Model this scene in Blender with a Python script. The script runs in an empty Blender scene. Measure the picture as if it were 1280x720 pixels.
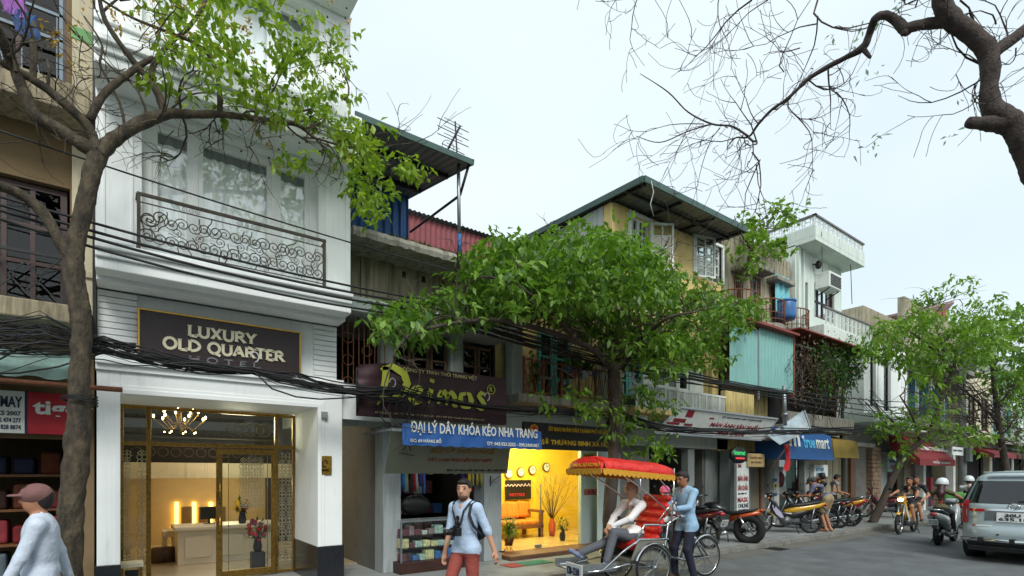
import bpy, math, random
import numpy as np
from mathutils import Vector, Matrix
V = Vector
R = random.Random(7)
sc = bpy.context.scene
C = sc.collection
# ---------------------------------------------------------------- camera model (focal length in photo pixels, street angle, eye height)
FP, AX, HC, HY = 664.0, math.radians(53.6), 1.7, 592.0
CA, SA = math.cos(AX), math.sin(AX)
cam_d = bpy.data.cameras.new('camera'); cam = bpy.data.objects.new('camera', cam_d); C.objects.link(cam)
cam.location = (0, 0, HC); cam.rotation_euler = (math.pi/2, 0, -(math.pi/2-AX))
cam_d.sensor_width = 36; cam_d.lens = FP/1280*36; cam_d.shift_y = (HY-360)/1280
cam_d.clip_start = .05; cam_d.clip_end = 3000
sc.camera = cam
# ---------------------------------------------------------------- overcast sky
SUN_EL, SUN_AZ = math.radians(44), math.radians(200)      # azimuth measured from +Y towards +X
w = bpy.data.worlds.new('World'); sc.world = w; w.use_nodes = True
nt = w.node_tree; nt.nodes.clear()
out = nt.nodes.new('ShaderNodeOutputWorld'); bg = nt.nodes.new('ShaderNodeBackground')
sky = nt.nodes.new('ShaderNodeTexSky'); sky.sky_type = 'NISHITA'; sky.sun_disc = False
sky.sun_elevation = SUN_EL; sky.sun_rotation = SUN_AZ; sky.air_density = 1.0; sky.dust_density = 4.0
skm = nt.nodes.new('ShaderNodeMix'); skm.data_type = 'RGBA'; skm.blend_type = 'MIX'
tc = nt.nodes.new('ShaderNodeTexCoord'); mp = nt.nodes.new('ShaderNodeMapping'); mp.inputs['Scale'].default_value = (1, 1, 2.2)
nz = nt.nodes.new('ShaderNodeTexNoise'); nz.inputs['Scale'].default_value = 1.3; nz.inputs['Detail'].default_value = 5; nz.inputs['Roughness'].default_value = .45
cr = nt.nodes.new('ShaderNodeValToRGB')
cr.color_ramp.elements[0].position = .3; cr.color_ramp.elements[0].color = (5.3, 6.2, 6.6, 1)
cr.color_ramp.elements[1].position = .75; cr.color_ramp.elements[1].color = (6.6, 7.25, 7.45, 1)
nt.links.new(tc.outputs['Generated'], mp.inputs['Vector']); nt.links.new(mp.outputs['Vector'], nz.inputs['Vector'])
nt.links.new(nz.outputs['Fac'], cr.inputs['Fac'])
nt.links.new(sky.outputs['Color'], skm.inputs['A']); nt.links.new(cr.outputs['Color'], skm.inputs['B'])
skm.inputs['Factor'].default_value = .87                 # nine tenths closed cloud
nt.links.new(skm.outputs['Result'], bg.inputs['Color']); bg.inputs['Strength'].default_value = .1
nt.links.new(bg.outputs['Background'], out.inputs['Surface'])
sun_d = bpy.data.lights.new('sun', 'SUN'); sun_d.energy = 1.5; sun_d.angle = math.radians(22); sun_d.color = (1, .995, .97)
sun = bpy.data.objects.new('sun', sun_d); C.objects.link(sun)
sun.rotation_euler = (math.pi/2-SUN_EL, 0, math.pi-SUN_AZ); sun.location = (0, 0, 30)
sc.view_settings.view_transform = 'Standard'; sc.view_settings.look = 'None'
sc.view_settings.exposure = 0.72; sc.view_settings.gamma = 1.0; sc.view_settings.use_curve_mapping = False
sc.render.engine = 'CYCLES'; sc.cycles.max_bounces = 7; sc.cycles.transparent_max_bounces = 16
sc.cycles.use_denoising = True; sc.cycles.caustics_reflective = False; sc.cycles.caustics_refractive = False
sc.cycles.sample_clamp_indirect = 6

# ---------------------------------------------------------------- photo geometry: where a sight line meets a plane of the street
def fr(px):
    t = (px-640)/FP
    return (CA+SA*t)/(SA-CA*t)
def fX(px, Y): return Y*fr(px)
def fZ(px, py, Y):
    return HC+(HY-py)*(CA*fX(px, Y)+SA*Y)/FP
def W(px, py, Y): return V((fX(px, Y), Y, fZ(px, py, Y)))
def WD(px, py, d):
    x = (px-640)/FP*d
    return V((CA*d+SA*x, SA*d-CA*x, HC+(HY-py)*d/FP))

# ---------------------------------------------------------------- materials
def S(r, g, b):
    f = lambda c: (c/12.92 if c <= .04045 else ((c+.055)/1.055)**2.4)
    return (f(r/255), f(g/255), f(b/255))
MATS = {}
def mat(name, col, rough=.7, var=.25, scale=3., bump=0., bscale=60., metal=0., dirt=None, streak=False, emit=None, es=1., spec=.5, coat=0., island=0., stretch=None, cov=.5, bdist=.02):
    if name in MATS: return MATS[name]
    m = bpy.data.materials.new(name); m.use_nodes = True; MATS[name] = m
    n = m.node_tree.nodes; l = m.node_tree.links; p = n['Principled BSDF']
    p.inputs['Roughness'].default_value = rough; p.inputs['Metallic'].default_value = metal
    p.inputs['Specular IOR Level'].default_value = spec; p.inputs['Coat Weight'].default_value = coat
    t = n.new('ShaderNodeTexCoord'); src = t.outputs['Object']
    if stretch:
        mpn = n.new('ShaderNodeMapping'); mpn.inputs['Scale'].default_value = stretch; l.new(src, mpn.inputs['Vector']); src = mpn.outputs['Vector']
    def noise(s, d=6, r=.6, vec=None):
        x = n.new('ShaderNodeTexNoise'); x.inputs['Scale'].default_value = s; x.inputs['Detail'].default_value = d; x.inputs['Roughness'].default_value = r
        l.new(vec or src, x.inputs['Vector']); return x
    a = noise(scale)
    lo = tuple(max(0, c*(1-var)) for c in col)+(1,); hi = tuple(min(1, c*(1+var*.8)) for c in col)+(1,)
    mx = n.new('ShaderNodeMix'); mx.data_type = 'RGBA'; mx.inputs['A'].default_value = lo; mx.inputs['B'].default_value = hi
    rp = n.new('ShaderNodeMapRange'); rp.inputs['From Min'].default_value = .3; rp.inputs['From Max'].default_value = .7
    l.new(a.outputs['Fac'], rp.inputs['Value']); l.new(rp.outputs['Result'], mx.inputs['Factor'])
    colout = mx.outputs['Result']
    if island:
        g = n.new('ShaderNodeNewGeometry'); h = n.new('ShaderNodeHueSaturation')
        mr = n.new('ShaderNodeMapRange'); mr.inputs['To Min'].default_value = 1-island; mr.inputs['To Max'].default_value = 1+island
        l.new(g.outputs['Random Per Island'], mr.inputs['Value']); l.new(mr.outputs['Result'], h.inputs['Value'])
        l.new(colout, h.inputs['Color']); colout = h.outputs['Color']
    if dirt:
        dv = src
        if streak:
            m2 = n.new('ShaderNodeMapping'); m2.inputs['Scale'].default_value = (6, 6, .5); l.new(t.outputs['Object'], m2.inputs['Vector']); dv = m2.outputs['Vector']
        d = noise(dirt[2], 7, .65, dv)
        dr = n.new('ShaderNodeMapRange'); dr.inputs['From Min'].default_value = cov; dr.inputs['From Max'].default_value = cov+.22; dr.inputs['To Max'].default_value = dirt[1]
        l.new(d.outputs['Fac'], dr.inputs['Value'])
        m3 = n.new('ShaderNodeMix'); m3.data_type = 'RGBA'; m3.inputs['B'].default_value = tuple(dirt[0])+(1,)
        l.new(colout, m3.inputs['A']); l.new(dr.outputs['Result'], m3.inputs['Factor']); colout = m3.outputs['Result']
    l.new(colout, p.inputs['Base Color'])
    if rough > .15 and var > 0:
        rr = n.new('ShaderNodeMapRange'); rr.inputs['To Min'].default_value = max(.05, rough-.12); rr.inputs['To Max'].default_value = min(1, rough+.12)
        l.new(a.outputs['Fac'], rr.inputs['Value']); l.new(rr.outputs['Result'], p.inputs['Roughness'])
    if bump:
        b = n.new('ShaderNodeBump'); b.inputs['Strength'].default_value = bump; b.inputs['Distance'].default_value = bdist
        bn = noise(bscale, 4); l.new(bn.outputs['Fac'], b.inputs['Height']); l.new(b.outputs['Normal'], p.inputs['Normal'])
    if emit:
        p.inputs['Emission Color'].default_value = tuple(emit)+(1,); p.inputs['Emission Strength'].default_value = es
    return m
def glass(name, tint=(1, 1, 1), refl=.12, rough=.02):
    if name in MATS: return MATS[name]
    m = bpy.data.materials.new(name); m.use_nodes = True; MATS[name] = m
    n = m.node_tree.nodes; l = m.node_tree.links; n.remove(n['Principled BSDF']); o = n['Material Output']
    tr = n.new('ShaderNodeBsdfTransparent'); tr.inputs['Color'].default_value = tuple(tint)+(1,)
    gl = n.new('ShaderNodeBsdfGlossy'); gl.inputs['Roughness'].default_value = rough
    f = n.new('ShaderNodeFresnel'); f.inputs['IOR'].default_value = 1.5
    ad = n.new('ShaderNodeMath'); ad.operation = 'ADD'; ad.use_clamp = True; ad.inputs[1].default_value = refl
    l.new(f.outputs['Fac'], ad.inputs[0])
    ge = n.new('ShaderNodeNewGeometry'); iv = n.new('ShaderNodeMath'); iv.operation = 'SUBTRACT'; iv.inputs[0].default_value = 1; l.new(ge.outputs['Backfacing'], iv.inputs[1]); mu = n.new('ShaderNodeMath'); mu.operation = 'MULTIPLY'; l.new(ad.outputs[0], mu.inputs[0]); l.new(iv.outputs[0], mu.inputs[1])
    mx = n.new('ShaderNodeMixShader'); l.new(mu.outputs[0], mx.inputs['Fac']); l.new(tr.outputs[0], mx.inputs[1]); l.new(gl.outputs[0], mx.inputs[2])
    l.new(mx.outputs[0], o.inputs['Surface']); return m
def leafmat(name, a, b, tcol, tr=.35):
    m = bpy.data.materials.new(name); m.use_nodes = True; MATS[name] = m
    n = m.node_tree.nodes; l = m.node_tree.links; p = n['Principled BSDF']; o = n['Material Output']
    g = n.new('ShaderNodeNewGeometry'); r = n.new('ShaderNodeValToRGB')
    r.color_ramp.elements[0].color = tuple(a)+(1,); r.color_ramp.elements[1].color = tuple(b)+(1,)
    l.new(g.outputs['Random Per Island'], r.inputs['Fac']); l.new(r.outputs['Color'], p.inputs['Base Color'])
    p.inputs['Roughness'].default_value = .42; p.inputs['Specular IOR Level'].default_value = .45
    t = n.new('ShaderNodeBsdfTranslucent'); t.inputs['Color'].default_value = tuple(tcol)+(1,)
    mx = n.new('ShaderNodeMixShader'); mx.inputs['Fac'].default_value = tr
    l.new(p.outputs[0], mx.inputs[1]); l.new(t.outputs[0], mx.inputs[2]); l.new(mx.outputs[0], o.inputs['Surface']); return m

# ---------------------------------------------------------------- mesh builder
def frame(d, up=V((0, 0, 1))):
    d = d.normalized()
    if abs(d.dot(up)) > .98: up = V((0, 1, 0)) if abs(d.y) < .9 else V((1, 0, 0))
    s = d.cross(up).normalized(); return s, s.cross(d).normalized()
class MB:
    def __init__(s): s.v = []; s.f = []; s.m = []; s.sm = []
    def add(s, vs, fs, mi=0, smooth=False):
        o = len(s.v); s.v += [tuple(p) for p in vs]
        for f in fs: s.f.append(tuple(i+o for i in f)); s.m.append(mi); s.sm.append(smooth)
        return s
    def box(s, x0, x1, y0, y1, z0, z1, mi=0):
        vs = [(x, y, z) for z in (z0, z1) for y in (y0, y1) for x in (x0, x1)]
        return s.add(vs, [(0, 2, 3, 1), (4, 5, 7, 6), (0, 1, 5, 4), (2, 6, 7, 3), (0, 4, 6, 2), (1, 3, 7, 5)], mi)
    def obox(s, M, sx, sy, sz, mi=0):
        vs = [M @ V((x*sx/2, y*sy/2, z*sz/2)) for z in (-1, 1) for y in (-1, 1) for x in (-1, 1)]
        return s.add(vs, [(0, 2, 3, 1), (4, 5, 7, 6), (0, 1, 5, 4), (2, 6, 7, 3), (0, 4, 6, 2), (1, 3, 7, 5)], mi)
    def bar(s, a, b, wd, th=None, mi=0, up=V((0, 0, 1))):
        a, b = V(a), V(b); d = b-a; x, y = frame(d, up); th = th or wd
        M = Matrix(((x.x, y.x, d.x, 0), (x.y, y.y, d.y, 0), (x.z, y.z, d.z, 0), (0, 0, 0, 1)))
        M = Matrix.Translation((a+b)/2) @ M
        return s.obox(M, wd, th, 1, mi)
    def rings(s, rings, mi=0, smooth=True, cap=True, close=True):
        n = len(rings[0]); vs = [p for r in rings for p in r]; fs = []
        for i in range(len(rings)-1):
            for j in range(n if close else n-1):
                k = (j+1) % n; fs.append((i*n+j, i*n+k, (i+1)*n+k, (i+1)*n+j))
        if cap: fs.append(tuple(range(n-1, -1, -1))); fs.append(tuple((len(rings)-1)*n+j for j in range(n)))
        return s.add(vs, fs, mi, smooth)
    def tube(s, pts, r, n=6, mi=0, cap=True, smooth=True, closed=False):
        pts = [V(p) for p in pts]; k = len(pts); rr = r if isinstance(r, (list, tuple)) else [r]*k
        d = (pts[1]-pts[0]); x, y = frame(d); rings = []
        for i, p in enumerate(pts):
            if closed: t = pts[(i+1) % k]-pts[i-1]
            else: t = pts[min(i+1, k-1)]-pts[max(i-1, 0)]
            if t.length < 1e-9: t = d
            t = t.normalized(); x = (x-t*x.dot(t)); x = x.normalized() if x.length > 1e-6 else frame(t)[0]; y = t.cross(x)
            rings.append([p+(x*math.cos(2*math.pi*j/n)+y*math.sin(2*math.pi*j/n))*rr[i] for j in range(n)])
        if closed: rings.append(rings[0])
        return s.rings(rings, mi, smooth, cap and not closed)
    def lathe(s, prof, n=16, M=Matrix(), mi=0, smooth=True, cap=True):
        return s.rings([[M @ V((r*math.cos(2*math.pi*j/n), r*math.sin(2*math.pi*j/n), z)) for j in range(n)] for r, z in prof], mi, smooth, cap)
    def torus(s, c, ax, Rr, r, n=24, k=8, mi=0):
        c = V(c); x, y = frame(V(ax)); return s.tube([c+(x*math.cos(2*math.pi*i/n)+y*math.sin(2*math.pi*i/n))*Rr for i in range(n)], r, k, mi, closed=True)
    def ball(s, c, r, n=10, mi=0, M=None):
        c = V(c); r = V(r) if not isinstance(r, (int, float)) else V((r, r, r)); M = M or Matrix.Identity(3); rs = []
        for i in range(n//2+1):
            a = math.pi*i/(n//2); sr = max(math.sin(a), .02)
            rs.append([c+M @ V((r.x*sr*math.cos(2*math.pi*j/n), r.y*sr*math.sin(2*math.pi*j/n), -r.z*math.cos(a))) for j in range(n)])
        return s.rings(rs, mi)
    def prism(s, poly, a, b, mi=0, plane='xz'):
        """poly in a plane, pushed from a to b along the third axis"""
        f = {'xz': lambda p, q: (p[0], q, p[1]), 'yz': lambda p, q: (q, p[0], p[1]), 'xy': lambda p, q: (p[0], p[1], q)}[plane]
        return s.rings([[f(p, a) for p in poly], [f(p, b) for p in poly]], mi, False)
    def build(s, name, mats, parent=None, bevel=0., smooth=None, label=None):
        me = bpy.data.meshes.new(name); me.from_pydata(s.v, [], s.f)
        for m in (mats if isinstance(mats, (list, tuple)) else [mats]): me.materials.append(m)
        me.polygons.foreach_set('material_index', s.m); me.polygons.foreach_set('use_smooth', [smooth if smooth is not None else q for q in s.sm]); me.update()
        o = O(name, me, parent)
        if bevel:
            b = o.modifiers.new('bevel', 'BEVEL'); b.width = bevel; b.segments = 2; b.limit_method = 'ANGLE'; b.angle_limit = math.radians(40)
        if label: o['label'] = label
        return o
PINV = {}
def O(name, me, parent=None):
    o = bpy.data.objects.new(name, me); C.objects.link(o)
    if parent:
        o.parent = parent
        if parent.name in PINV: o.matrix_parent_inverse = PINV[parent.name]
    return o
def tag(o, label, cat, group=None, kind=None):
    if label: o['label'] = label
    if cat: o['category'] = cat
    if group: o['group'] = group
    if kind: o['kind'] = kind
    return o
def thing(name, loc, label, cat, group=None):
    o = bpy.data.objects.new(name, None); C.objects.link(o); o.location = loc; o.empty_display_size = .1
    PINV[o.name] = Matrix.Translation(-V(loc)); return tag(o, label, cat, group)
def copy_tree(o, parent=None):
    c = o.copy(); C.objects.link(c)
    if parent: c.parent = parent
    for ch in o.children: copy_tree(ch, c)
    return c
def place(o, x, y, z, heading):
    o.location = (x, y, z); o.rotation_euler = (0, 0, math.atan2(heading[1], heading[0])); return o
# ---- lettering: glyphs turned into a thin mesh fitted to a rectangle
def letters(txt, o, right, up, wd, ht, m, parent, bold=0., shear=0., depth=.004, name='lettering', align='l', keep=False):
    cu = bpy.data.curves.new(name, 'FONT'); cu.body = txt; cu.extrude = .5; cu.offset = bold; cu.shear = shear; cu.resolution_u = 2
    t = bpy.data.objects.new('tmp', cu); me = bpy.data.meshes.new_from_object(t); bpy.data.objects.remove(t); me.name = name
    n = len(me.vertices); a = np.empty(n*3, np.float32); me.vertices.foreach_get('co', a); a = a.reshape(-1, 3)
    lo, hi = a.min(0), a.max(0); sz = np.maximum(hi-lo, 1e-6); k = ht/sz[1]; kx = wd/sz[0]
    if keep: kx = min(k, kx)
    right = V(right).normalized(); up = V(up).normalized(); nor = right.cross(up)
    u = (a[:, 0]-lo[0])*kx; vv = (a[:, 1]-lo[1])*k; ww = (a[:, 2])*2*depth
    P = np.array(o)[None]+u[:, None]*np.array(right)[None]+vv[:, None]*np.array(up)[None]+ww[:, None]*np.array(nor)[None]
    me.vertices.foreach_set('co', P.astype(np.float32).ravel()); me.materials.clear(); me.materials.append(m); me.update()
    return O(name, me, parent)
def ftext(txt, px0, px1, pyt, pyb, Y, m, parent, **k):
    """lettering on a street-parallel face, given by photo extents at its left edge"""
    a = W(px0, pyb, Y-.006); x1 = fX(px1, Y-.006); zt = fZ(px0, pyt, Y-.006)
    return letters(txt, a, (1, 0, 0), (0, 0, 1), x1-a.x, zt-a.z, m, parent, **k)
# ---- wall pierced by openings (x0,x1,z0,z1)
def wall(mb, x0, x1, z0, z1, y0, y1, holes=(), mi=0):
    zs = sorted({z0, z1, *[min(max(h[i], z0), z1) for h in holes for i in (2, 3)]})
    for a, b in zip(zs, zs[1:]):
        if b-a < 1e-5: continue
        m = (a+b)/2; cut = sorted((max(h[0], x0), min(h[1], x1)) for h in holes if h[2] < m < h[3] and h[1] > x0 and h[0] < x1); x = x0
        for c0, c1 in cut:
            if c0 > x+1e-5: mb.box(x, c0, y0, y1, a, b, mi)
            x = max(x, c1)
        if x < x1-1e-5: mb.box(x, x1, y0, y1, a, b, mi)
    return mb
PANE = {}
def window(parent, x0, x1, z0, z1, y, cols, rows, fm, gm, fw=.05, mw=.025, dp=.05, name='window', depth2=True):
    """a framed window facing the street, every pane a piece of its own"""
    b = MB(); b.box(x0, x0+fw, y, y+dp, z0, z1); b.box(x1-fw, x1, y, y+dp, z0, z1)
    b.box(x0+fw, x1-fw, y, y+dp, z0, z0+fw); b.box(x0+fw, x1-fw, y, y+dp, z1-fw, z1)
    ix0, ix1, iz0, iz1 = x0+fw, x1-fw, z0+fw, z1-fw; cw = (ix1-ix0)/cols; ch = (iz1-iz0)/rows
    for i in range(1, cols): b.box(ix0+i*cw-mw/2, ix0+i*cw+mw/2, y+.008, y+dp-.008, iz0, iz1)
    for j in range(1, rows): b.box(ix0, ix1, y+.011, y+dp-.011, iz0+j*ch-mw/2, iz0+j*ch+mw/2)
    o = b.build(name, fm, parent)
    for i in range(cols):
        for j in range(rows):
            p = MB(); tl = R.uniform(-.004, .004); tz = R.uniform(-.004, .004)
            xa, xb, za, zb = ix0+i*cw, ix0+(i+1)*cw, iz0+j*ch, iz0+(j+1)*ch; yy = y+dp*.55
            p.add([(xa, yy-tl, za), (xb, yy+tl, za), (xb, yy+tl+tz, zb), (xa, yy-tl+tz, zb)], [(0, 1, 2, 3)])
            p.build('pane', gm, o if depth2 else parent)
    return o
def corrugated(a, b, h, amp=.02, pitch=.09, th=.004):
    """upright ribbed sheet from a to b (ground points at z0), height h"""
    a, b = V(a), V(b); d = b-a; L = d.length; d.normalize(); nrm = V((d.y, -d.x, 0)); n = max(4, int(L/pitch*4)); mb = MB(); r0 = []; r1 = []
    for i in range(n+1):
        o = [0, 1, 1, 0][i % 4]*amp; p = a+d*(L*i/n)+nrm*o; r0.append(p); r1.append(p+V((0, 0, h)))
    return mb.rings([r0, r1], 0, False, False, False)
# ---------------------------------------------------------------- soft bodies: blended round cones meshed by surface nets
def sdf_mesh(prims, res):
    """prims: (kind, params, material index, blend); returns verts, quads, material per quad"""
    lo = np.full(3, 1e9); hi = -lo
    for k, p, m, bl in prims:
        if k == 'c': pts = [(p[0], p[2]), (p[1], p[3])]
        else: pts = [(p[0], max(p[1]))]
        for c, r in pts: lo = np.minimum(lo, np.array(c)-r); hi = np.maximum(hi, np.array(c)+r)
    lo -= 3*res; hi += 3*res; n = np.ceil((hi-lo)/res).astype(int)+1
    D = np.full(n, 1e3, np.float32); T = np.zeros(n, np.int16); BT = np.full(n, 1e3, np.float32)
    ax = [lo[i]+res*np.arange(n[i]) for i in range(3)]
    for k, p, m, bl in prims:
        mg = 3*res+bl*1.5
        if k == 'c':
            a, b, ra, rb = np.array(p[0], float), np.array(p[1], float), p[2], p[3]
            l = np.minimum(a-ra, b-rb)-mg; h = np.maximum(a+ra, b+rb)+mg
        else:
            a = np.array(p[0], float); rad = np.array(p[1], float); M = np.array(p[2]) if len(p) > 2 and p[2] is not None else np.eye(3)
            l = a-rad.max()-mg; h = a+rad.max()+mg
        i0 = np.maximum(((l-lo)/res).astype(int), 0); i1 = np.minimum(((h-lo)/res).astype(int)+2, n)
        sl = tuple(slice(i0[i], i1[i]) for i in range(3))
        X, Y, Z = np.meshgrid(*[ax[i][sl[i]] for i in range(3)], indexing='ij'); P = np.stack([X, Y, Z], -1)
        if k == 'c':
            ab = b-a; t = np.clip(((P-a) @ ab)/max(ab @ ab, 1e-9), 0, 1); d = np.linalg.norm(P-a-t[..., None]*ab, axis=-1)-(ra+(rb-ra)*t)
        else:
            q = (P-a) @ M; k0 = np.linalg.norm(q/rad, axis=-1); k1 = np.linalg.norm(q/rad**2, axis=-1); d = k0*(k0-1)/np.maximum(k1, 1e-6)
        d = d.astype(np.float32); o = D[sl]; bt = BT[sl]; tt = T[sl]
        w_ = d < bt; tt[w_] = m; bt[w_] = d[w_]
        if bl > 0:
            hh = np.clip(.5+.5*(o-d)/bl, 0, 1); D[sl] = o*(1-hh)+d*hh-bl*hh*(1-hh)
        else: D[sl] = np.minimum(o, d)
    s_ = D < 0; nx, ny, nz_ = n
    cnt = np.zeros((nx-1, ny-1, nz_-1), np.float32); acc = np.zeros((nx-1, ny-1, nz_-1, 3), np.float32); edges = []
    cs = [(i, j, k) for i in (0, 1) for j in (0, 1) for k in (0, 1)]
    sub = lambda A, c: A[c[0]:nx-1+c[0], c[1]:ny-1+c[1], c[2]:nz_-1+c[2]]
    for a_ in cs:
        for d_ in range(3):
            if a_[d_]: continue
            b_ = list(a_); b_[d_] = 1; da, db = sub(D, a_), sub(D, b_); x = (da < 0) != (db < 0)
            t = np.where(x, da/np.where(x, da-db, 1), 0)
            cnt += x
            for q in range(3): acc[..., q] += x*(a_[q]+(t if q == d_ else 0))
    act = cnt > 0; idx = np.full(act.shape, -1, np.int64); idx[act] = np.arange(act.sum())
    cell = np.argwhere(act); vs = lo+res*(cell+acc[act]/cnt[act][:, None])
    fs = []; tg = []
    for d_ in range(3):
        u, v = (d_+1) % 3, (d_+2) % 3
        A = s_; sl0 = [slice(None)]*3; sl1 = [slice(None)]*3; sl0[d_] = slice(0, -1); sl1[d_] = slice(1, None)
        x = A[tuple(sl0)] != A[tuple(sl1)]; e = np.argwhere(x)
        ok = (e[:, u] > 0) & (e[:, v] > 0) & (e[:, u] < n[u]-1) & (e[:, v] < n[v]-1); e = e[ok]
        ins = s_[e[:, 0], e[:, 1], e[:, 2]]
        def at(du, dv):
            q = e.copy(); q[:, u] += du; q[:, v] += dv; return idx[q[:, 0], q[:, 1], q[:, 2]]
        quad = np.stack([at(-1, -1), at(0, -1), at(0, 0), at(-1, 0)], 1); quad[~ins] = quad[~ins][:, ::-1]
        fs.append(quad); tg.append(T[e[:, 0], e[:, 1], e[:, 2]])
    return vs, np.concatenate(fs), np.concatenate(tg)
def soft(name, prims, mats, parent, res=.012, sm=True):
    v, f, t = sdf_mesh(prims, res)
    me = bpy.data.meshes.new(name); me.from_pydata(v.tolist(), [], f.tolist())
    for m in mats: me.materials.append(m)
    me.polygons.foreach_set('material_index', t.astype(np.int32)); me.polygons.foreach_set('use_smooth', [True]*len(f)); me.update()
    return O(name, me, parent)
# ================================================================ palette
def bx(name, m, parent, *a, bevel=0., label=None): return MB().box(*a).build(name, m, parent, bevel, label=label)
WHITE = mat('white_render', S(238, 242, 240), .6, .03, 2, .06, 90, dirt=(S(158, 166, 160), .35, 3), streak=True, cov=.56)
WHITE2 = mat('white_trim', S(240, 243, 241), .55, .03, 2)
BLACKST = mat('black_granite', S(34, 36, 40), .2, .5, 60, spec=.6)
GOLD = mat('gilt_metal', S(150, 118, 58), .32, .35, 22, .1, 80, metal=.85)
BRASS = mat('brass', S(190, 150, 70), .3, .2, 12, metal=.9)
IRON = mat('old_iron', S(74, 66, 56), .6, .5, 30, .1, 90, metal=.3)
DKIRON = mat('dark_iron', S(40, 40, 42), .55, .3, 20, metal=.3)
CONC = mat('weathered_concrete', S(150, 146, 134), .9, .25, 2.5, .5, 45, dirt=(S(62, 60, 52), .85, 2.2), streak=True, cov=.46)
CONC2 = mat('grey_concrete', S(138, 142, 138), .88, .2, 3, .35, 50, dirt=(S(84, 86, 80), .6, 3), cov=.5)
OLDWALL = mat('mouldy_plaster', S(158, 150, 128), .92, .25, 1.8, .4, 40, dirt=(S(58, 55, 46), .8, 1.9), streak=True, cov=.47)
YELLOW = mat('ochre_render', S(216, 192, 128), .85, .12, 1.6, .15, 60, dirt=(S(150, 132, 82), .6, 1.7), streak=True, cov=.52)
YELLOW2 = mat('stained_ochre', S(206, 184, 120), .88, .15, 2, .2, 50, dirt=(S(86, 78, 58), .85, 2.2), streak=True, cov=.48)
CREAM = mat('cream_render', S(206, 196, 166), .8, .12, 2, .12, 60, dirt=(S(120, 110, 88), .5, 2), streak=True, cov=.54)
TAN = mat('tan_render', S(124, 104, 74), .85, .18, 2, .15, 60, dirt=(S(84, 70, 50), .6, 2), cov=.5)
PALEWALL = mat('pale_green_white_render', S(206, 216, 208), .8, .06, 2, .1, 60, dirt=(S(120, 132, 124), .55, 2.4), streak=True, cov=.5)
GREYWALL = mat('grey_render', S(164, 172, 168), .85, .1, 2, .15, 60, dirt=(S(104, 110, 106), .6, 2), streak=True, cov=.5)
DARKWOOD = mat('dark_red_wood', S(58, 34, 28), .5, .3, 8, .1, 60)
WOOD = mat('brown_wood', S(122, 78, 42), .5, .35, 7, .1, 60, stretch=(1, 1, 6))
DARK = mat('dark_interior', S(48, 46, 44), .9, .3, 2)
SHADE = mat('grey_interior', S(128, 126, 120), .9, .2, 1.2, dirt=(S(80, 78, 72), .6, 2))
TEALP = mat('teal_paint', S(88, 178, 168), .6, .15, 6, dirt=(S(120, 130, 110), .5, 9), cov=.55)
WINW = mat('white_window_paint', S(216, 222, 218), .6, .06, 8, dirt=(S(150, 148, 138), .5, 12), cov=.55)
GLASSM = glass('window_glass', (.82, .88, .86), .10)
GLASSD = glass('dark_glass', (.35, .4, .4), .015)
GLASSR = glass('reflecting_glass', (.97, 1, 1), .17)
CLEAR = glass('clear_glass', (.93, .97, .96), .04)
CURTAIN = mat('white_curtain', S(248, 250, 249), .9, .04, 4)
GREYCURT = mat('grey_curtain', S(104, 112, 112), .9, .1, 4)
BLUECURT = mat('blue_curtain', S(60, 120, 150), .9, .2, 4)
TINROOF = mat('grey_roof_sheet', S(112, 116, 118), .5, .15, 3, metal=.4)
GREENTRIM = mat('green_roof_trim', S(58, 84, 78), .5, .2, 5)
BLUETIN = mat('blue_ribbed_sheet', S(44, 92, 148), .45, .2, 3, metal=.1, dirt=(S(90, 92, 88), .4, 3), streak=True)
REDTIN = mat('red_ribbed_sheet', S(132, 66, 70), .5, .15, 2, metal=.1)
TEALTIN = mat('teal_ribbed_sheet', S(122, 172, 166), .5, .1, 2, metal=.1, dirt=(S(120, 120, 100), .55, 3), streak=True, cov=.55)
STEEL = mat('galvanised_steel', S(150, 156, 158), .4, .2, 10, metal=.7)
CHROME = mat('chrome', S(210, 214, 216), .14, .05, 10, metal=1.)
RUST = mat('rusty_iron', S(118, 74, 50), .8, .4, 12, .2, 60)
BLACKPL = mat('black_plastic', S(24, 25, 27), .45, .2, 8)
RUBBER = mat('tyre_rubber', S(26, 26, 27), .85, .25, 20, .2, 120)
CABLE = mat('black_cable', S(22, 23, 25), .6, .2, 5)
REDP = mat('red_paint', S(176, 28, 34), .35, .1, 4, coat=.3)
SIGNWHITE = mat('sign_white', S(216, 220, 214), .6, .08, 3, dirt=(S(150, 150, 140), .4, 4))
ASPHALT = mat('asphalt', S(102, 106, 107), .85, .28, 1.6, .6, 150, dirt=(S(70, 72, 74), .6, .55), cov=.5)
PAVE = mat('pavement_concrete', S(136, 140, 138), .88, .18, 1.2, .35, 70, dirt=(S(84, 84, 80), .7, 1.1), cov=.48)
KERB = mat('kerb_stone', S(124, 124, 118), .9, .2, 3, .4, 60, dirt=(S(70, 68, 62), .7, 4), cov=.5)
TIMBER = mat('beige_lobby_wall', S(206, 180, 130), .7, .08, 3)
def lamp(name, loc, energy, col, size=.3, parent=None, shape='POINT'):
    d = bpy.data.lights.new(name, shape); d.energy = energy; d.color = col
    if shape == 'POINT': d.shadow_soft_size = size
    else: d.shape = 'RECTANGLE'; d.size, d.size_y = size
    o = bpy.data.objects.new(name, d); C.objects.link(o); o.location = loc
    if parent:
        o.parent = parent
        if parent.name in PINV: o.matrix_parent_inverse = PINV[parent.name]
    return o
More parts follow.
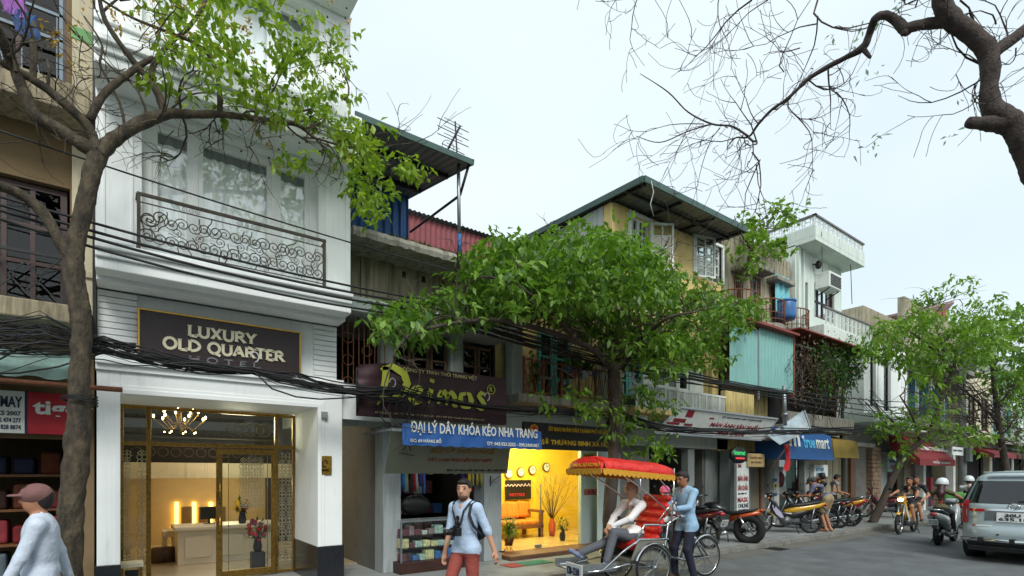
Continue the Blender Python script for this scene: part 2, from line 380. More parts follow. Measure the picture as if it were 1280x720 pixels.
# ================================================================ ground
PZ = .12; KY = 6.3
tag(bx('road', ASPHALT, None, -400, 400, -300, 300, -.6, 0), None, None, kind='structure')
tag(bx('pavement', PAVE, None, -40, 120, KY+.2, 40, .001, PZ), None, None, kind='structure')
tag(bx('near_pavement', PAVE, None, -40, 120, -30, .4, .001, PZ), None, None, kind='structure')
kr = bpy.data.objects.new('kerb', None); C.objects.link(kr); kr['kind'] = 'structure'
for i in range(-6, 60):
    for y0, y1 in ((KY, KY+.195), (.405, .6)):
        if y0 < 1 and (i < -2 or i > 22): continue
        bx('kerb_stone', KERB, kr, i*1.0+.008, i*1.0+.992, y0, y1, .001, PZ+R.uniform(-.004, .004), bevel=.012)
tag(bx('gutter', mat('gutter_concrete', S(104, 102, 94), .9, .2, 2, .3, 70, dirt=(S(74, 72, 66), .6, 1.5)), None, -40, 120, KY-.42, KY, .0, .005), None, None, kind='structure')
PAINT = mat('road_paint', S(190, 194, 190), .8, .2, 6, dirt=(S(100, 104, 104), .9, 8), cov=.45)
for k, (xa, xb) in enumerate(((7.3, 8.7), (17.2, 18.7), (29, 30.5))):
    tag(bx('road_marking', PAINT, None, xa, xb, 2.95+.02, 3.08, .0, .006), None, None, kind='structure')
# ================================================================ hotel
HX0, HX1 = -.22, 2.62
hot = thing('hotel_building', (1.2, 7.75, PZ), 'narrow white hotel with dark sign, iron balcony and gilt glass entrance', 'building')
b = MB()
b.box(HX0, 0, 7.75, 9.1, PZ, 2.9); b.box(2.26, HX1, 7.75, 9.1, PZ, 2.9)             # piers
b.box(0, 2.26, 7.75, 8.9, 2.64, 2.9)                                                # lintel
b.box(HX0, HX1, 8.0, 8.3, 2.9, 3.9); b.box(HX0, HX1, 8.3, 20, 2.95, 3.9)            # mezzanine band
b.build('ground_floor_wall', WHITE, hot, .008)
b = MB()
for z0, z1, y in ((2.9, 2.97, 7.71), (2.97, 3.02, 7.66), (3.02, 3.06, 7.7)): b.box(HX0-.01, HX1+.01, y, 8.0, z0, z1)
b.build('cornice', WHITE2, hot, .006)
b = MB()                                                                            # architrave round the entrance
for k, (w1, y) in enumerate(((.10, 7.735), (.055, 7.72))):
    b.box(-w1, 0, y, 7.75-.0005, .62, 2.64+w1); b.box(2.26, 2.26+w1, y, 7.7495, .62, 2.64+w1); b.box(0, 2.26, y, 7.7495, 2.64, 2.64+w1)
b.build('architrave', WHITE2, hot, .004)
bx('plinth', BLACKST, hot, HX0-.012, .004, 7.70, 9.0, PZ, .64, bevel=.006); bx('plinth', BLACKST, hot, 2.247, HX1+.012, 7.70, 9.0, PZ, .66, bevel=.006)
def panel_mould(x0, x1, z0, z1, y, wd=.025):
    m = MB(); m.box(x0, x1, y-.014, y, z0, z0+wd); m.box(x0, x1, y-.014, y, z1-wd, z1); m.box(x0, x0+wd, y-.014, y, z0+wd, z1-wd); m.box(x1-wd, x1, y-.014, y, z0+wd, z1-wd)
    return m.build('panel_moulding', WHITE2, hot, .003)
for x0, x1 in ((HX0+.005, .17), (2.27, HX1-.01)):                                   # horizontal boards either side of the sign
    bw = MB().box(x0, x1, 7.965, 8.0, 0, .066).build('board', WHITE2, hot, .006); bw.location.z = 3.07
    for i in range(1, 11):
        c = bw.copy(); C.objects.link(c); c.location.z = 3.07+i*.075
# upper storeys, cantilevered
WIN = (.2, 2.18, 4.18, 5.86); b = MB()
FL = [(4.18, 5.86), (6.42, 8.0), (8.6, 10.2), (10.8, 12)]
wall(b, HX0, HX1, 3.95, 13, 7.4, 7.62, [(WIN[0], WIN[1], a, c) for a, c in FL]); b.box(HX0, HX1, 7.95, 20, 3.95, 13)
b.box(HX0, HX0+.12, 7.62, 7.95, 3.95, 13); b.box(HX1-.12, HX1, 7.62, 7.95, 3.95, 13)
for z in (3.9, 5.9, 8.1, 10.3): b.box(HX0, HX1, 7.62, 7.95, z, z+.22)
b.build('upper_wall', WHITE, hot, .006)
for x0, x1 in ((HX0+.06, .12), (2.27, HX1-.05)):
    for a, c in FL[:3]: panel_mould(x0, x1, a+.1, c-.05, 7.4)
for zi, (z0, yo) in enumerate(((3.93, 7.28), (5.93, 6.92), (8.1, 6.92))):
    b = MB(); b.box(HX0, HX1-.03, yo, 7.4, z0, z0+.12); b.box(HX0, HX1-.03, yo-.04, 7.4, z0+.12, z0+.2); b.box(HX0, HX1-.03, yo-.09, 7.4, z0+.2, z0+.27)
    b.build('balcony_slab', WHITE, hot, .012)
    if zi:
        b = MB(); b.box(HX0, HX1-.03, yo-.02, yo+.1, z0+.27, z0+.42); b.box(HX0, HX1-.03, yo-.05, yo+.13, z0+.42, z0+.5)
        b.build('parapet', WHITE, hot, .01)
# windows behind the balcony: three lights per storey
for si, (a, c) in enumerate(FL[:3]):
    for x0, x1 in ((.3, .71), (.77, 1.61), (1.67, 2.09)):
        window(hot, x0, x1, a+.02, c-.05, 7.55, 1, 1, WHITE2, GLASSR, .055, .03, .05)
    b = MB()
    for x0, x1 in ((.2, .3), (.71, .77), (1.61, 1.67), (2.09, 2.18)): b.box(x0, x1, 7.53, 7.6, a, c)
    b.box(.2, 2.18, 7.535, 7.6, c-.05, c-.002); b.build('window_surround', WHITE2, hot, .004)
    for nm, m, x0, x1, z0, z1, am in (('curtain', CURTAIN, .26, 2.12, a, c-.2, .02), ('pelmet_curtain', GREYCURT, .26, 2.12, c-.2, c, .015)):
        n = 90; r0 = []; r1 = []
        for i in range(n+1):
            x = x0+(x1-x0)*i/n; y = 7.63+am*math.sin(i*1.1+math.sin(i*.35)*1.5); r0.append((x, y, z0)); r1.append((x, y+.004, z1))
        MB().rings([r0, r1], 0, True, False, False).build(nm, m, hot)
# iron scroll railing
rail = MB(); x0, x1, ry, z0, z1 = fX(171, 7.24), fX(407, 7.24), 7.24, 4.24, 4.84
rail.box(x0, x1, ry-.018, ry+.018, z1-.03, z1); rail.box(x0, x0+.035, ry-.016, ry+.016, z0-.03, z1-.03); rail.box(x1-.035, x1, ry-.016, ry+.016, z0-.03, z1-.03)
for z in (z0, z1-.11): rail.box(x0+.035, x1-.035, ry-.005, ry+.005, z, z+.012)
for x in (x0, x1): rail.bar((x, ry, z1-.02), (x, 7.42, z1-.02), .02, .02); rail.bar((x, ry, z0), (x, 7.42, z0), .012, .012)
rl = rail.build('balcony_railing', IRON, hot)
def spiral(r, turns=1.6, tail=.9, n=26):
    pts = []
    for i in range(n):
        t = i/(n-1); a = t*turns*2*math.pi; q = r*(.16+.84*t); pts.append((q*math.cos(a), 0, q*math.sin(a)))
    ex = V(pts[-1]); dx = V((-math.sin(turns*2*math.pi), 0, math.cos(turns*2*math.pi)))
    for i in range(1, 6):
        t = i/5; pts.append(tuple(ex+dx*r*tail*t+V((math.cos(turns*2*math.pi), 0, math.sin(turns*2*math.pi)))*r*.5*t*t))
    return MB().tube(pts, .0065, 5)
sp = spiral(.085); sp0 = sp.build('scroll', IRON, rl); first = True
def scroll(src, parent, x, y, z, s, rot, flip):
    o = src.copy(); C.objects.link(o); o.parent = parent; o.location = (x, y, z); o.scale = (-s if flip else s, s, s); o.rotation_euler = (0, rot, 0); return o
nb = 9; sw = (x1-x0-.1)/nb
for i in range(nb):
    for k, (dx, dz, s, ro) in enumerate(((.25, .13, 1., 0), (.75, .13, .9, 2.6), (.28, .34, 1.05, 3.5), (.74, .35, 1., .6), (.5, .24, .7, 1.8))):
        scroll(sp0, rl, x0+.05+sw*(i+dx), ry, z0+dz+R.uniform(-.015, .015), s*R.uniform(.85, 1.1), ro+R.uniform(-.4, .4), (i+k) % 2)
for i in range(3):
    for k in range(4): scroll(sp0, rl, x0+.38+i*.66+k*.07, ry, z1-.065, .38, k*1.5, k % 2)
sp0.location = (x0+.12, ry, z0+.3)
# name board
SIGNBR = mat('dark_brown_board', S(46, 28, 28), .35, .15, 3)
sx0, sx1, sz0, sz1 = fX(172, 7.9), fX(376, 7.9), 3.07, 3.72
sg = thing('hotel_sign', (sx0, 7.9, 3.1), 'dark brown signboard with gilt LUXURY OLD QUARTER letters', 'sign')
bx('board', SIGNBR, sg, sx0+.022, sx1-.022, 7.9, 7.98, sz0+.022, sz1-.022)
b = MB(); b.box(sx0, sx0+.022, 7.885, 7.99, sz0, sz1); b.box(sx1-.022, sx1, 7.885, 7.99, sz0, sz1); b.box(sx0+.022, sx1-.022, 7.885, 7.99, sz0, sz0+.022); b.box(sx0+.022, sx1-.022, 7.885, 7.99, sz1-.022, sz1)
b.build('frame', BRASS, sg, .004)
# serif capitals drawn as strokes: (x0,z0,x1,z1,weight) in a unit cell, serifs added at free ends
LET = {'L': (.62, [(.14, 0, .14, 1, 2), (.14, .03, .6, .03, 1), (.58, .03, .6, .24, 1)], [(.14, 1), (.14, 0)]),
 'U': (.8, [(.14, .3, .14, 1, 2), (.68, .3, .68, 1, 1), 'u'], [(.14, 1), (.68, 1)]),
 'X': (.78, [(.12, 1, .66, 0, 2), (.66, 1, .12, 0, 1)], [(.12, 1), (.66, 0), (.66, 1), (.12, 0)]),
 'R': (.76, [(.14, 0, .14, 1, 2), (.38, .48, .7, 0, 2), 'p'], [(.14, 1), (.14, 0), (.7, 0)]),
 'Y': (.74, [(.08, 1, .37, .48, 2), (.66, 1, .37, .48, 1), (.37, .5, .37, 0, 2)], [(.08, 1), (.66, 1), (.37, 0)]),
 'O': (.9, ['o'], []), 'D': (.84, [(.14, 0, .14, 1, 2), 'd'], [(.14, 1), (.14, 0)]), 'Q': (.9, ['o', (.46, .06, .86, -.16, 1)], []),
 'A': (.8, [(.08, 0, .4, 1, 1), (.4, 1, .72, 0, 2), (.2, .34, .6, .34, 1)], [(.08, 0), (.72, 0)]),
 'T': (.72, [(.36, 0, .36, 1, 2), (.04, .97, .68, .97, 1), (.05, .8, .05, .98, 1), (.67, .8, .67, .98, 1)], [(.36, 0)]),
 'E': (.64, [(.14, 0, .14, 1, 2), (.14, .97, .56, .97, 1), (.14, .52, .48, .52, 1), (.14, .03, .58, .03, 1), (.55, .8, .55, .98, 1), (.57, .03, .57, .22, 1)], [(.14, 1), (.14, 0)]),
 'H': (.86, [(.14, 0, .14, 1, 2), (.72, 0, .72, 1, 2), (.14, .5, .72, .5, 1)], [(.14, 1), (.14, 0), (.72, 1), (.72, 0)]), ' ': (.4, [], [])}
def serif_line(txt, x0, x1, z, h, y, m, parent, dep=.035):
    tot = sum(LET[c][0] for c in txt); s = (x1-x0)/tot; x = x0
    for c in txt:
        wd, st, sf = LET[c]; q = MB()
        def seg(a, b_, c_, d_, wt): q.bar((x+a*s, y-dep/2, z+b_*h), (x+c_*s, y-dep/2, z+d_*h), dep, wt*.052*s, up=V((0, 1, 0)))
        def arc(cx, cz, rx, rz, a0, a1, n=10):
            for i in range(n):
                t0, t1 = a0+(a1-a0)*i/n, a0+(a1-a0)*(i+1)/n; tm = (t0+t1)/2
                seg(cx+rx*math.cos(t0), cz+rz*math.sin(t0), cx+rx*math.cos(t1), cz+rz*math.sin(t1), 1+1.2*abs(math.cos(tm)))
        for e in st:
            if e == 'o': arc(.45, .5, .36, .5, 0, 2*math.pi, 18)
            elif e == 'd': arc(.2, .5, .56, .48, -math.pi/2, math.pi/2, 12)
            elif e == 'p': arc(.24, .74, .36, .24, -math.pi/2, math.pi/2, 8)
            elif e == 'u': arc(.41, .3, .27, .3, math.pi, 2*math.pi, 8)
            else: seg(*e)
        for a, b_ in sf: q.box(x+(a-.13)*s, x+(a+.13)*s, y-dep-.001, y-.001, z+b_*h-(.05*h if b_ > .5 else 0), z+b_*h+(.05*h if b_ <= .5 else 0))
        if q.v: q.build('letter', m, parent)
        x += wd*s
GILT = mat('gilt_letters', S(232, 222, 190), .35, .08, 20, metal=.2)
serif_line('LUXURY', fX(234, 7.9), fX(320, 7.9), 3.455, .135, 7.9, GILT, sg)
serif_line('OLD QUARTER', fX(203, 7.9), fX(355, 7.9), 3.265, .135, 7.9, GILT, sg)
serif_line('H O T E L', fX(235, 7.9), fX(325, 7.9), 3.135, .07, 7.9, mat('pale_letters', S(120, 118, 122), .5), sg, .02)
# wall plaque and socket on the right pier
pq = thing('brass_plaque', (2.44, 7.75, 1.9), 'small square brass plaque on the hotel pier', 'plaque'); zc = fZ(406, 582, 7.72)
bx('plate', BRASS, pq, fX(398, 7.72), fX(415, 7.72), 7.725, 7.75, zc-.13, zc+.14, bevel=.006); q = MB()
q.tube([(fX(406, 7.72)+.035*math.cos(t), 7.72, zc+.03+.05*math.sin(t)) for t in np.linspace(0, 5.4, 14)], .008, 5); q.box(fX(402, 7.72), fX(411, 7.72), 7.716, 7.725, zc-.08, zc-.05); q.build('emblem', mat('dark_brass', S(84, 60, 22), .4, metal=.8), pq)
sk = thing('junction_box', (2.43, 7.75, 2.45), 'small grey electrical box on pier above the brass plaque', 'box'); zc = fZ(406, 519, 7.72)
bx('cover', CONC2, sk, fX(402, 7.7), fX(410, 7.7), 7.7, 7.75, zc-.05, zc+.05, bevel=.006)
# entrance glazing
gy = 8.95; fr_ = MB(); zt = 2.09
for x0, x1 in ((0, .035), (.29, .345), (1.96, 2.01), (2.225, 2.26)): fr_.box(x0, x1, gy, gy+.06, PZ+.02, 2.635)
for z0, z1 in ((zt, zt+.055), (2.595, 2.635), (PZ+.02, PZ+.06)):
    for x0, x1 in ((.035, .29), (.345, 1.96), (2.01, 2.225)):
        if z0 < .5 and x0 == .345: continue
        fr_.box(x0, x1, gy+.004, gy+.056, z0, z1)
en = thing('entrance_glazing', (1.1, gy, PZ), 'gilt framed glass entrance front with lace ornament below the hotel sign', 'entrance')
fr_.build('frame', GOLD, en, .004)
for x0, x1, z0, z1 in ((.035, .29, PZ+.06, zt), (2.01, 2.225, PZ+.06, zt), (.035, .29, zt+.055, 2.595), (.345, 1.96, zt+.055, 2.595), (2.01, 2.225, zt+.055, 2.595)):
    bx('pane', CLEAR if z0 < 1 else GLASSM, en, x0, x1, gy+.026, gy+.034, z0, z1)
dr = MB()
for x0, x1 in ((1.14, 1.22), (1.9, 1.955)): dr.box(x0, x1, gy-.06, gy-.01, PZ+.03, zt-.02)
dr.box(1.22, 1.9, gy-.058, gy-.012, zt-.1, zt-.02); dr.box(1.22, 1.9, gy-.058, gy-.012, PZ+.03, PZ+.13)
d0 = dr.build('sliding_door', GOLD, en, .004); bx('pane', CLEAR, d0, 1.22, 1.9, gy-.04, gy-.03, PZ+.13, zt-.1)
hd = MB()
for z in (.95, 1.45): hd.tube([(1.18, gy-.06, z-.12), (1.18, gy-.11, z-.1), (1.18, gy-.11, z+.1), (1.18, gy-.06, z+.12)], .012, 6); hd.ball((1.18, gy-.11, z), .022, 8)
hd.build('door_handle', BRASS, d0)
b = MB(); b.box(1.3, 1.306, gy-.046, gy-.024, PZ+.13, zt-.1); b.box(1.84, 1.846, gy-.046, gy-.024, PZ+.13, zt-.1); b.build('glazing_line', GOLD, d0)
def lace(xc, z0, z1, y, r=.03, mt=None, par=en):
    m = MB(); z = z0; i = 0
    while z < z1:
        for s in (-1, 1): m.torus((xc+s*r*.9, y, z), (0, 1, 0), r*(.8+.25*math.sin(i*1.7)), .0045, 12, 4)
        m.torus((xc, y, z+r*.9), (0, 1, 0), r*.5, .004, 10, 4); z += r*1.95; i += 1
    o = m.build('lace_ornament', mt or mat('lace_metal', S(164, 156, 130), .4, metal=.4), par); o['kind'] = 'stuff'; return o
lace(.07, .35, 2.0, gy+.015, .024); lace(.24, .35, 2.0, gy+.015, .03); lace(2.07, .3, 2.0, gy+.015, .028); lace(2.18, .3, 2.0, gy+.015, .028)
for k in range(4): lace(1.5+k*.08, 1.2, 1.95, gy-.05, .026, par=d0)
b = MB()
for i in range(5): b.torus((1.35+i*.1, gy+.015, 2.37), (0, 1, 0), .06, .004, 14, 4); b.torus((1.4+i*.1, gy+.015, 2.37), (0, 1, 0), .1, .004, 16, 4)
o = b.build('lace_ornament', mat('lace_metal', S(164, 156, 130)), en); o['kind'] = 'stuff'
# lobby
lob = thing('hotel_lobby', (1.4, 11, PZ), 'warm lit hotel lobby room seen through the gilt entrance', 'room'); LX0, LX1, LY = -.1, 3.4, 14
bx('floor', mat('polished_floor', S(196, 184, 160), .18, .1, 1), lob, LX0, LX1, 9.1, LY, .02, PZ+.02)
bx('ceiling', mat('lobby_ceiling', S(120, 104, 84), .7), lob, LX0, LX1, 9.1, LY, 2.86, 2.92)
b = MB(); b.box(LX0-.1, LX0, 9.1, LY, PZ, 2.86); b.box(LX1, LX1+.1, 9.1, LY, PZ, 2.86); b.box(LX0, LX1, LY, LY+.1, PZ, 2.86); b.build('wall', TIMBER, lob)
MZ = 1.62; bx('mezzanine_beam', CREAM, lob, LX0, LX1, 10.9, 11.2, MZ, MZ+.27)
bx('mezzanine_floor', DARK, lob, LX0, LX1, 11.2, LY, MZ+.03, MZ+.2); bx('mezzanine_back', DARK, lob, LX0, LX1, 11.5, 11.6, MZ+.2, 2.86)
mr_ = MB()
for i in range(18):
    x = LX0+.12+i*.19; mr_.torus((x, 10.95, MZ+.45), (0, 1, 0), .075, .009, 14, 4); mr_.torus((x+.09, 10.95, MZ+.6), (0, 1, 0), .05, .008, 12, 4)
mr_.box(LX0, LX1, 10.94, 10.96, MZ+.7, MZ+.72); o = mr_.build('mezzanine_railing', IRON, lob); o['kind'] = 'stuff'
NICHE = mat('lit_niche', S(255, 190, 60), .5, 0, emit=(1., .62, .12), es=3.2)
for px in (221, 243, 264):
    x = fX(px, 13.9); bx('lit_strip', NICHE, lob, x-.035, x+.035, 13.93, 13.99, fZ(px, 664, 13.9), fZ(px, 628, 13.9))
    bx('wall_panel', mat('panel_wood', S(120, 96, 60), .6), lob, x+.09, x+.3, 13.95, 13.99, fZ(px, 660, 13.9), fZ(px, 634, 13.9))
STRIP = mat('light_strip', S(255, 236, 190), .5, 0, emit=(1., .86, .6), es=4)
for y in (11.6, 12.6, 13.4): bx('ceiling_strip', STRIP, lob, .5, 2.9, y, y+.04, MZ+.018, MZ+.028)
lamp('lobby_light', (1.6, 10.0, 2.5), 34, (1, .86, .62), .25, lob); lamp('lobby_light', (1.9, 12.6, 1.5), 22, (1, .8, .45), .2, lob)
# reception desk
DW = mat('desk_lacquer', S(224, 218, 204), .4, .04, 3)
ds = thing('reception_desk', (2.0, 11, PZ), 'white panelled reception desk inside the hotel entrance', 'desk'); dx0, dx1 = fX(222, 10.6), fX(345, 10.6)
bx('counter', DW, ds, dx0, dx1, 10.6, 11.3, PZ+.02, .72, bevel=.01); bx('counter_top', DW, ds, dx0-.05, dx1+.05, 10.54, 11.36, .72, .79, bevel=.015)
b = MB()
for i in range(3): b.box(dx0+.1+i*.5, dx0+.5+i*.5, 10.575, 10.6, .25, .62)
b.build('panel', DW, ds, .01)
cm = thing('computer_monitor', (1.6, 11.1, .79), 'black computer monitor standing on the reception desk', 'monitor'); x = fX(262, 11)
bx('screen', BLACKPL, cm, x-.14, x+.16, 11.05, 11.09, .87, 1.1, bevel=.008); bx('stand', BLACKPL, cm, x-.02, x+.02, 11.06, 11.09, .79, .87); bx('foot', BLACKPL, cm, x-.08, x+.1, 11.0, 11.15, .785, .80)
tb = thing('side_table', (1.0, 11.6, PZ), 'small cream table with turned legs left of the desk', 'table'); x0, x1 = fX(203, 11.5), fX(221, 11.5)
bx('table_top', CREAM, tb, x0, x1, 11.4, 11.8, .55, .66, bevel=.01)
for x in (x0+.04, x1-.04):
    for y in (11.44, 11.76): MB().lathe([(.028, PZ), (.02, .2), (.034, .4), (.03, .55)], 8, Matrix.Translation((x, y, 0))).build('leg', CREAM, tb)
for k, px in enumerate((200, 208)):
    st = thing('ottoman', (fX(px, 11.2), 11.2, PZ), 'brown round ottoman under the cream side table, %s the desk' % ('farther from', 'nearer to')[k], 'stool', 'ottomans under the side table')
    MB().lathe([(.14, PZ+.01), (.15, .2), (.15, .36), (.12, .4), (.02, .405)], 14, Matrix.Translation((fX(px, 11.2), 11.2, 0))).build('cushion', mat('brown_leather', S(72, 52, 38), .5), st)
    MB().lathe([(.13, .1), (.13, PZ+.015)], 14, Matrix.Translation((fX(px, 11.2), 11.2, 0))).build('base', DARKWOOD, st)
# chandelier
ch = thing('chandelier', W(228, 520, 9.9), 'lit brass chandelier behind the entrance transom', 'lamp')
BULB = mat('warm_bulb', S(255, 230, 160), .4, 0, emit=(1., .72, .3), es=14); cx, cy, cz = W(226, 528, 9.9)
arm = MB(); bl = MB()
for k in range(14):
    a = k/14*2*math.pi; r = .36 if k % 2 else .24; z = cz-.02+(.1 if k % 2 else .2)
    arm.tube([(cx, cy, cz), (cx+r*.5*math.cos(a), cy+r*.5*math.sin(a), z-.2), (cx+r*math.cos(a), cy+r*math.sin(a), z-.04)], .008, 5)
    bl.ball((cx+r*math.cos(a), cy+r*math.sin(a), z), (.016, .016, .028), 6)
    if k % 2: bl.ball((cx+r*.6*math.cos(a), cy+r*.6*math.sin(a), cz-.16), .012, 6)
arm.tube([(cx, cy, cz-.15), (cx, cy, 2.86)], .012, 6); arm.build('arms', BRASS, ch); o = bl.build('bulbs', BULB, ch); o['kind'] = 'stuff'
# bouquets
def bouquet(name, label, p, cols, r, n, vase=True):
    t = thing(name, p, label, 'flowers')
    if vase: MB().lathe([(.05, 0), (.07, .08), (.05, .2), (.065, .24)], 10, Matrix.Translation(p)).build('vase', DKIRON, t)
    st = MB(); c = V(p)+V((0, 0, .34))
    for i in range(n*2):
        d = V((R.gauss(0, 1), R.gauss(0, 1), R.gauss(.3, .8))).normalized(); e = c+d*r*R.uniform(.7, 1.1); st.tube([V(p)+V((0, 0, .2)), e], .004, 4)
        s, u = frame(d); q = d.cross(s); st.add([e-s*.02, e+d*.07, e+s*.02, e-d*.03], [(0, 1, 2, 3)])
    o = st.build('foliage', MATS['leaf_dark'], t); o['kind'] = 'stuff'
    for i in range(n):
        d = V((R.gauss(0, 1), R.gauss(0, 1)-.4, R.gauss(.3, .8))).normalized(); e = c+d*r*R.uniform(.6, 1); m = MB()
        for k in range(6):
            a = k*1.047; pp = V((math.cos(a), math.sin(a)*.6-.2, math.sin(a))); m.ball(e+pp*.02, .019, 6)
        m.ball(e, .024, 6); m.build('blossom', cols[i % len(cols)], t)
leafmat('leaf_dark', S(34, 64, 24), S(66, 104, 34), S(60, 110, 30))
FRED, FYEL, FPINK = mat('red_petals', S(176, 24, 44), .6), mat('yellow_petals', S(228, 186, 40), .6), mat('magenta_petals', S(150, 40, 80), .6)
bouquet('flower_vase', 'yellow and pink bouquet in a dark vase on the reception desk', W(303, 655, 10.75), [FYEL, FYEL, FPINK], .15, 14)
bouquet('flower_basket', 'large red bouquet standing inside the glass door', (fX(322, 9.5), 9.5, .42), [FRED, FRED, FPINK], .2, 18)
bx('flower_stand', DKIRON, None, fX(322, 9.5)-.1, fX(322, 9.5)+.1, 9.4, 9.6, PZ+.02, .42, bevel=.01); tag(bpy.data.objects['flower_stand'], 'dark pedestal carrying the red bouquet behind the door', 'pedestal')
eb = thing('menu_stand', (.05, 8.3, PZ), 'small gilt easel box by the left hotel pier', 'stand'); x0, x1, zt2 = fX(151, 8.3), fX(178, 8.3), fZ(165, 703, 8.3)
bx('top', CREAM, eb, x0-.01, x1+.01, 8.22, 8.5, zt2-.06, zt2, bevel=.01); b = MB()
for x in (x0, x1-.03):
    for y in (8.24, 8.46): b.box(x, x+.03, y, y+.03, PZ, zt2-.06)
b.build('leg', GOLD, eb); bx('menu_board', BLACKPL, eb, x0+.04, x1-.04, 8.25, 8.27, PZ+.2, zt2-.09)
# ================================================================ left shophouse
AX1 = -.25
ha = thing('left_shophouse', (-2, 8, PZ), 'brown shophouse with timber windows at the left edge beside the hotel', 'building')
b = MB(); wall(b, -7, AX1, PZ, 3.1, 8.0, 8.2, [(-6, -.42, PZ, 2.1)]); wall(b, -7, AX1, 3.1, 14, 8.0, 8.25, [(-6, -.47, 3.58, 5.0), (-6, -.5, 6.0, 8.1), (-6, -.5, 8.9, 10.6)])
b.box(-7, AX1, 10.6, 20, PZ, 14); b.build('wall', TAN, ha)
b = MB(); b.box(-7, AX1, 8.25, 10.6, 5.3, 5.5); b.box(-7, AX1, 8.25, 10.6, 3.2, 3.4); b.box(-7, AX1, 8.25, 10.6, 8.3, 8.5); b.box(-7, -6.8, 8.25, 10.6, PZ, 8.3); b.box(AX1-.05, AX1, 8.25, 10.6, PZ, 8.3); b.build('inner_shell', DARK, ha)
b = MB()
for z, h in ((3.36, .2), (5.62, .3), (8.2, .3)): b.box(-7, AX1-.02, 7.45 if z > 4 else 7.6, 8.0, z, z+h)
b.build('balcony_slab', mat('grimy_slab', S(168, 156, 128), .9, .2, 2, .3, 50, dirt=(S(70, 62, 48), .85, 2.5), streak=True, cov=.45), ha, .015)
b = MB(); b.box(-.45, AX1-.005, 7.93, 8.0, 3.56, 5.62); b.box(-.48, AX1-.003, 7.9, 7.93, 3.98, 4.06); b.box(-.45, AX1-.005, 7.93, 8.0, 5.92, 8.2); b.build('pilaster', CREAM, ha, .01)
bx('pilaster_band', mat('green_band', S(120, 168, 110), .8), ha, -.455, AX1-.002, 7.92, 7.935, 6.72, 6.86)
for zz in (6.35, 7.3):
    m = MB(); m.torus((-.35, 7.925, zz), (0, 1, 0), .05, .01, 14, 5); m.torus((-.35, 7.925, zz+.11), (0, 1, 0), .05, .01, 14, 5); m.build('pilaster_ornament', CREAM, ha)
bx('rain_pipe', DKIRON, ha, AX1-.01, AX1+.025, 7.85, 7.9, 3.1, 13)
for i in range(4):
    x1 = -.5-i*.86; window(ha, x1-.84, x1, 3.62, 4.98, 8.08, 3, 3, DARKWOOD, GLASSD, .06, .045, .06)
    window(ha, x1-.84, x1, 6.02, 8.08, 8.08, 2, 3, DARKWOOD, GLASSD, .07, .05, .06)
# lattice rail in front of the first floor window, steel rail of the floor above
def lattice(parent, x0, x1, z0, z1, y, m, name='lattice_rail'):
    q = MB(); q.box(x0, x1, y-.012, y+.012, z1-.03, z1); q.box(x0, x1, y-.012, y+.012, z0, z0+.03); n = max(1, round((x1-x0)/.7)); s = (x1-x0)/n
    for i in range(n+1): q.box(x0+i*s-.014, x0+i*s+.014, y-.013, y+.013, z0+.03, z1-.03)
    zc = (z0+z1)/2
    for i in range(n):
        a = x0+i*s; c = a+s/2
        for p, r in (((a, z0), (c-.08, zc)), ((a, z1), (c-.08, zc)), ((a+s, z0), (c+.08, zc)), ((a+s, z1), (c+.08, zc)), ((c-.14, zc), (c, zc+.16)), ((c, zc+.16), (c+.14, zc)), ((c+.14, zc), (c, zc-.16)), ((c, zc-.16), (c-.14, zc))):
            q.bar((p[0], y, p[1]), (r[0], y, r[1]), .014, .014)
    return q.build(name, m, parent)
lattice(ha, -4.5, -.52, 3.6, 4.18, 7.95, DKIRON)
for zz in (6.0,):
    q = MB()
    for z in (zz+.35, zz+.62, zz+.9): q.box(-5, -.5, 7.5, 7.53, z, z+.03)
    for i in range(10): q.box(-.53-i*.5, -.5-i*.5, 7.5, 7.53, 5.92, zz+1.9)
    for i in range(30): q.bar((-.55-i*.14, 7.515, 5.93), (-.55-i*.14-.12*(i % 2), 7.515, zz+.62), .01, .01)
    q.build('steel_railing', mat('blue_grey_steel', S(96, 110, 120), .5, metal=.4), ha)
lattice(ha, -4.5, -.55, 8.55, 9.3, 7.5, DKIRON)
# washing
for k, (px, py0, py1, nm, col, lab) in enumerate(((18, -6, 20, 'hanging_shirt', S(150, 96, 170), 'purple garment hung on the upper left balcony'), (32, 16, 44, 'hanging_trousers', S(58, 84, 130), 'blue jeans hung on the upper left balcony rail'))):
    p = W(px, py1, 7.47); h = fZ(px, py0, 7.47)-p.z; m = MB(); n = 10; rr = []
    for j in range(7):
        t = j/6; rr.append([(p.x-.1-.02*math.sin(j)+.2*i/n, 7.46+.02*math.sin(i*1.9+j*.4), p.z+h*(1-t)) for i in range(n+1)])
    m.rings(rr, 0, True, False, False); o = m.build(nm, mat(nm, col, .9, .25, 14), None); tag(o, lab, 'laundry')
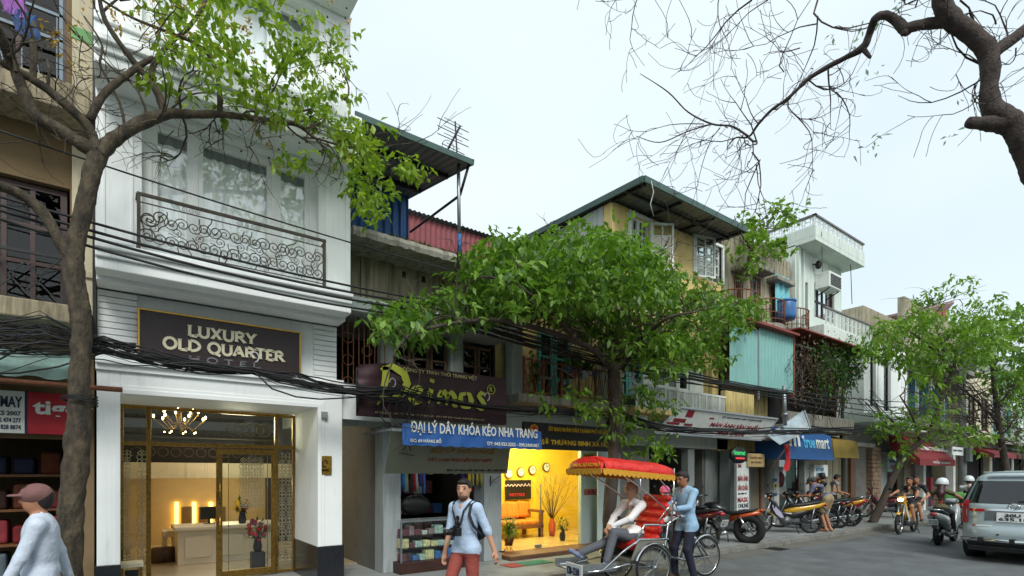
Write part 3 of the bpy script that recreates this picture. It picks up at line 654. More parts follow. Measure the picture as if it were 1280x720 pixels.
# shop awning of the left house, its pole and signs
aw = thing('ribbed_awning', (-2, 7.6, 2.7), 'grey green ribbed plastic awning over the left shop', 'awning')
n = 70; r0 = []; r1 = []
for i in range(n+1):
    x = -6+(AX1+.0+6-.12)*i/n; o = .025*[0, 1, 1, 0][i % 4]; r0.append((x, 7.98, 3.06+o)); r1.append((x, 7.3, 2.68+o))
MB().rings([r0, r1], 0, False, False, False).build('sheet', mat('awning_plastic', S(138, 168, 160), .5, .2, 2, dirt=(S(92, 96, 90), .7, 3), cov=.45), aw)
MB().tube([(-6, 7.26, 2.64), (.02, 7.24, 2.62)], .028, 8).build('pole', RUST, aw)
sgA = thing('tailor_sign', (-.9, 7.9, 2.3), 'white shop sign reading H MAY with phone numbers, far left', 'sign'); Y = 7.86; z0, z1 = 2.14, 2.6
bx('board', SIGNWHITE, sgA, -3, fX(31, Y), Y, Y+.04, z0, z1, bevel=.004); NAVY = mat('navy_ink', S(28, 36, 62), .6)
XL = -1.02
letters('NH MAY', (XL-.17, Y-.002, z1-.18), (1, 0, 0), (0, 0, 1), fX(28, Y)-XL+.17, .12, NAVY, sgA, bold=.03)
for k, tx in enumerate(('CS 2007', '42 474 277', '0 828 8874')): letters(tx, (XL-.05, Y-.002, z1-.27-k*.075), (1, 0, 0), (0, 0, 1), fX(26, Y)-XL+.05, .05, NAVY, sgA, bold=.02)
sgB = thing('red_shop_sign', (-.6, 7.9, 2.3), 'red shop sign with white tiger lettering behind the tree trunk', 'sign')
bx('board', mat('sign_red', S(170, 26, 40), .4, .1), sgB, fX(34, Y), -.36, Y, Y+.04, z0, z1, bevel=.004)
bx('border', NAVY, sgB, fX(31.6, Y), fX(34, Y), Y-.002, Y+.04, z0-.01, z1+.01)
letters('tiger', (fX(41, Y), Y-.002, z0+.17), (1, 0, 0), (0, 0, 1), .52, .2, SIGNWHITE, sgB, bold=.03)
# stock inside the left shop
GOODS = [mat('goods_%d' % i, tuple(q*.45 for q in c), .8, .4, 9) for i, c in enumerate((S(168, 40, 46), S(176, 92, 60), S(96, 60, 48), S(190, 170, 150), S(60, 70, 110), S(210, 80, 90), S(120, 140, 150), S(200, 160, 60)))]
GCOL = ('red', 'terracotta', 'dark brown', 'beige', 'navy', 'pink', 'grey blue', 'mustard'); TIER = ('lowest', 'second lowest', 'second highest', 'highest')
ORD = ['first', 'second', 'third', 'fourth', 'fifth', 'sixth', 'seventh', 'eighth', 'ninth', 'tenth', 'eleventh', 'twelfth', 'thirteenth', 'fourteenth', 'fifteenth', 'sixteenth', 'seventeenth', 'eighteenth']
for s in range(4):
    shf = thing('goods_shelf', (-1.5, 9, .4+s*.42), 'brown shelf board of the left shop, %s tier' % TIER[s], 'shelf')
    bx('board', WOOD, shf, -3, -.5, 8.7, 9.2, .4+s*.42, .43+s*.42)
    for i in range(9):
        x = -.6-i*.25; h = R.uniform(.15, .34); gi = R.randrange(8); q = tag(bx('goods_bundle', GOODS[gi], None, x-.2, x, 8.72+R.uniform(0, .1), 9.1, .432+s*.42, .43+s*.42+h, bevel=.03), '%s cloth bundle, %s from the right, left shop %s shelf' % (GCOL[gi], ORD[i], TIER[s]), 'bundle', 'cloth bundles in the left shop')
# ================================================================ shop house beside the hotel (concrete)
CX0, CX1 = 2.66, 5.72
hc = thing('concrete_shophouse', (4.2, 8, PZ), 'old concrete shophouse with blue tin room and tilted roof sheet', 'building')
A0, A1, S0, S1 = 3.34, 3.64, 3.64, 5.24
for a in ((A0, A1), (S1, 5.63)): bx('pier', mat('pale_pier', S(158, 166, 166), .8, .1, 2, .15, 60, dirt=(S(96, 100, 98), .6, 2), streak=True), hc, a[0], a[1], 7.95, 8.3, PZ, 2.44, bevel=.01)
b = MB(); b.box(CX0, 5.72, 8.0, 8.3, 2.45, 2.95); b.box(CX0, 5.72, 8.3, 14, 2.6, 2.9); b.build('lintel', GREYWALL, hc)
bx('alley_beam', WHITE, hc, CX0, A0+.1, 7.9, 8.0, 2.52, 3.05)
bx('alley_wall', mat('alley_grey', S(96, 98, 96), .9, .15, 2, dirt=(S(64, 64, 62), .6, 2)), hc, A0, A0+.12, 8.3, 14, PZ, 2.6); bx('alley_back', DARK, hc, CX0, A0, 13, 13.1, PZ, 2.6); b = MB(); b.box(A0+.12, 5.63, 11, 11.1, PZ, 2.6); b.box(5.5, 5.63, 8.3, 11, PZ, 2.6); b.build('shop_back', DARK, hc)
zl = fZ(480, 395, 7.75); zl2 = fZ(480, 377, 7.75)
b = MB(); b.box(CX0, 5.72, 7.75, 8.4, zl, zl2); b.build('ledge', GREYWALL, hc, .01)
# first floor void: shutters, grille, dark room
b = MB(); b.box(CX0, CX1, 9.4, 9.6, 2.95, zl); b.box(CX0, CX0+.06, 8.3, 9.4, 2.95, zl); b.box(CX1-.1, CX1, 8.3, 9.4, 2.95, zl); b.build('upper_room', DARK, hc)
bx('upper_pier', GREYWALL, hc, 3.4, 3.62, 8.2, 8.35, 2.95, zl); bx('upper_pier', GREYWALL, hc, 4.7, 4.95, 8.2, 8.35, 2.95, zl)
for x0 in (3.65, 4.0, 4.35, 4.98, 5.33): window(hc, x0, x0+.33, 2.98, zl-.08, 8.3, 1, 3, mat('old_shutter', S(112, 92, 72), .7, .3, 6), GLASSD, .05, .04, .05, name='shutter')
gr = MB()
for i in range(9): gr.box(CX0+.05+i*.085, CX0+.062+i*.085, 8.02, 8.032, 2.95, zl)
for k in range(5): gr.torus((CX0+.14+(k % 2)*.3, 8.02, 3.1+k*.17), (0, 1, 0), .08, .007, 14, 4)
gr.build('grille', RUST, hc)
zs0 = fZ(438, 292, 7.4); zs1 = fZ(438, 280, 7.4); holes = []
for px, py in ((456, 329), (505.5, 343), (529.7, 349), (553, 355), (575, 362)):
    x = fX(px, 8.1); z = fZ(px, py, 8.1); holes.append((x-.04, x+.04, z-.06, z+.06))
b = MB(); wall(b, CX0, 5.72, zl2, zs0, 8.1, 8.3, holes); b.box(CX0, CX1, 8.8, 14, zl2, zs0); b.box(3.02, 3.3, 8.06, 8.1, zl2, zs0); b.build('upper_wall', OLDWALL, hc)
slab = MB(); n = 40; rr = []
for i in range(n+1):
    x = CX0+(5.9-CX0)*i/n; e = R.uniform(-.012, .012); rr.append([(x, 7.4+e, zs0+R.uniform(-.01, .02)), (x, 7.38+e, zs0+.07), (x, 7.4+e, zs1), (x, 10, zs1+.02), (x, 10, zs0)])
slab.rings(rr, 0, False); slab.build('roof_slab', CONC, hc)
# moss along the slab edge
leafmat('moss_green', S(58, 70, 30), S(96, 104, 50), S(70, 90, 30)); ms = MB()
for i in range(900):
    x = R.uniform(3.2, 5.8); y = 7.4+abs(R.gauss(0, .12)); p = V((x, y, zs1+.005)); d = V((R.gauss(0, .5), R.gauss(-.3, .5), 1)).normalized()*R.uniform(.02, .07); s = V((R.gauss(0, 1), R.gauss(0, 1), 0)).normalized()*.012
    ms.add([p-s, p+s, p+d], [(0, 1, 2)])
o = tag(ms.build('moss', MATS['moss_green'], None), 'green moss and weeds along the concrete roof slab edge', 'moss', kind='stuff')
# blue tin room, roof sheet, post and aerial
XR = 4.54; YB = 9.6; zb0 = fZ(475, 300, YB); zr1 = fZ(510, 245, YB)
o = corrugated((2.4, YB, zb0), (XR, YB, zb0), zr1-zb0, .03, .16); o.build('blue_tin_wall', BLUETIN, hc)
corrugated((XR, YB, zb0), (XR, 13, zb0), zr1-zb0, .03, .16).build('blue_tin_wall', BLUETIN, hc)
b = MB(); b.box(3.9, 4.1, YB-.05, YB+.1, zs1, zb0+.1); b.box(XR-.3, XR, YB-.06, YB+.1, zs1, zb0+.1); b.box(2.9, 3.05, YB-.06, YB+.1, zs1, zb0+.12); b.build('pier_block', GREYWALL, hc)
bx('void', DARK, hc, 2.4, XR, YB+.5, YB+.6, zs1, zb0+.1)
zf = fZ(588, 203, 7.3); rf = thing('roof_sheet', (3.6, 8, zf), 'dark ribbed roof sheet with green edge tilted over the blue tin room', 'roof')
n = 60; r0 = []; r1 = []
for i in range(n+1):
    x = 2.64+(XR+.02-2.64)*i/n; o = .02*[0, 1, 1, 0][i % 4]; r0.append((x, 7.3, zf+o)); r1.append((x, 10.2, zr1+.12+o))
rs = MB().rings([r0, r1], 0, False, False, False); so = rs.build('sheet', TINROOF, rf); sm_ = so.modifiers.new('s', 'SOLIDIFY'); sm_.thickness = .012
b = MB(); b.bar((2.64, 7.28, zf), (XR+.05, 7.28, zf), .03, .09); b.bar((XR+.04, 7.26, zf), (XR+.04, 10.2, zr1+.12), .03, .08); b.build('edge_trim', GREENTRIM, rf)
for t in (.25, .6, .95): MB().bar((2.64, 7.3+2.9*t, zf+(zr1+.12-zf)*t-.05), (XR, 7.3+2.9*t, zf+(zr1+.12-zf)*t-.05), .05, .07).build('purlin', DKIRON, rf)
pt = thing('roof_post', W(573, 310, 7.5), 'slim grey post with blue foot propping the dark roof sheet', 'post'); p0 = W(574, 316, 7.5); p1 = W(573, 200, 7.5)
MB().tube([p0, (p0.x, p0.y, p0.z+.3)], .035, 8).build('foot', mat('blue_paint', S(50, 100, 160), .5), pt); MB().tube([(p0.x, p0.y, p0.z+.3), p1], .03, 8).build('shaft', STEEL, pt)
b = MB(); b.tube([W(586, 206, 7.35), W(575, 244, 7.5)], .022, 6); b.tube([W(575, 244, 7.5), W(513, 290, YB-.1)], .022, 6); b.build('brace', DKIRON, pt)
an = thing('tv_aerial', p1, 'thin metal television aerial above the roof post', 'aerial'); at_ = W(569, 152, 7.6); b = MB(); b.tube([p1-V((0, 0, .3)), at_], .014, 6); b.build('mast', DKIRON, an); b = MB()
for k, (py, s, r) in enumerate(((156, .3, 0), (166, .3, .2), (175, .3, -.2), (186, .22, .4))):
    q = W(567, py, 7.6); b.tube([q+V((-s, 0, .02*r)), q+V((s, .02, -.02*r))], .008, 4); b.tube([q+V((-s*.6, 0, .05)), q+V((s*.6, .02, .05))], .006, 4)
b.tube([W(559, 188, 7.6), W(575, 158, 7.6)], .018, 5); b.torus(W(560, 183, 7.6), (.2, 1, 0), .1, .005, 12, 4); b.build('rods', DKIRON, an)
# red tin wall far behind
rt = thing('red_tin_shed', W(560, 320, 11.5), 'red ribbed tin shed wall on the roof behind the post', 'shed'); za = fZ(516, 269, 11.5); xa, xb = fX(500, 11.5), fX(650, 11.5)
corrugated((xa, 11.5, zs1), (xb, 11.5, zs1), za-zs1, .025, .14).build('tin_wall', REDTIN, rt)
n = 120; r0 = []; r1 = []
for i in range(n+1):
    x = xa-.1+(xb-xa+.1)*i/n; o = .025*[0, 1, 1, 0][i % 4]; r0.append((x, 11.35, za+.03+o)); r1.append((x, 15, za+.4+o))
MB().rings([r0, r1], 0, False, False, False).build('tin_roof', TINROOF, rt); bx('back_wall', OLDWALL, rt, xa, xb, 14, 14.1, PZ, za)
# ---------------------------------------------------------------- signs of the concrete house
BAN = mat('maroon_banner', S(58, 30, 36), .6, .2, 2); LIME = mat('lime_print', S(176, 184, 62), .6, .1)
dm = thing('maroon_banner', W(540, 490, 7.3), 'sagging maroon banner with lime brush lettering above the garment shop', 'banner'); Y = 7.3
xl, xr = fX(448, Y), fX(633, Y); zt = fZ(448, 449, Y); zb = fZ(448, 519, Y); rr = []; nx = 40
for j in range(13):
    t = j/12; rr.append([(xl+(xr-xl)*i/nx, Y+.02*math.sin(i*.9+j*.7)*(1-i/nx)+.03*math.exp(-i/4)*math.sin(j*2.2), zt+(zb-zt)*t-(.05*math.exp(-i/5)*(1-t)*0)+.12*(1-t)*max(0, 1-i/7)*-.6) for i in range(nx+1)])
m = MB().rings(rr, 0, True, False, False); m.build('cloth', BAN, dm)
bx('backing', DKIRON, dm, xl, xr, Y+.07, Y+.1, zb, zt-.1)
# brush letters as tapering strokes
def brush(parent, m, o, s, strokes, y, nm='letter'):
    for letter in strokes:
        q = MB()
        for st, rad in letter:
            pts = [(o.x+p[0]*s, y, o.z+p[1]*s) for p in st]
            k = len(pts); fine = []; fr2 = []
            for i in range(k-1):
                for t in (0, .33, .66): fine.append(V(pts[i]).lerp(V(pts[i+1]), t)); fr2.append((rad[i]+(rad[i+1]-rad[i])*t)*s)
            fine.append(V(pts[-1])); fr2.append(rad[-1]*s); rings = []
            for i, p in enumerate(fine):
                t = (fine[min(i+1, len(fine)-1)]-fine[max(i-1, 0)]).normalized(); nn = V((-t.z, 0, t.x)); rings.append([p+nn*fr2[i], p-nn*fr2[i]])
            q.rings(rings, 0, False, False, False)
        ob = q.build(nm, m, parent); sd = ob.modifiers.new('s', 'SOLIDIFY'); sd.thickness = .008
o0 = W(473, 502, Y-.03); sc_ = (fX(612, Y)-fX(473, Y))/5.6
brush(dm, LIME, o0, sc_, [
 [([(.35, 1.5), (.3, .9), (.15, .2), (-.05, -.15)], [.16, .15, .1, .03]), ([(.1, 1.35), (.6, 1.55), (1.15, 1.3), (1.3, .9), (1.1, .45), (.6, .15), (.2, .2)], [.05, .13, .17, .17, .15, .1, .05])],
 [([(1.5, .35), (1.85, .5), (2.0, .72), (1.75, .8), (1.5, .55), (1.45, .25), (1.65, .08), (2.0, .12)], [.06, .07, .09, .09, .11, .12, .11, .03])],
 [([(2.45, .75), (2.35, .4), (2.3, .1)], [.12, .12, .05]), ([(2.48, 1.05), (2.52, 1.2)], [.11, .11])],
 [([(2.8, .1), (2.88, .5), (2.95, .75)], [.06, .13, .06]), ([(2.9, .5), (3.15, .72), (3.25, .5), (3.22, .1)], [.05, .1, .13, .06]), ([(3.25, .5), (3.5, .72), (3.65, .5), (3.62, .1), (3.8, .08)], [.05, .1, .13, .1, .02])],
 [([(4.3, .72), (4.0, .65), (3.95, .35), (4.1, .1), (4.4, .12), (4.55, .4), (4.45, .68), (4.25, .74)], [.06, .1, .14, .12, .11, .14, .11, .05])],
 [([(5.35, .75), (5.1, .82), (4.95, .65), (5.15, .45), (5.3, .25), (5.1, .05), (4.85, .1)], [.05, .1, .11, .12, .11, .1, .03])]], Y-.034)
q = MB(); rc = W(614, 487, Y-.03); q.torus(rc, (0, 1, 0), .075, .009, 20, 4); q.build('registered_ring', LIME, dm); letters('R', rc+V((-.03, 0, -.035)), (1, 0, 0), (0, 0, 1), .06, .075, LIME, dm, bold=.02)
PALEY = mat('pale_yellow_print', S(196, 184, 130), .6)
letters('CÔNG TY TNHH THỜI TRANG VIỆT', W(503, 465, Y-.03), (1, 0, 0), (0, 0, 1), fX(596, Y)-fX(503, Y), .09, PALEY, dm, bold=.015)
letters('69 Hàng Bồ - Hà Nội * Mobile: 0987 829 262 - 0913 595 254 * Email: vietbelt@yahoo.com', W(469, 517, Y-.03), (1, 0, 0), (0, 0, 1), fX(605, Y)-fX(469, Y), .045, PALEY, dm)
bb = thing('blue_banner', W(590, 545, 6.95), 'blue scalloped banner with white lettering under the maroon banner', 'banner'); Y = 6.95
xl, xr = fX(503, Y), fX(677, Y); zt = fZ(503, 529, Y); zb = fZ(503, 555, Y); rr = []; nx = 96
for j in range(5):
    t = j/4; rr.append([(xl+(xr-xl)*i/nx, Y+.008*math.sin(i*.4+j), zt+(zb-zt)*t-(.018*abs(math.sin(i*.42)) if j == 4 else 0)) for i in range(nx+1)])
MB().rings(rr, 0, True, False, False).build('cloth', mat('blue_print', S(34, 88, 158), .6, .15, 2.5, dirt=(S(70, 104, 150), .5, 3)), bb)
letters('ĐẠI LÝ DÂY KHÓA KÉO NHA TRANG', (fX(513, Y), Y-.014, zb+.13), (1, 0, 0), (0, 0, 1), fX(671, Y)-fX(513, Y), .235, SIGNWHITE, bb, bold=.02)
letters('ĐC: 69 HÀNG BỒ', (fX(512, Y), Y-.014, zb+.03), (1, 0, 0), (0, 0, 1), fX(551, Y)-fX(512, Y), .075, SIGNWHITE, bb, bold=.02)
letters('ĐT: 043.923.3252 - 090.2460.067', (fX(608, Y), Y-.014, zb+.025), (1, 0, 0), (0, 0, 1), fX(673, Y)-fX(608, Y), .06, SIGNWHITE, bb, bold=.02)
pa = thing('awning_panel', W(560, 575, 7.1), 'dull cream tilted awning panel with faded garment lettering under the blue banner', 'awning')
ya, yb = 6.99, 7.55; T0 = V((fX(489, ya), ya, fZ(489, 537, ya))); T1 = V((fX(640, ya), ya, T0.z)); zl_ = fZ(483, 592, yb-.1); B0 = V((fX(481, yb), yb, zl_)); B1 = V((fX(634, yb), yb, zl_))
m = MB(); nrm = (T1-T0).cross(B0-T0).normalized()*.02; m.add([T0, T1, B1, B0, T0+nrm, T1+nrm, B1+nrm, B0+nrm], [(0, 1, 2, 3), (7, 6, 5, 4), (0, 4, 5, 1), (1, 5, 6, 2), (2, 6, 7, 3), (3, 7, 4, 0)]); m.build('panel', mat('dull_cream_board', S(128, 132, 116), .7, .12, 2, dirt=(S(84, 86, 76), .5, 2)), pa)
m = MB(); m.bar(T0, T1, .04, .04); m.bar(T0, V((T0.x, 8.0, T0.z)), .03, .03); m.bar(T1, V((T1.x, 8.0, T1.z)), .03, .03); m.build('bracket', STEEL, pa)
up = (T0-B0).normalized(); off = -nrm.normalized()*.006 if nrm.y > 0 else nrm.normalized()*.026
if off.y > 0: off = -off
hh = (T0-B0).length
def onpanel(tx, u0, u1, v0, v1, m, **k): letters(tx, B0+(B1-B0)*u0+up*hh*v0+off, (1, 0, 0), up, (B1-B0).length*(u1-u0), hh*(v1-v0), m, pa, **k)
onpanel('ĐẠI LÝ PHÂN PHỐI', .3, .82, .5, .66, mat('faded_ochre', S(150, 118, 52), .7), bold=.02, shear=.2)
onpanel('CÁC LOẠI PHỤ LIỆU MAY MẶC', .29, .82, .3, .42, mat('faded_red', S(140, 62, 50), .7), bold=.015, shear=.2)
onpanel('ĐC: 69 Hàng Bồ, Hà Nội - ĐT: 9233252', .46, .97, .06, .13, DARK)
fg = MB(); q0 = B0+(B1-B0)*.1+up*hh*.5+off*1.2
for a, c in (((0, .05), (.06, .2)), ((.06, .2), (.12, .05)), ((.06, .2), (.07, .28)), ((-.05, 0), (.2, -.05)), ((.03, .2), (.12, .24))): fg.bar(q0+V((a[0], 0, 0))+up*a[1], q0+V((c[0], 0, 0))+up*c[1], .012, .004)
fg.tube([q0+V((.085, 0, 0))+up*.3, q0+V((.1, 0, 0))+up*.33], .02, 6); fg.build('drawn_figure', DARK, pa)
# ---------------------------------------------------------------- garment shop stock
rb = [mat('cloth_%d' % i, c, .8, .2, 12) for i, c in enumerate((S(60, 120, 190), S(96, 50, 130), S(40, 60, 120), S(190, 190, 200), S(160, 30, 50), S(40, 40, 44), S(200, 170, 50), S(90, 170, 210), S(150, 60, 90), S(70, 110, 60)))]
def cloth_strip(x, y, z1, ln, wd, m, ph):
    q = MB(); rr = []
    for j in range(6):
        t = j/5; rr.append([(x+wd*i/4*(1+.25*t), y+.02*math.sin(i*1.6+ph)*(.4+t), z1-ln*t) for i in range(5)])
    q.rings(rr, 0, True, False, False); o = q.build('hanging_scarf', m); s = o.modifiers.new('s', 'SOLIDIFY'); s.thickness = .006; return o
for i in range(17):
    x = fX(502, 8.05)+i*.052; tag(cloth_strip(x, 8.05+.03*(i % 3), 2.12, R.uniform(.62, .78) if i < 9 else R.uniform(.3, .45), .045, rb[(i*7) % 8], i), 'thin hanging scarf, %s from the left jamb of the garment shop' % ORD[i], 'scarf', 'scarves hung in the garment shop')
for i in range(12):
    x = fX(560, 8.15)+i*.05; tag(cloth_strip(x, 8.2, 2.1, R.uniform(.3, .42) if i < 6 else R.uniform(.6, .75), .05, rb[(i*3+4) % 10], i), 'short scarf behind the walking man, %s from the middle of the garment shop' % ORD[i], 'scarf', 'scarves hung in the garment shop')
for i in range(7): tag(cloth_strip(4.95+.04*i, 8.02, 2.1, .62, .04, rb[(6, 9, 6, 2)[i % 4]], i), 'yellow or green ribbon, %s in the row at the right shop jamb' % ORD[i], 'ribbon', 'ribbons by the right jamb of the garment shop')
dc = thing('display_case', (4.1, 7.85, PZ), 'glass display case filled with sewing goods in the garment shop', 'display case'); x0, x1, y0, y1, zt = fX(501, 7.7), fX(588, 7.7), 7.7, 8.05, .93
b = MB()
for x in (x0, x1-.025):
    for y in (y0, y1-.025): b.box(x, x+.025, y, y+.025, .3, zt)
b.box(x0, x1, y0, y0+.025, zt, zt+.03); b.box(x0, x1, y1-.025, y1, zt, zt+.03); b.build('frame', STEEL, dc); bx('base', DARKWOOD, dc, x0-.02, x1+.02, y0-.02, y1, PZ, .3, bevel=.006)
bx('pane', CLEAR, dc, x0+.025, x1-.025, y0+.006, y0+.012, .3, zt); bx('pane', CLEAR, dc, x0, x1, y0+.025, y1-.025, zt+.005, zt+.012)
for z in (.5, .7): bx('shelf', GLASSM, dc, x0+.02, x1-.02, y0+.03, y1, z, z+.008)
gd = [mat('packet_%d' % i, c, .6, .45, 26) for i, c in enumerate((S(206, 206, 196), S(150, 120, 124), S(110, 60, 70), S(170, 190, 180), S(60, 110, 170), S(212, 200, 150), S(60, 50, 60)))]
for ti, z in enumerate((.3, .508, .708)):
    x = x0+.04; k = 0
    while x < x1-.12:
        wd = R.uniform(.08, .17); tag(bx('goods_packet', R.choice(gd), None, x, x+wd, y0+.05+R.uniform(0, .04), y0+.22, z+.002, z+R.uniform(.06, .16), bevel=.012), 'sewing packet, %s from the left on the %s level of the glass display case' % (ORD[k], ('bottom', 'middle', 'top')[ti]), 'packet', 'packets in the display case'); x += wd+.012; k += 1
tag(bx('blue_basket', mat('blue_plastic', S(50, 104, 160), .4), None, fX(567, 7.9), fX(585, 7.9), 7.78, 7.98, zt+.034, zt+.2, bevel=.015), 'bright blue plastic basket on the glass display case', 'basket')
hb = thing('black_wok_hat', (3.95, 8.15, 1.15), 'dark round leather bag leaning above the display case', 'bag'); MB().ball((fX(519, 8.2), 8.2, 1.17), (.3, .1, .17), 14).build('body', BLACKPL, hb); MB().torus((fX(519, 8.2), 8.14, 1.2), (0, 1, .2), .16, .012, 20, 5).build('strap', DARK, hb)
for i in range(26):
    z = .5+(i % 4)*.4; x = 3.8+(i//4)*.22; tag(bx('stock_box', R.choice(gd+rb[:4]), None, x, x+.18, 9.6, 9.9, z, z+R.uniform(.15, .3), bevel=.01), 'dim stock box, %s column and %s tier at the back of the garment shop' % (ORD[i//4], ORD[i % 4]), 'box', 'stock boxes at the back of the garment shop')
bx('stock_shelf', DARKWOOD, None, 3.7, 5.4, 9.55, 9.95, .2, .498); tag(bpy.data.objects['stock_shelf'], 'dark wooden base under the stock boxes of the garment shop', 'shelf')
lamp('shop_light', (4.4, 9, 2.3), 3, (1, .93, .85), .1, hc)
bk = thing('wall_hook', W(616, 598, 7.93), 'small black iron bracket on the pier left of the yellow shop', 'bracket'); p = W(613, 602, 7.94); MB().tube([p+V((0, 0, -.08)), p+V((0, -.01, .1))], .01, 5).bar(p+V((0, 0, -.02)), p+V((.14, -.1, .1)), .012, .012).build('arm', DKIRON, bk)
# ================================================================ house over the lit yellow shop
DX0, DX1 = 5.74, 8.58
hd1 = thing('balcony_shophouse', (7, 8, PZ), 'ochre shophouse with teal shutters and iron balcony above the lit yellow shop', 'building')
YX0, YX1 = 5.66, 8.12
b = MB(); b.box(YX1+.3, DX1+.02, 8.0, 8.3, PZ, 2.9); b.box(DX0-.02, DX1, 8.0, 8.3, 2.42, 3.0); b.build('wall', GREYWALL, hd1)
bx('balcony_slab', CONC, hd1, DX0-.06, DX1-.02, 7.5, 8.5, 2.98, 3.14, bevel=.02)
b = MB(); wall(b, DX0, DX1, 3.14, 5.2, 8.4, 8.6, [(fX(672, 8.4), fX(712, 8.4), 3.14, 4.6), (fX(636, 8.4), fX(650, 8.4), 3.14, 4.6)]); b.build('ochre_wall', YELLOW, hd1)
b = MB(); b.box(DX0, DX1, 9.2, 14, 3.14, 5.2); b.box(DX0, DX1, 8.3, 14, 5.2, 5.35); b.build('house_body', SHADE, hd1)
for x0, x1, m in ((fX(672, 8.38), fX(691, 8.38), TEALP), (fX(692, 8.38), fX(712, 8.38), TEALP), (fX(632, 8.36), fX(650, 8.36), TEALP)): window(hd1, x0, x1, 3.16, 4.6, 8.35, 1, 3, m, GLASSD, .07, .05, .05, name='shutter')
# iron balcony
rl2 = MB(); y = 7.56; xa, xb = fX(655, y), fX(764, y); z0, z1 = 3.15, 3.78
rl2.box(xa, xb, y-.012, y+.012, z1-.025, z1); rl2.box(xa, xb, y-.01, y+.01, z0+.03, z0+.05)
for i in range(6): rl2.box(xa+(xb-xa)*i/5-.02, xa+(xb-xa)*i/5+.02, y-.02, y+.02, z0, z1+.03)
r2 = rl2.build('balcony_railing', RUST, hd1)
for i in range(26):
    x = xa+.06+(xb-xa-.1)*i/25; q = MB(); s = .05
    q.tube([(x-s, y, z0+.06), (x, y, z0+.28), (x+s, y, z1-.04)] if i % 2 else [(x+s, y, z0+.06), (x, y, z0+.28), (x-s, y, z1-.04)], .008, 5); q.build('baluster', RUST, r2)
sp2 = spiral(.07).build('scroll', RUST, r2); sp2.location = (xa+.1, y, z0+.14)
for i in range(12): scroll(sp2, r2, xa+.1+i*.16, y, z0+(.14 if i % 2 else .5), R.uniform(.7, 1.), i*1.3, i % 2)
q = MB()
for i in range(7): q.torus((fX(708, y)+i*.13, y-.005, z1-.09), (0, 1, 0), .05, .012, 14, 5)
q.build('blue_rings', mat('blue_enamel', S(60, 96, 150), .4), r2)
bx('grey_pier', GREYWALL, hd1, fX(640, 7.9), fX(653, 7.9), 7.9, 8.1, 3.14, 4.6)
# potted plants on the balcony
def plant(name, p, h, n, m, label, pot=True, sp_=.22, cat='plant', lw=.03, ll=.16, potm=None, droop=.5):
    t = thing(name, p, label, cat); p = V(p); z = 0
    if pot:
        MB().lathe([(.07, 0), (.1, .14), (.11, .15), (.09, .15), (.085, .12)], 12, Matrix.Translation(p)).build('pot', potm or RUST, t); z = .13
    st = MB(); lf = MB()
    for i in range(n):
        d = V((R.gauss(0, 1), R.gauss(0, 1), 0)).normalized()*sp_*R.uniform(.2, 1); e = p+V((0, 0, z))+d+V((0, 0, h*R.uniform(.5, 1))); c = p+V((0, 0, z)); st.tube([c, c.lerp(e, .5)+V((0, 0, .05)), e], .005, 4)
        for k in range(7):
            o = c.lerp(e, R.uniform(.35, 1)); dd = V((R.gauss(0, 1), R.gauss(0, 1), R.gauss(-droop+.3, .5))).normalized(); s, u = frame(dd); ll_ = ll*R.uniform(.6, 1.2)
            lf.add([o, o+dd*ll_*.5+s*lw+u*.01, o+dd*ll_-u*.02, o+dd*ll_*.5-s*lw+u*.01], [(0, 1, 2, 3)])
    st.build('stems', MATS['leaf_dark'], t); o = lf.build('foliage', m, t); o['kind'] = 'stuff'; return t
LEAFG = leafmat('leaf_green', S(46, 84, 28), S(124, 158, 56), S(116, 164, 40), .36); LEAFY = leafmat('leaf_yellowgreen', S(60, 104, 34), S(128, 160, 54), S(130, 172, 44), .4)
plant('potted_shrub', W(668, 500, 7.75), .95, 22, MATS['leaf_dark'], 'dark slender shrub in a pot beside the teal shutters', lw=.018)
plant('potted_plant', W(716, 473, 7.62), .42, 14, LEAFG, 'leafy plant in a brown pot on the iron balcony rail')
plant('hanging_plant', W(730, 474, 7.6), .32, 10, MATS['leaf_dark'], 'small plant in a blue white pot on the iron balcony rail', potm=mat('blue_white_pot', S(170, 190, 210), .3))
# black sign
bs = thing('black_sign', W(710, 545, 7.5), 'black sign with yellow city department lettering over the yellow shop', 'sign'); Y = 7.45
zt, zb = fZ(660, 527, Y), fZ(660, 561, Y); bx('board', mat('sign_black', S(22, 22, 24), .4), bs, fX(655, Y), fX(768, Y), Y, Y+.06, zb, zt, bevel=.005)
SY = mat('sign_yellow', S(200, 164, 36), .5, .1)
ftext('ỦY BAN NHÂN DÂN THÀNH PHỐ HÀ NỘI', 686, 760, 530.5, 540, Y-.002, SY, bs, bold=.02); ftext('SỞ THƯƠNG BINH XÃ HỘI', 677, 762, 547, 557, Y-.002, SY, bs, bold=.03)
e0 = W(667, 537, Y-.005); q = MB(); q.lathe([(.001, 0), (.1, 0), (.1, .012), (.001, .012)], 20, Matrix.Translation(e0) @ Matrix.Rotation(math.pi/2, 4, 'X')); q.build('emblem', mat('emblem_red', S(176, 60, 30), .5), bs); q = MB(); q.torus(e0+V((0, -.012, 0)), (0, 1, 0), .085, .01, 20, 5); q.build('emblem_ring', SY, bs)
bw = thing('white_board', W(795, 527, 7.55), 'white board with small black letters behind the crown of the street tree', 'sign'); bx('board', SIGNWHITE, bw, fX(772, 7.5), fX(810, 7.5), 7.5, 7.54, fZ(790, 534, 7.5), fZ(790, 518, 7.5)); ftext('PHÚ', 786, 800, 520, 527, 7.498, DARK, bw)
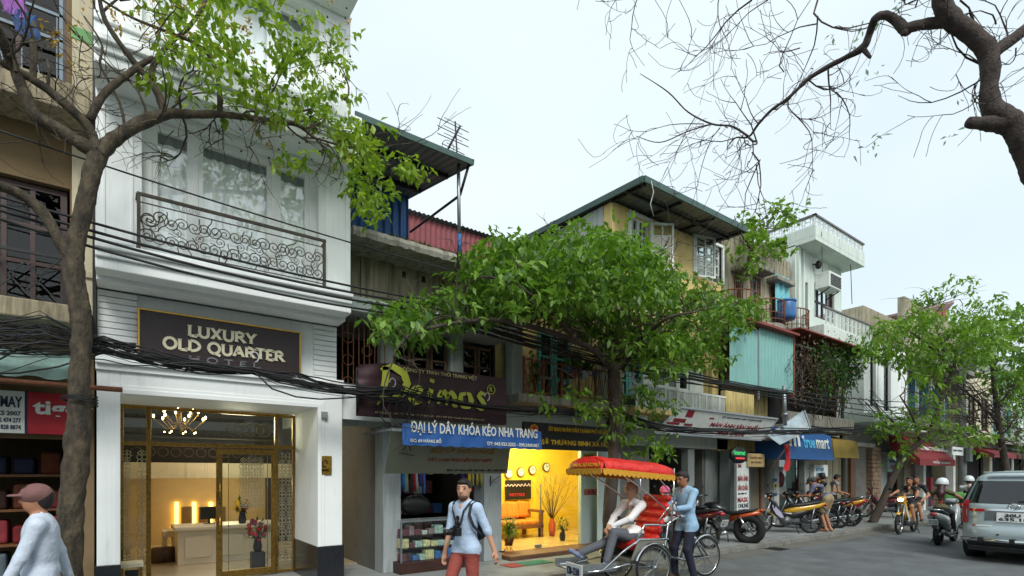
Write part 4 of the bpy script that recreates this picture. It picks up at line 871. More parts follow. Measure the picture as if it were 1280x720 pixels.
# the lit shop
ys = thing('lit_yellow_shop', (6.9, 9, PZ), 'brightly lit yellow reception room open to the street', 'room')
YW = mat('yellow_wall', S(238, 206, 62), .7, .04, 2)
YXR, YBK = 10.15, 10.7; b = MB(); b.box(YX0, YXR, YBK, YBK+.1, .14, 2.44); b.box(YX0-.08, YX0, 8.3, YBK, .14, 2.44); b.box(YXR, YXR+.08, 8.4, YBK, .14, 2.44); b.build('wall', YW, ys); bx('front_wall', SHADE, ys, YX1+.32, YXR+.08, 8.32, 8.4, .14, 2.44)
bx('floor', mat('beige_tiles', S(206, 178, 120), .25, .08, 2), ys, YX0-.08, YXR, 8.3, YBK, .02, .2); bx('ceiling', mat('shop_ceiling', S(232, 220, 180), .7), ys, YX0-.08, YXR, 8.42, YBK, 2.44, 2.5)
bx('step', mat('step_wood', S(104, 72, 50), .6, .2, 4), ys, YX0, YX1+.3, 7.72, 8.3, PZ, .2, bevel=.01)
for x, y in ((6.5, 9.1), (7.35, 9.0), (8.3, 9.5)):
    MB().lathe([(.06, 0), (.06, .02), (.045, .02)], 12, Matrix.Translation((x, y, 2.42))).build('downlight', BULB, ys); lamp('downlight_beam', (x, y, 2.36), 34, (1, .9, .5), .05, ys)
lamp('ceiling_glow', (7.4, 9.9, 2.2), 34, (1, .9, .5), .2, ys)
cl_m = mat('clock_brass', S(120, 92, 40), .4, metal=.6)
for k, px in enumerate((637, 652, 666.5, 684)):
    py = (592, 590, 587.5, 584)[k]; y = 10.6; p = W(px, py, y); cx = p.x
    c = thing('wall_clock', (cx, y, p.z), 'round wall clock, %s from the street side in the row' % ('first', 'second', 'third', 'fourth')[k], 'clock', 'clocks in the yellow shop')
    M = Matrix.Translation((cx, y+.06, p.z)) @ Matrix.Rotation(math.pi/2, 4, 'X')
    MB().lathe([(.001, 0), (.12, 0), (.12, .035), (.1, .05), (.1, .04), (.001, .04)], 24, M).build('case', cl_m, c); MB().lathe([(.001, .041), (.098, .041)], 24, M, cap=False).build('dial', SIGNWHITE, c)
    q = MB(); q.bar((cx, y+.012, p.z), (cx+.05, y+.012, p.z+.03), .006, .012); q.bar((cx, y+.012, p.z), (cx-.01, y+.012, p.z+.075), .006, .008); q.build('hands', DARK, c)
tv = thing('wall_screen', W(655, 615, 10.5), 'black wall screen with white and red script in the yellow shop', 'screen'); y = 10.6; x0, x1, z0, z1 = fX(633, y), fX(664, y), fZ(648, 624, y), fZ(648, 600, y)
bx('panel', BLACKPL, tv, x0, x1, y, y+.06, z0, z1, bevel=.005); q = MB(); n = 30
q.tube([(x0-.15+(x1-x0+.1)*i/n, y-.08, z1-.13+.03*math.sin(i*1.7)+.012*math.sin(i*3.1)) for i in range(n+1)], .008, 5); q.build('script_lettering', mat('pink_white', S(240, 214, 226), .5), tv)
letters('HOTELS', (x0+.1, y-.004, z0+.08), (1, 0, 0), (0, 0, 1), (x1-x0)*.6, .07, mat('red_letters', S(190, 40, 40), .5), tv, bold=.02)
# bench sofa
sf = thing('wooden_sofa', W(650, 680, 10.4), 'wooden sofa with orange striped cushions in the yellow shop', 'sofa'); y0, y1 = 9.7, 10.45; x0, x1 = fX(631, 9.7), fX(680, 9.7)
OR = mat('orange_cushion', S(206, 130, 40), .8, .3, 3, stretch=(14, 1, 1)); zs = .55
bx('seat_frame', WOOD, sf, x0, x1, y0, y1, .42, .5, bevel=.01)
for x in (x0+.02, x1-.1):
    for y in (y0+.02, y1-.1): bx('leg', WOOD, sf, x, x+.08, y, y+.08, .2, .42)
bx('armrest', WOOD, sf, x1-.1, x1, y0-.02, y1, .78, .84, bevel=.01); bx('arm_post', WOOD, sf, x1-.1, x1-.02, y0, y0+.08, .2, .78); bx('back_panel', WOOD, sf, x0, x1, y1-.06, y1, .5, 1.0, bevel=.01)
n = 2; sw = (x1-x0-.1)/n
for i in range(n): bx('seat_cushion', OR, sf, x0+i*sw+.01, x0+(i+1)*sw-.01, y0+.02, y1-.08, .5, .6, bevel=.035)
for i in range(3):
    cu = bx('back_cushion', OR, sf, -.2, .2, -.06, .06, -.2, .2, bevel=.05); cu.location = V((x0+.22+i*(x1-x0-.4)/2, y1-.2, .83))-V(sf.location)+V((0, 0, 0)); cu.matrix_parent_inverse = Matrix(); cu.rotation_euler = (-.25, .06*i, .1*(i-1))
# branches in an orange vase, yellow flowers, potted fern
vt = thing('branch_vase', W(692, 680, 9.6), 'orange floor vase of bare branches in the yellow shop', 'vase'); p = V((fX(690, 9.7), 9.7, .2)); MB().lathe([(.06, 0), (.09, .15), (.08, .3), (.05, .38), (.06, .42)], 12, Matrix.Translation(p)).build('vase', mat('orange_glaze', S(196, 84, 30), .3), vt); q = MB()
for i in range(34):
    d = V((R.gauss(0, .26), R.gauss(0, .2), R.uniform(.7, 1.15))); a = p+V((0, 0, .38)); q.tube([a, a+d*.5+V((R.gauss(0, .03), 0, 0)), a+d], [.006, .004, .003], 4)
    e = a+d*R.uniform(.5, .9); q.tube([e, e+V((R.gauss(0, .1), R.gauss(0, .1), .15))], .003, 4)
q.build('branches', mat('dry_branch', S(112, 84, 40), .8), vt)
bouquet('chrysanthemum_pot', 'pot of yellow flowers by the shop threshold', (fX(703, 8.9), 8.9, .2), [FYEL], .17, 20)
plant('fern_pot', (fX(636, 8.35), 8.35, .3), .45, 26, LEAFY, 'green arching fern on a wire stand at the shop threshold', sp_=.16, lw=.012, ll=.28, droop=.4)
q = MB(); p = V((fX(636, 8.35), 8.35, .2))
for k in range(4): a = k*1.57+.5; q.tube([p+V((.1*math.cos(a), .1*math.sin(a), 0)), p+V((.05*math.cos(a), .05*math.sin(a), .06)), p+V((.09*math.cos(a), .09*math.sin(a), .1))], .006, 4)
tag(q.build('plant_stand', IRON), 'small wire stand beneath the green fern', 'stand')
# glass front of the lit shop, right leaf with lettering
gf = thing('shop_glass_front', (7.6, 8.25, PZ), 'pale framed glass front with red characters beside the yellow shop', 'shop front'); GW = mat('pale_green_frame', S(190, 206, 196), .5, .06)
bx('post', mat('frosted_panel', S(176, 194, 194), .25, .06, 1.5), gf, YX1-.25, YX1+.2, 8.2, 8.3, .2, 2.42, bevel=.006); bx('post', GW, gf, YX1+.22, YX1+.3, 8.2, 8.3, .2, 2.42, bevel=.006)
bx('glass_door', CLEAR, gf, YX0+1.0, YX1-.25, 8.24, 8.255, .22, 2.4); bx('side_glass', mat('frosted_panel', S(176, 194, 194), .25, .06, 1.5), gf, YX1-.06, YX1+.62, 7.9, 7.92, .22, 2.4)
bx('door_clamp', STEEL, gf, YX0+1.0, YX0+1.14, 8.22, 8.275, .22, .28); MB().tube([(YX0+1.08, 8.18, .9), (YX0+1.08, 8.18, 1.5)], .014, 6).build('pull_handle', STEEL, gf)
ftext('信服酒店', 730, 747, 611, 619, 8.194, mat('red_characters', S(180, 50, 40), .5), gf, bold=.01)
bx('notice_plate', mat('notice_yellow', S(170, 160, 80), .6), gf, fX(730, 8.18), fX(743, 8.18), 8.185, 8.197, fZ(733, 580, 8.18), fZ(733, 567, 8.18))
for k in range(3): ftext('XXXXXX'[:5-k] if 0 else ('TOUR DESK', 'OPEN BUS', 'VISA')[k], 731, 742-k*2, 569+k*3.6, 571+k*3.6, 8.184, DARK, gf)
dmt = thing('door_mat', (6.6, 7.4, PZ), 'green and red mat on the pavement before the yellow shop', 'mat'); bx('green_field', mat('mat_green', S(30, 110, 90), .9), dmt, fX(655, 7.2), fX(690, 7.2), 7.15, 7.5, PZ+.003, PZ+.012); bx('red_edge', mat('mat_red', S(140, 50, 50), .9), dmt, fX(655, 7.2)-.3, fX(655, 7.2), 7.15, 7.5, PZ+.003, PZ+.011)
# ================================================================ tall ochre house
EX0, EX1 = 8.6, 12.75
he = thing('ochre_house', (10.5, 8, PZ), 'tall ochre house with projecting flat roof and white casement windows', 'building')
zr = 7.62
wl = [(fX(788, 8), fX(812, 8), fZ(810, 330, 8)-.4, fZ(810, 277, 8)), (fX(868, 8), fX(902, 8), fZ(885, 350, 8), fZ(885, 303, 8))]
b = MB(); wall(b, EX0, EX1, 4.55, zr, 8.0, 8.25, wl); b.box(EX0+.9, EX1, 9.3, 14, 3.2, zr); b.build('ochre_wall', YELLOW, he)
bx('side_wall', GREYWALL, he, EX0-.015, EX0+.9, 8.26, 14, 3.2, zr)
b = MB(); b.box(EX0, EX1, 7.98, 8.3, 4.4, 4.56); b.build('string_course', YELLOW2, he, .01)
wall(b := MB(), EX0, EX1, 3.1, 4.4, 8.15, 8.35, [(8.9, 9.8, 3.1, 4.2), (10.3, 11.6, 3.1, 4.2)]); b.build('middle_wall', PALEWALL, he)
bx('ochre_pier', YELLOW2, he, fX(890, 7.9), fX(898, 7.9), 7.9, 8.15, 3.2, 4.4); bx('ochre_pier', YELLOW2, he, 8.62, 8.8, 7.9, 8.15, 3.2, 4.4)
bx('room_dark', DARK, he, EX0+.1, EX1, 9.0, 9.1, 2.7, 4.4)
for x in (8.92, 9.36, 10.32, 10.76, 11.2): window(he, x, x+.42, 3.12, 4.2, 8.2, 1, 3, TEALP if x < 10 else WINW, GLASSD, .06, .04, .05, name='shutter')
for w_ in wl:
    mid = (w_[0]+w_[1])/2; window(he, w_[0], mid, w_[2], w_[3], 8.06, 2, 4, WINW, GLASSM, .05, .03, .05, name='casement')
    window(he, mid, w_[1], w_[2], w_[3], 8.06, 2, 4, WINW, GLASSM, .05, .03, .05, name='casement')
    sv = MB(); sv.box(w_[0]-.07, w_[0], 7.96, 8.0, w_[2], w_[3]+.07); sv.box(w_[1], w_[1]+.07, 7.96, 8.0, w_[2], w_[3]+.07); sv.box(w_[0], w_[1], 7.96, 8.0, w_[3], w_[3]+.07); sv.build('window_surround', WINW, he)
# open casements swung out
def leaf_open(x, y, z0, z1, wd, ang, cols, rows, par, m=WINW):
    o = window(par, 0, wd, 0, z1-z0, 0, cols, rows, m, GLASSM, .05, .03, .04, name='open_casement'); o.matrix_parent_inverse = Matrix(); o.location = V((x, y, z0))-V(par.location); o.rotation_euler = (0, 0, ang); return o
leaf_open(wl[0][1]+.02, 7.96, wl[0][2], wl[0][3], .55, math.radians(-28), 2, 5, he); leaf_open(wl[1][0]-.03, 7.95, wl[1][2]-.05, wl[1][3]+.03, .6, math.radians(-20), 2, 4, he)
rr = thing('flat_roof_sheet', (10.4, 8, zr), 'projecting dark flat roof with green rim on the ochre house', 'roof'); RX0, RX1, RY = 8.5, fX(932, 7.05), 7.05; zf0 = fZ(805, 224, RY)
m = MB(); n = 80; r0 = []; r1 = []
for i in range(n+1):
    x = RX0+(RX1-RX0)*i/n; o = .02*[0, 1, 1, 0][i % 4]; r0.append((x, RY, zf0+o)); r1.append((x, 15, zf0+.35+o))
so = m.rings([r0, r1], 0, False, False, False).build('sheet', TINROOF, rr); s_ = so.modifiers.new('s', 'SOLIDIFY'); s_.thickness = .012
m = MB(); m.bar((RX0, RY-.02, zf0), (RX1+.03, RY-.02, zf0), .04, .13); m.bar((RX0-.02, RY, zf0), (RX0-.02, 15, zf0+.35), .04, .13); m.bar((RX1+.02, RY, zf0), (RX1+.02, 10, zf0+.13), .04, .12); m.build('rim', GREENTRIM, rr)
for x in (RX0+.1, RX0+1.3, RX0+2.5, RX1-.1): MB().bar((x, RY+.03, zf0-.06), (x, 8.0, zf0-.02), .05, .06).build('bracket', DKIRON, rr)
m = MB(); m.bar((RX0, 7.5, zf0-.05), (RX1, 7.5, zf0-.05), .05, .06); m.build('purlin', DKIRON, rr)
w1 = MB().tube([W(814, 226, 7.0), W(817, 240, 7.0), W(813, 255, 7.0), W(817, 270, 7.05)], .01, 5); tag(w1.build('loose_cable', mat('pale_cable', S(190, 190, 184), .6)), 'loose pale cable dangling from the roof corner of the ochre house', 'cable')
# first-floor balcony of the ochre house
b = MB(); b.box(EX0, 13.3, 7.35, 8.2, 2.98, 3.1); b.build('balcony_slab', YELLOW2, he, .015)
q = MB(); y = 7.42
for i in range(60): q.box(EX0+.1+i*.055, EX0+.122+i*.055, y-.008, y+.008, 3.1, 3.55) if i % 5 else q.box(EX0+.09+i*.055, EX0+.13+i*.055, y-.015, y+.015, 3.1, 3.6)
q.box(EX0, 12.0, y-.02, y+.02, 3.55, 3.6); q.build('white_railing', WINW, he)
bx('parapet', YELLOW2, he, 12.0, 13.3, 7.4, 7.55, 3.1, 3.75, bevel=.015)
bx('air_conditioner_cover', GREYCURT, he, 8.9, 9.3, 7.6, 7.9, 3.12, 3.4, bevel=.02)
# ground floor of the ochre house: open dark workshop
for a in ((8.44, 8.62, 8.1, 8.31, PZ, 2.34), (fX(860, 8.2), fX(868, 8.2), 8.2, 8.4, PZ, 2.34), (fX(912, 8.1), fX(923, 8.1), 8.1, 8.4, PZ, 2.34)): bx('post', mat('pale_post', S(150, 158, 156), .7, .15, 2, dirt=(S(90, 92, 90), .5, 2)), he, *a)
b = MB(); b.box(8.4, 13.3, 8.15, 8.5, 2.35, 3.0); b.build('beam', GREYWALL, he); b = MB(); b.box(10.3, EX1, 10.9, 11, PZ, 2.5); b.box(10.24, 10.3, 8.5, 11, PZ, 2.5); b.box(10.3, EX1, 8.5, 11, 2.5, 2.6); b.box(EX1-.1, EX1, 8.5, 11, PZ, 2.5); b.build('workshop_shell', SHADE, he)
for k in range(3): MB().lathe([(.001, 0), (.025, -.02), (.03, -.05), (.001, -.08)], 8, Matrix.Translation((10.6+k*.8, 9.2, 2.25))).tube([(10.6+k*.8, 9.2, 2.25), (10.6+k*.8, 9.2, 2.5)], .006, 4).build('hanging_bulb', SIGNWHITE, he)
mb_ = thing('meter_board', W(885, 590, 10.8), 'cluster of dark electric meters and wires on the workshop wall', 'meter'); q = MB()
for k in range(6): q.box(10.8+(k % 3)*.3, 11.02+(k % 3)*.3, 10.75, 10.9, 1.4+(k//3)*.4, 1.7+(k//3)*.4)
q.build('meters', DKIRON, mb_); q = MB()
for k in range(6): q.tube([(10.7+k*.2, 10.8, 2.4), (10.8+k*.22, 10.75, 1.5+.1*k), (10.6+.3*k, 10.8, .8), (11+.1*k, 10.8, .4)], .012, 5)
q.build('wires', CABLE, mb_)
tag(bx('work_bench', DARKWOOD, None, 10.5, 11.6, 9.6, 10.2, PZ, .8, bevel=.01), 'dark work bench inside the open workshop', 'bench')
# tilted sign MAN ANH SAN KHAU
ms = thing('tilted_white_sign', W(890, 530, 7.2), 'tilted white awning sign with red lettering over the open workshop', 'awning')
ya, yb = 6.9, 7.2; P = [W(850, 511, ya), W(972, 522, ya), W(951, 551, yb), W(818, 540, yb)]; P[0].z = P[1].z = (P[0].z+P[1].z)/2; P[2].z = P[3].z = (P[2].z+P[3].z)/2
nr = (P[1]-P[0]).cross(P[3]-P[0]).normalized()*.02; m = MB(); m.add(P+[p+nr for p in P], [(0, 1, 2, 3), (7, 6, 5, 4), (0, 4, 5, 1), (1, 5, 6, 2), (2, 6, 7, 3), (3, 7, 4, 0)]); m.build('panel', SIGNWHITE, ms)
m = MB()
for a, c in ((0, 1), (1, 2), (2, 3), (3, 0)): m.bar(P[a], P[c], .04, .04)
for x in (P[3].x+.2, P[2].x-.2): m.bar((x, 6.92, P[0].z), (x, 8.15, P[0].z+.1), .03, .03)
m.build('frame', STEEL, ms); DRED = mat('dark_red_print', S(140, 28, 44), .6)
rt_ = (P[2]-P[3]).normalized(); up_ = (P[0]-P[3]); up_ = (up_-rt_*up_.dot(rt_)); uh = up_.length; up_.normalize(); of = nr.normalized(); of = of*.026 if of.y < 0 else of*-.006
LW = (P[2]-P[3]).length
def onms(tx, u0, u1, v0, v1, m, **k): letters(tx, P[3]+rt_*LW*u0+up_*uh*v0+of, rt_, up_, LW*(u1-u0), uh*(v1-v0), m, ms, **k)
onms('MÀN ẢNH SÂN KHẤU', .42, .92, .42, .66, DRED, bold=.02, shear=.25); onms('MASK ONLINE', .52, .8, .12, .28, DRED, bold=.02, shear=.25); onms('BÁO', .39, .43, .7, .78, DRED); onms('ỦY BAN NHÂN DÂN THÀNH PHỐ', .5, .9, .8, .88, NAVY)
q = MB()
def mq(u0, u1, v0, v1): q.add([P[3]+rt_*LW*u+up_*uh*v+of for u, v in ((u0, v0), (u1, v0), (u1, v1), (u0, v1))], [(0, 1, 2, 3)])
mq(.06, .16, .36, .44); mq(.1, .2, .46, .6); mq(.18, .24, .68, .94); mq(.2, .27, .36, .44); q.build('logo', DRED, ms)
# ================================================================ weathered house with round balconies
FX0, FX1 = 12.8, 16.7
hf = thing('weathered_house', (14.7, 8.2, PZ), 'grimy old house with round barred balconies and vines', 'building'); Yf = 8.1
wz = [(fX(918, Yf), fX(928, Yf), 5.6, 7.1), (fX(938, Yf), fX(950, Yf), 5.7, 7.3), (fX(962, Yf), fX(976, Yf), 5.7, 7.2)]
b = MB(); wall(b, FX0, FX1, 4.2, 8.0, Yf, Yf+.25, wz); b.box(FX0, FX1, 9.2, 14, 3.2, 8.0); b.build('wall', OLDWALL, hf)
for w_ in wz:
    window(hf, w_[0], w_[1], w_[2], w_[3], Yf+.08, 2, 5, mat('grey_blue_paint', S(150, 172, 172), .7, .15, 6), GLASSD, .06, .03, .05)
    q = MB()
    for i in range(5): q.box(w_[0]+(w_[1]-w_[0])*i/4-.008, w_[0]+(w_[1]-w_[0])*i/4+.008, Yf-.02, Yf, w_[2], w_[3])
    for i in range(9): q.box(w_[0], w_[1], Yf-.024, Yf-.008, w_[2]+(w_[3]-w_[2])*i/8, w_[2]+(w_[3]-w_[2])*i/8+.015)
    q.build('window_bars', RUST, hf); q = MB(); q.box(w_[0]-.2, w_[1]+.2, Yf-.35, Yf, w_[3]+.1, w_[3]+.22); q.build('window_hood', CONC, hf, .02)
x = FX0
while x < FX1-.2:                                                                      # broken parapet blocks
    wd = R.uniform(.14, .26); bx('parapet_block', OLDWALL, hf, x, x+wd-.04, Yf, Yf+.2, 8.0, 8.0+R.uniform(.15, .5)*(1.5 if x < FX0+1 else 1), bevel=.01); x += wd
q = MB(); q.box(FX0-.05, FX0+.03, Yf-.06, Yf, 3.2, 8); q.build('rain_pipe', DKIRON, hf)
for k, (px, py0, py1) in enumerate(((919, 385, 352), (955, 395, 364), (986, 402, 376))):
    cx = fX(px, Yf); z0 = fZ(px, py0, 7.5); z1 = fZ(px, py1, 7.5); cy = Yf; rd = .62
    bal = MB(); arc = [math.pi+math.pi*i/14 for i in range(15)]
    bal.rings([[(cx+rd*math.cos(a), cy+rd*.85*math.sin(a), z) for a in arc] for z in (z0-.14, z0)], 0, False, False, False); bal.add([(cx+rd*math.cos(a), cy+rd*.85*math.sin(a), z0) for a in arc], [tuple(range(15))]); bal.add([(cx+rd*math.cos(a), cy+rd*.85*math.sin(a), z0-.14) for a in arc], [tuple(range(14, -1, -1))])
    bo = bal.build('round_balcony', CONC, hf); q = MB()
    for z in (z0+.12, z0+.3, z1): q.tube([(cx+rd*math.cos(a), cy+rd*.85*math.sin(a), z) for a in arc], .02 if z == z1 else .012, 5)
    for a in arc: q.tube([(cx+rd*math.cos(a), cy+rd*.85*math.sin(a), z0), (cx+rd*math.cos(a), cy+rd*.85*math.sin(a), z1)], .011, 4)
    q.build('balcony_bars', RUST, bo)
wt = thing('blue_barrel', W(982, 395, 7.8), 'blue plastic barrel on the end round balcony', 'barrel'); c0 = W(982, 400, 7.8); MB().lathe([(.25, 0), (.28, .1), (.28, .45), (.25, .55), (.02, .56)], 16, Matrix.Translation(c0)).build('body', mat('blue_plastic', S(50, 104, 160)), wt); MB().lathe([(.29, .5), (.29, .56), (.05, .6)], 16, Matrix.Translation(c0)).build('lid', mat('blue_plastic', S(50, 104, 160)), wt)
ts = thing('teal_plastic_sheet', W(980, 370, 7.9), 'turquoise plastic sheet hanging behind the blue barrel', 'sheet'); a = W(969, 390, 7.95); c = W(983, 348, 7.95); corrugated((a.x, 7.95, a.z), (fX(985, 7.95), 7.95, a.z), c.z-a.z, .05, .3).build('sheet', mat('turquoise_plastic', S(110, 186, 192), .4, .1), ts)
# lower storey: teal tin box, ochre parapet
b = MB(); b.box(FX0, FX1, 8.15, 8.4, PZ+2.2, 4.2); b.build('lower_wall', YELLOW2, hf)
tt = thing('teal_tin_box', W(950, 445, 7.4), 'pale teal ribbed tin enclosure over the ochre parapet', 'enclosure'); Y = 7.45; x0, xm, x1 = fX(912, Y), fX(946, Y), fX(989, Y); z0 = fZ(950, 486, Y); z1 = fZ(950, 415, Y)
corrugated((x0, Y, z0), (xm, Y, z0), z1-z0, .03, .17).build('tin_panel', TEALTIN, tt); corrugated((xm+.06, Y-.02, z0+.05), (x1, Y-.02, z0+.05), z1-z0+.05, .03, .17).build('tin_panel', TEALTIN, tt); corrugated((x1, Y, z0), (x1, 8.1, z0), z1-z0, .03, .17).build('tin_panel', TEALTIN, tt)
bx('corner_post', RUST, tt, x1, x1+.1, Y-.06, Y+.05, z0-.1, z1+.15); bx('post', STEEL, tt, xm, xm+.05, Y-.05, Y, z0-.3, z1); bx('tin_roof', mat('red_roof_sheet', S(130, 60, 52), .7), tt, x0-.2, fX(1000, 7.2), 7.2, 8.15, z1+.1, z1+.16)
# ground floor: shut door, pale posts
b = MB(); wall(b, FX0, FX1, PZ, 2.6, 8.5, 8.7, [(fX(938, 8.5), fX(960, 8.5), PZ, 2.2)]); b.build('ground_wall', GREYWALL, hf)
bx('shut_door', mat('grey_door', S(138, 128, 112), .7, .15, 3, dirt=(S(90, 80, 66), .6, 3), streak=True), hf, fX(938, 8.5), fX(960, 8.5), 8.58, 8.62, PZ, 2.2); MB().box(fX(950, 8.55), fX(951.5, 8.55), 8.54, 8.58, PZ, 2.2).build('door_joint', RUST, hf)
bx('ceiling', SHADE, hf, FX0, 21.5, 7.5, 8.7, 2.62, 2.75)
# ================================================================ white house with terrace
GX0, GX1 = 16.75, 20.0
hg = thing('terrace_house', (18.4, 8, PZ), 'white house with projecting roof terrace, balcony and wall air conditioner', 'building')
dw = (fX(1018, 8), fX(1043, 8), fZ(1030, 400, 8), fZ(1030, 358, 8)); ds_ = (fX(1003.5, 8), fX(1010, 8), fZ(1006, 405, 8), fZ(1006, 352, 8))
b = MB(); wall(b, GX0, GX1, 5.9, 8.75, 8.0, 8.25, [dw, ds_]); b.box(GX0, GX1, 8.8, 15, 3, 9.1); b.box(GX0, GX0+.1, 8.25, 8.8, 3, 9.1); b.build('wall', PALEWALL, hg)
b = MB(); b.box(GX0+.05, GX0+.2, 7.92, 8.0, 5.9, 8.7); b.box(GX0+.4, GX0+.52, 7.94, 8.0, 5.9, 8.7); b.build('pilaster', PALEWALL, hg)
window(hg, dw[0], dw[1], dw[2], dw[3], 8.06, 4, 2, DARKWOOD, GLASSM, .07, .06, .06); window(hg, *ds_, 8.06, 1, 3, DARKWOOD, GLASSD, .08, .05, .06)
TX1 = fX(1081, 7.4); zt0 = fZ(1021, 300, 7.4); zt1 = fZ(1021, 281, 7.4)
b = MB(); b.box(GX0, TX1, 7.4, 8.8, zt0, zt0+.14); b.box(GX0, TX1, 7.4, 7.5, zt0+.14, zt1); b.box(GX0, GX0+.1, 7.5, 15, zt0+.14, zt1); b.build('terrace', PALEWALL, hg, .01)
def grille_rail(parent, x0, x1, y, z0, z1, m, axis='x', h=.3):
    q = MB(); n = max(2, int((x1-x0)/.3)); s = (x1-x0)/n; P_ = (lambda t, z: (t, y, z)) if axis == 'x' else (lambda t, z: (y, t, z))
    for i in range(n+1): q.bar(P_(x0+i*s, z0), P_(x0+i*s, z1), .025, .025)
    for z in (z0+.03, z1-.05): q.bar(P_(x0, z), P_(x1, z), .02, .02)
    zc = (z0+z1)/2
    for i in range(n):
        c = x0+(i+.5)*s
        for a, d in (((c-s*.25, z0), (c-s*.25, z1)), ((c+s*.25, z0), (c+s*.25, z1)), ((c-s*.25, zc), (c+s*.25, zc)), ((c-s*.5, zc+.06), (c-s*.25, zc+.06)), ((c+s*.25, zc-.06), (c+s*.5, zc-.06))): q.bar(P_(*a), P_(*d), .018, .018)
    return q.build('grille', m, parent)
zrt = fZ(1021, 268, 7.4); grille_rail(hg, GX0+.03, TX1-.03, 7.45, zt1, zrt, WINW); grille_rail(hg, 7.5, 10, GX0+.05, zt1, zrt, WINW, 'y')
b = MB(); b.bar((GX0, 7.45, zrt), (TX1, 7.45, zrt), .1, .05); b.bar((GX0+.05, 7.4, zrt+.002), (GX0+.05, 10, zrt+.002), .1, .05); b.build('handrail', mat('grey_handrail', S(112, 108, 108), .6), hg)
zb1 = fZ(1035, 406, 7.2); BX1 = fX(1092, 7.2); zb2 = fZ(1035, 384, 7.2)
b = MB(); b.box(GX0+.1, BX1, 7.2, 8.0, zb1-.42, zb1); b.build('balcony', PALEWALL, hg, .015); grille_rail(hg, GX0+.3, BX1-.05, 7.25, zb1, zb2, WINW)
b = MB(); b.bar((GX0+.2, 7.25, zb2), (BX1, 7.25, zb2), .08, .05); b.build('handrail', mat('grey_handrail', S(112, 108, 108)), hg)
ac = thing('air_conditioner', W(1043, 353, 7.8), 'white window air conditioner on the terrace house wall', 'air conditioner'); x0, x1, z0, z1 = fX(1035, 7.6), fX(1050, 7.6), fZ(1042, 364, 7.7), fZ(1042, 345, 7.7)
bx('case', SIGNWHITE, ac, x0, x1, 7.55, 8.0, z0, z1, bevel=.02); q = MB()
for i in range(8): q.box(x0+.06, x1-.06, 7.535, 7.55, z0+.06+i*(z1-z0-.12)/8, z0+.08+i*(z1-z0-.12)/8)
q.build('louvres', DKIRON, ac); b = MB(); b.bar((x0+.1, 7.6, z0-.02), (x0+.1, 8, z0-.2), .03, .03); b.bar((x1-.1, 7.6, z0-.02), (x1-.1, 8, z0-.2), .03, .03); b.build('bracket', DKIRON, ac)
wl_ = thing('wall_lamp', W(1023, 331, 7.9), 'small black lamp under the roof terrace', 'lamp'); p = W(1023, 331, 7.85); MB().ball(p, (.1, .1, .14), 10).build('shade', BLACKPL, wl_); MB().tube([p, p+V((-.05, .18, .06))], .02, 6).build('arm', BLACKPL, wl_)
cb = MB(); cb.tube([W(1063, 325, 7.6), W(1065, 380, 7.7)], .012, 5); cb.tube([W(1027, 290, 7.35), W(1028, 345, 7.9), W(1029, 400, 7.9)], .008, 5); tag(cb.build('hanging_cable', CABLE), 'thin cables hanging down the terrace house front', 'cable')
# planted cage under the balcony
PX0, PX1 = fX(992, 7.4), fX(1074, 7.4); zc0, zc1 = 3.0, zb1-.45
b = MB(); b.box(PX0, PX1, 7.6, 8.2, zc0, zc0+.14); b.box(PX0, PX1, 7.55, 7.65, zc0+.14, zc0+.5); b.build('planter_ledge', CONC, hg, .02); bx('planter_back', DARK, hg, PX0, PX1, 8.1, 8.3, zc0+.14, zc1)
bx('tin_canopy', mat('red_roof_sheet', S(130, 60, 52)), hg, PX0-.2, PX1, 7.1, 8.0, zc1+.02, zc1+.06)
def leaf_mass(name, pts, n, ls, m, label, cat, parent=None, spread_=.25, droop=.5, kind='stuff', asp=.42):
    A = np.array([tuple(p) for p in pts]); rg = np.random.default_rng(len(pts)*7+n)
    P = A[rg.integers(0, len(A), n)]+rg.normal(0, spread_, (n, 3)); return leaves(name, P, ls, m, label, cat, parent, droop, kind, rg, asp)
def leaves(name, P, ls, m, label, cat, parent, droop, kind, rg, asp=.42, out=None):
    n = len(P); d = rg.normal(0, 1, (n, 3)); d[:, 2] -= droop
    if out is not None: d += out
    d /= np.linalg.norm(d, axis=1)[:, None]; s = np.cross(d, rg.normal(0, .35, (n, 3))+np.array([0, 0, 1])); s /= np.maximum(np.linalg.norm(s, axis=1)[:, None], 1e-6); u = np.cross(s, d)
    L = (ls*rg.uniform(.6, 1.25, n))[:, None]; Wd = L*asp*.5
    b0 = P; ml = P+d*L*.45+s*Wd+u*L*.05; mc = P+d*L*.5-u*L*.03; mr = P+d*L*.45-s*Wd+u*L*.05; tp = P+d*L-u*L*.1
    vs = np.stack([b0, ml, mc, mr, tp], 1).reshape(-1, 3); k = np.arange(n)*5
    f = np.concatenate([np.stack([k, k+2, k+1], 1), np.stack([k, k+3, k+2], 1), np.stack([k+1, k+2, k+4], 1), np.stack([k+2, k+3, k+4], 1)])
    me = bpy.data.meshes.new(name); me.vertices.add(len(vs)); me.vertices.foreach_set('co', vs.astype(np.float32).ravel()); me.loops.add(len(f)*3); me.loops.foreach_set('vertex_index', f.astype(np.int32).ravel())
    me.polygons.add(len(f)); me.polygons.foreach_set('loop_start', np.arange(len(f), dtype=np.int32)*3); me.update(calc_edges=True); me.materials.append(m); o = O(name, me, parent)
    if kind: o['kind'] = kind
    if label: o['label'] = label
    if cat: o['category'] = cat
    return o
leafmat('leaf_dry', S(74, 60, 46), S(118, 96, 70), S(90, 70, 50), .2); leafmat('leaf_shrub', S(34, 72, 34), S(78, 118, 50), S(70, 120, 40), .35)
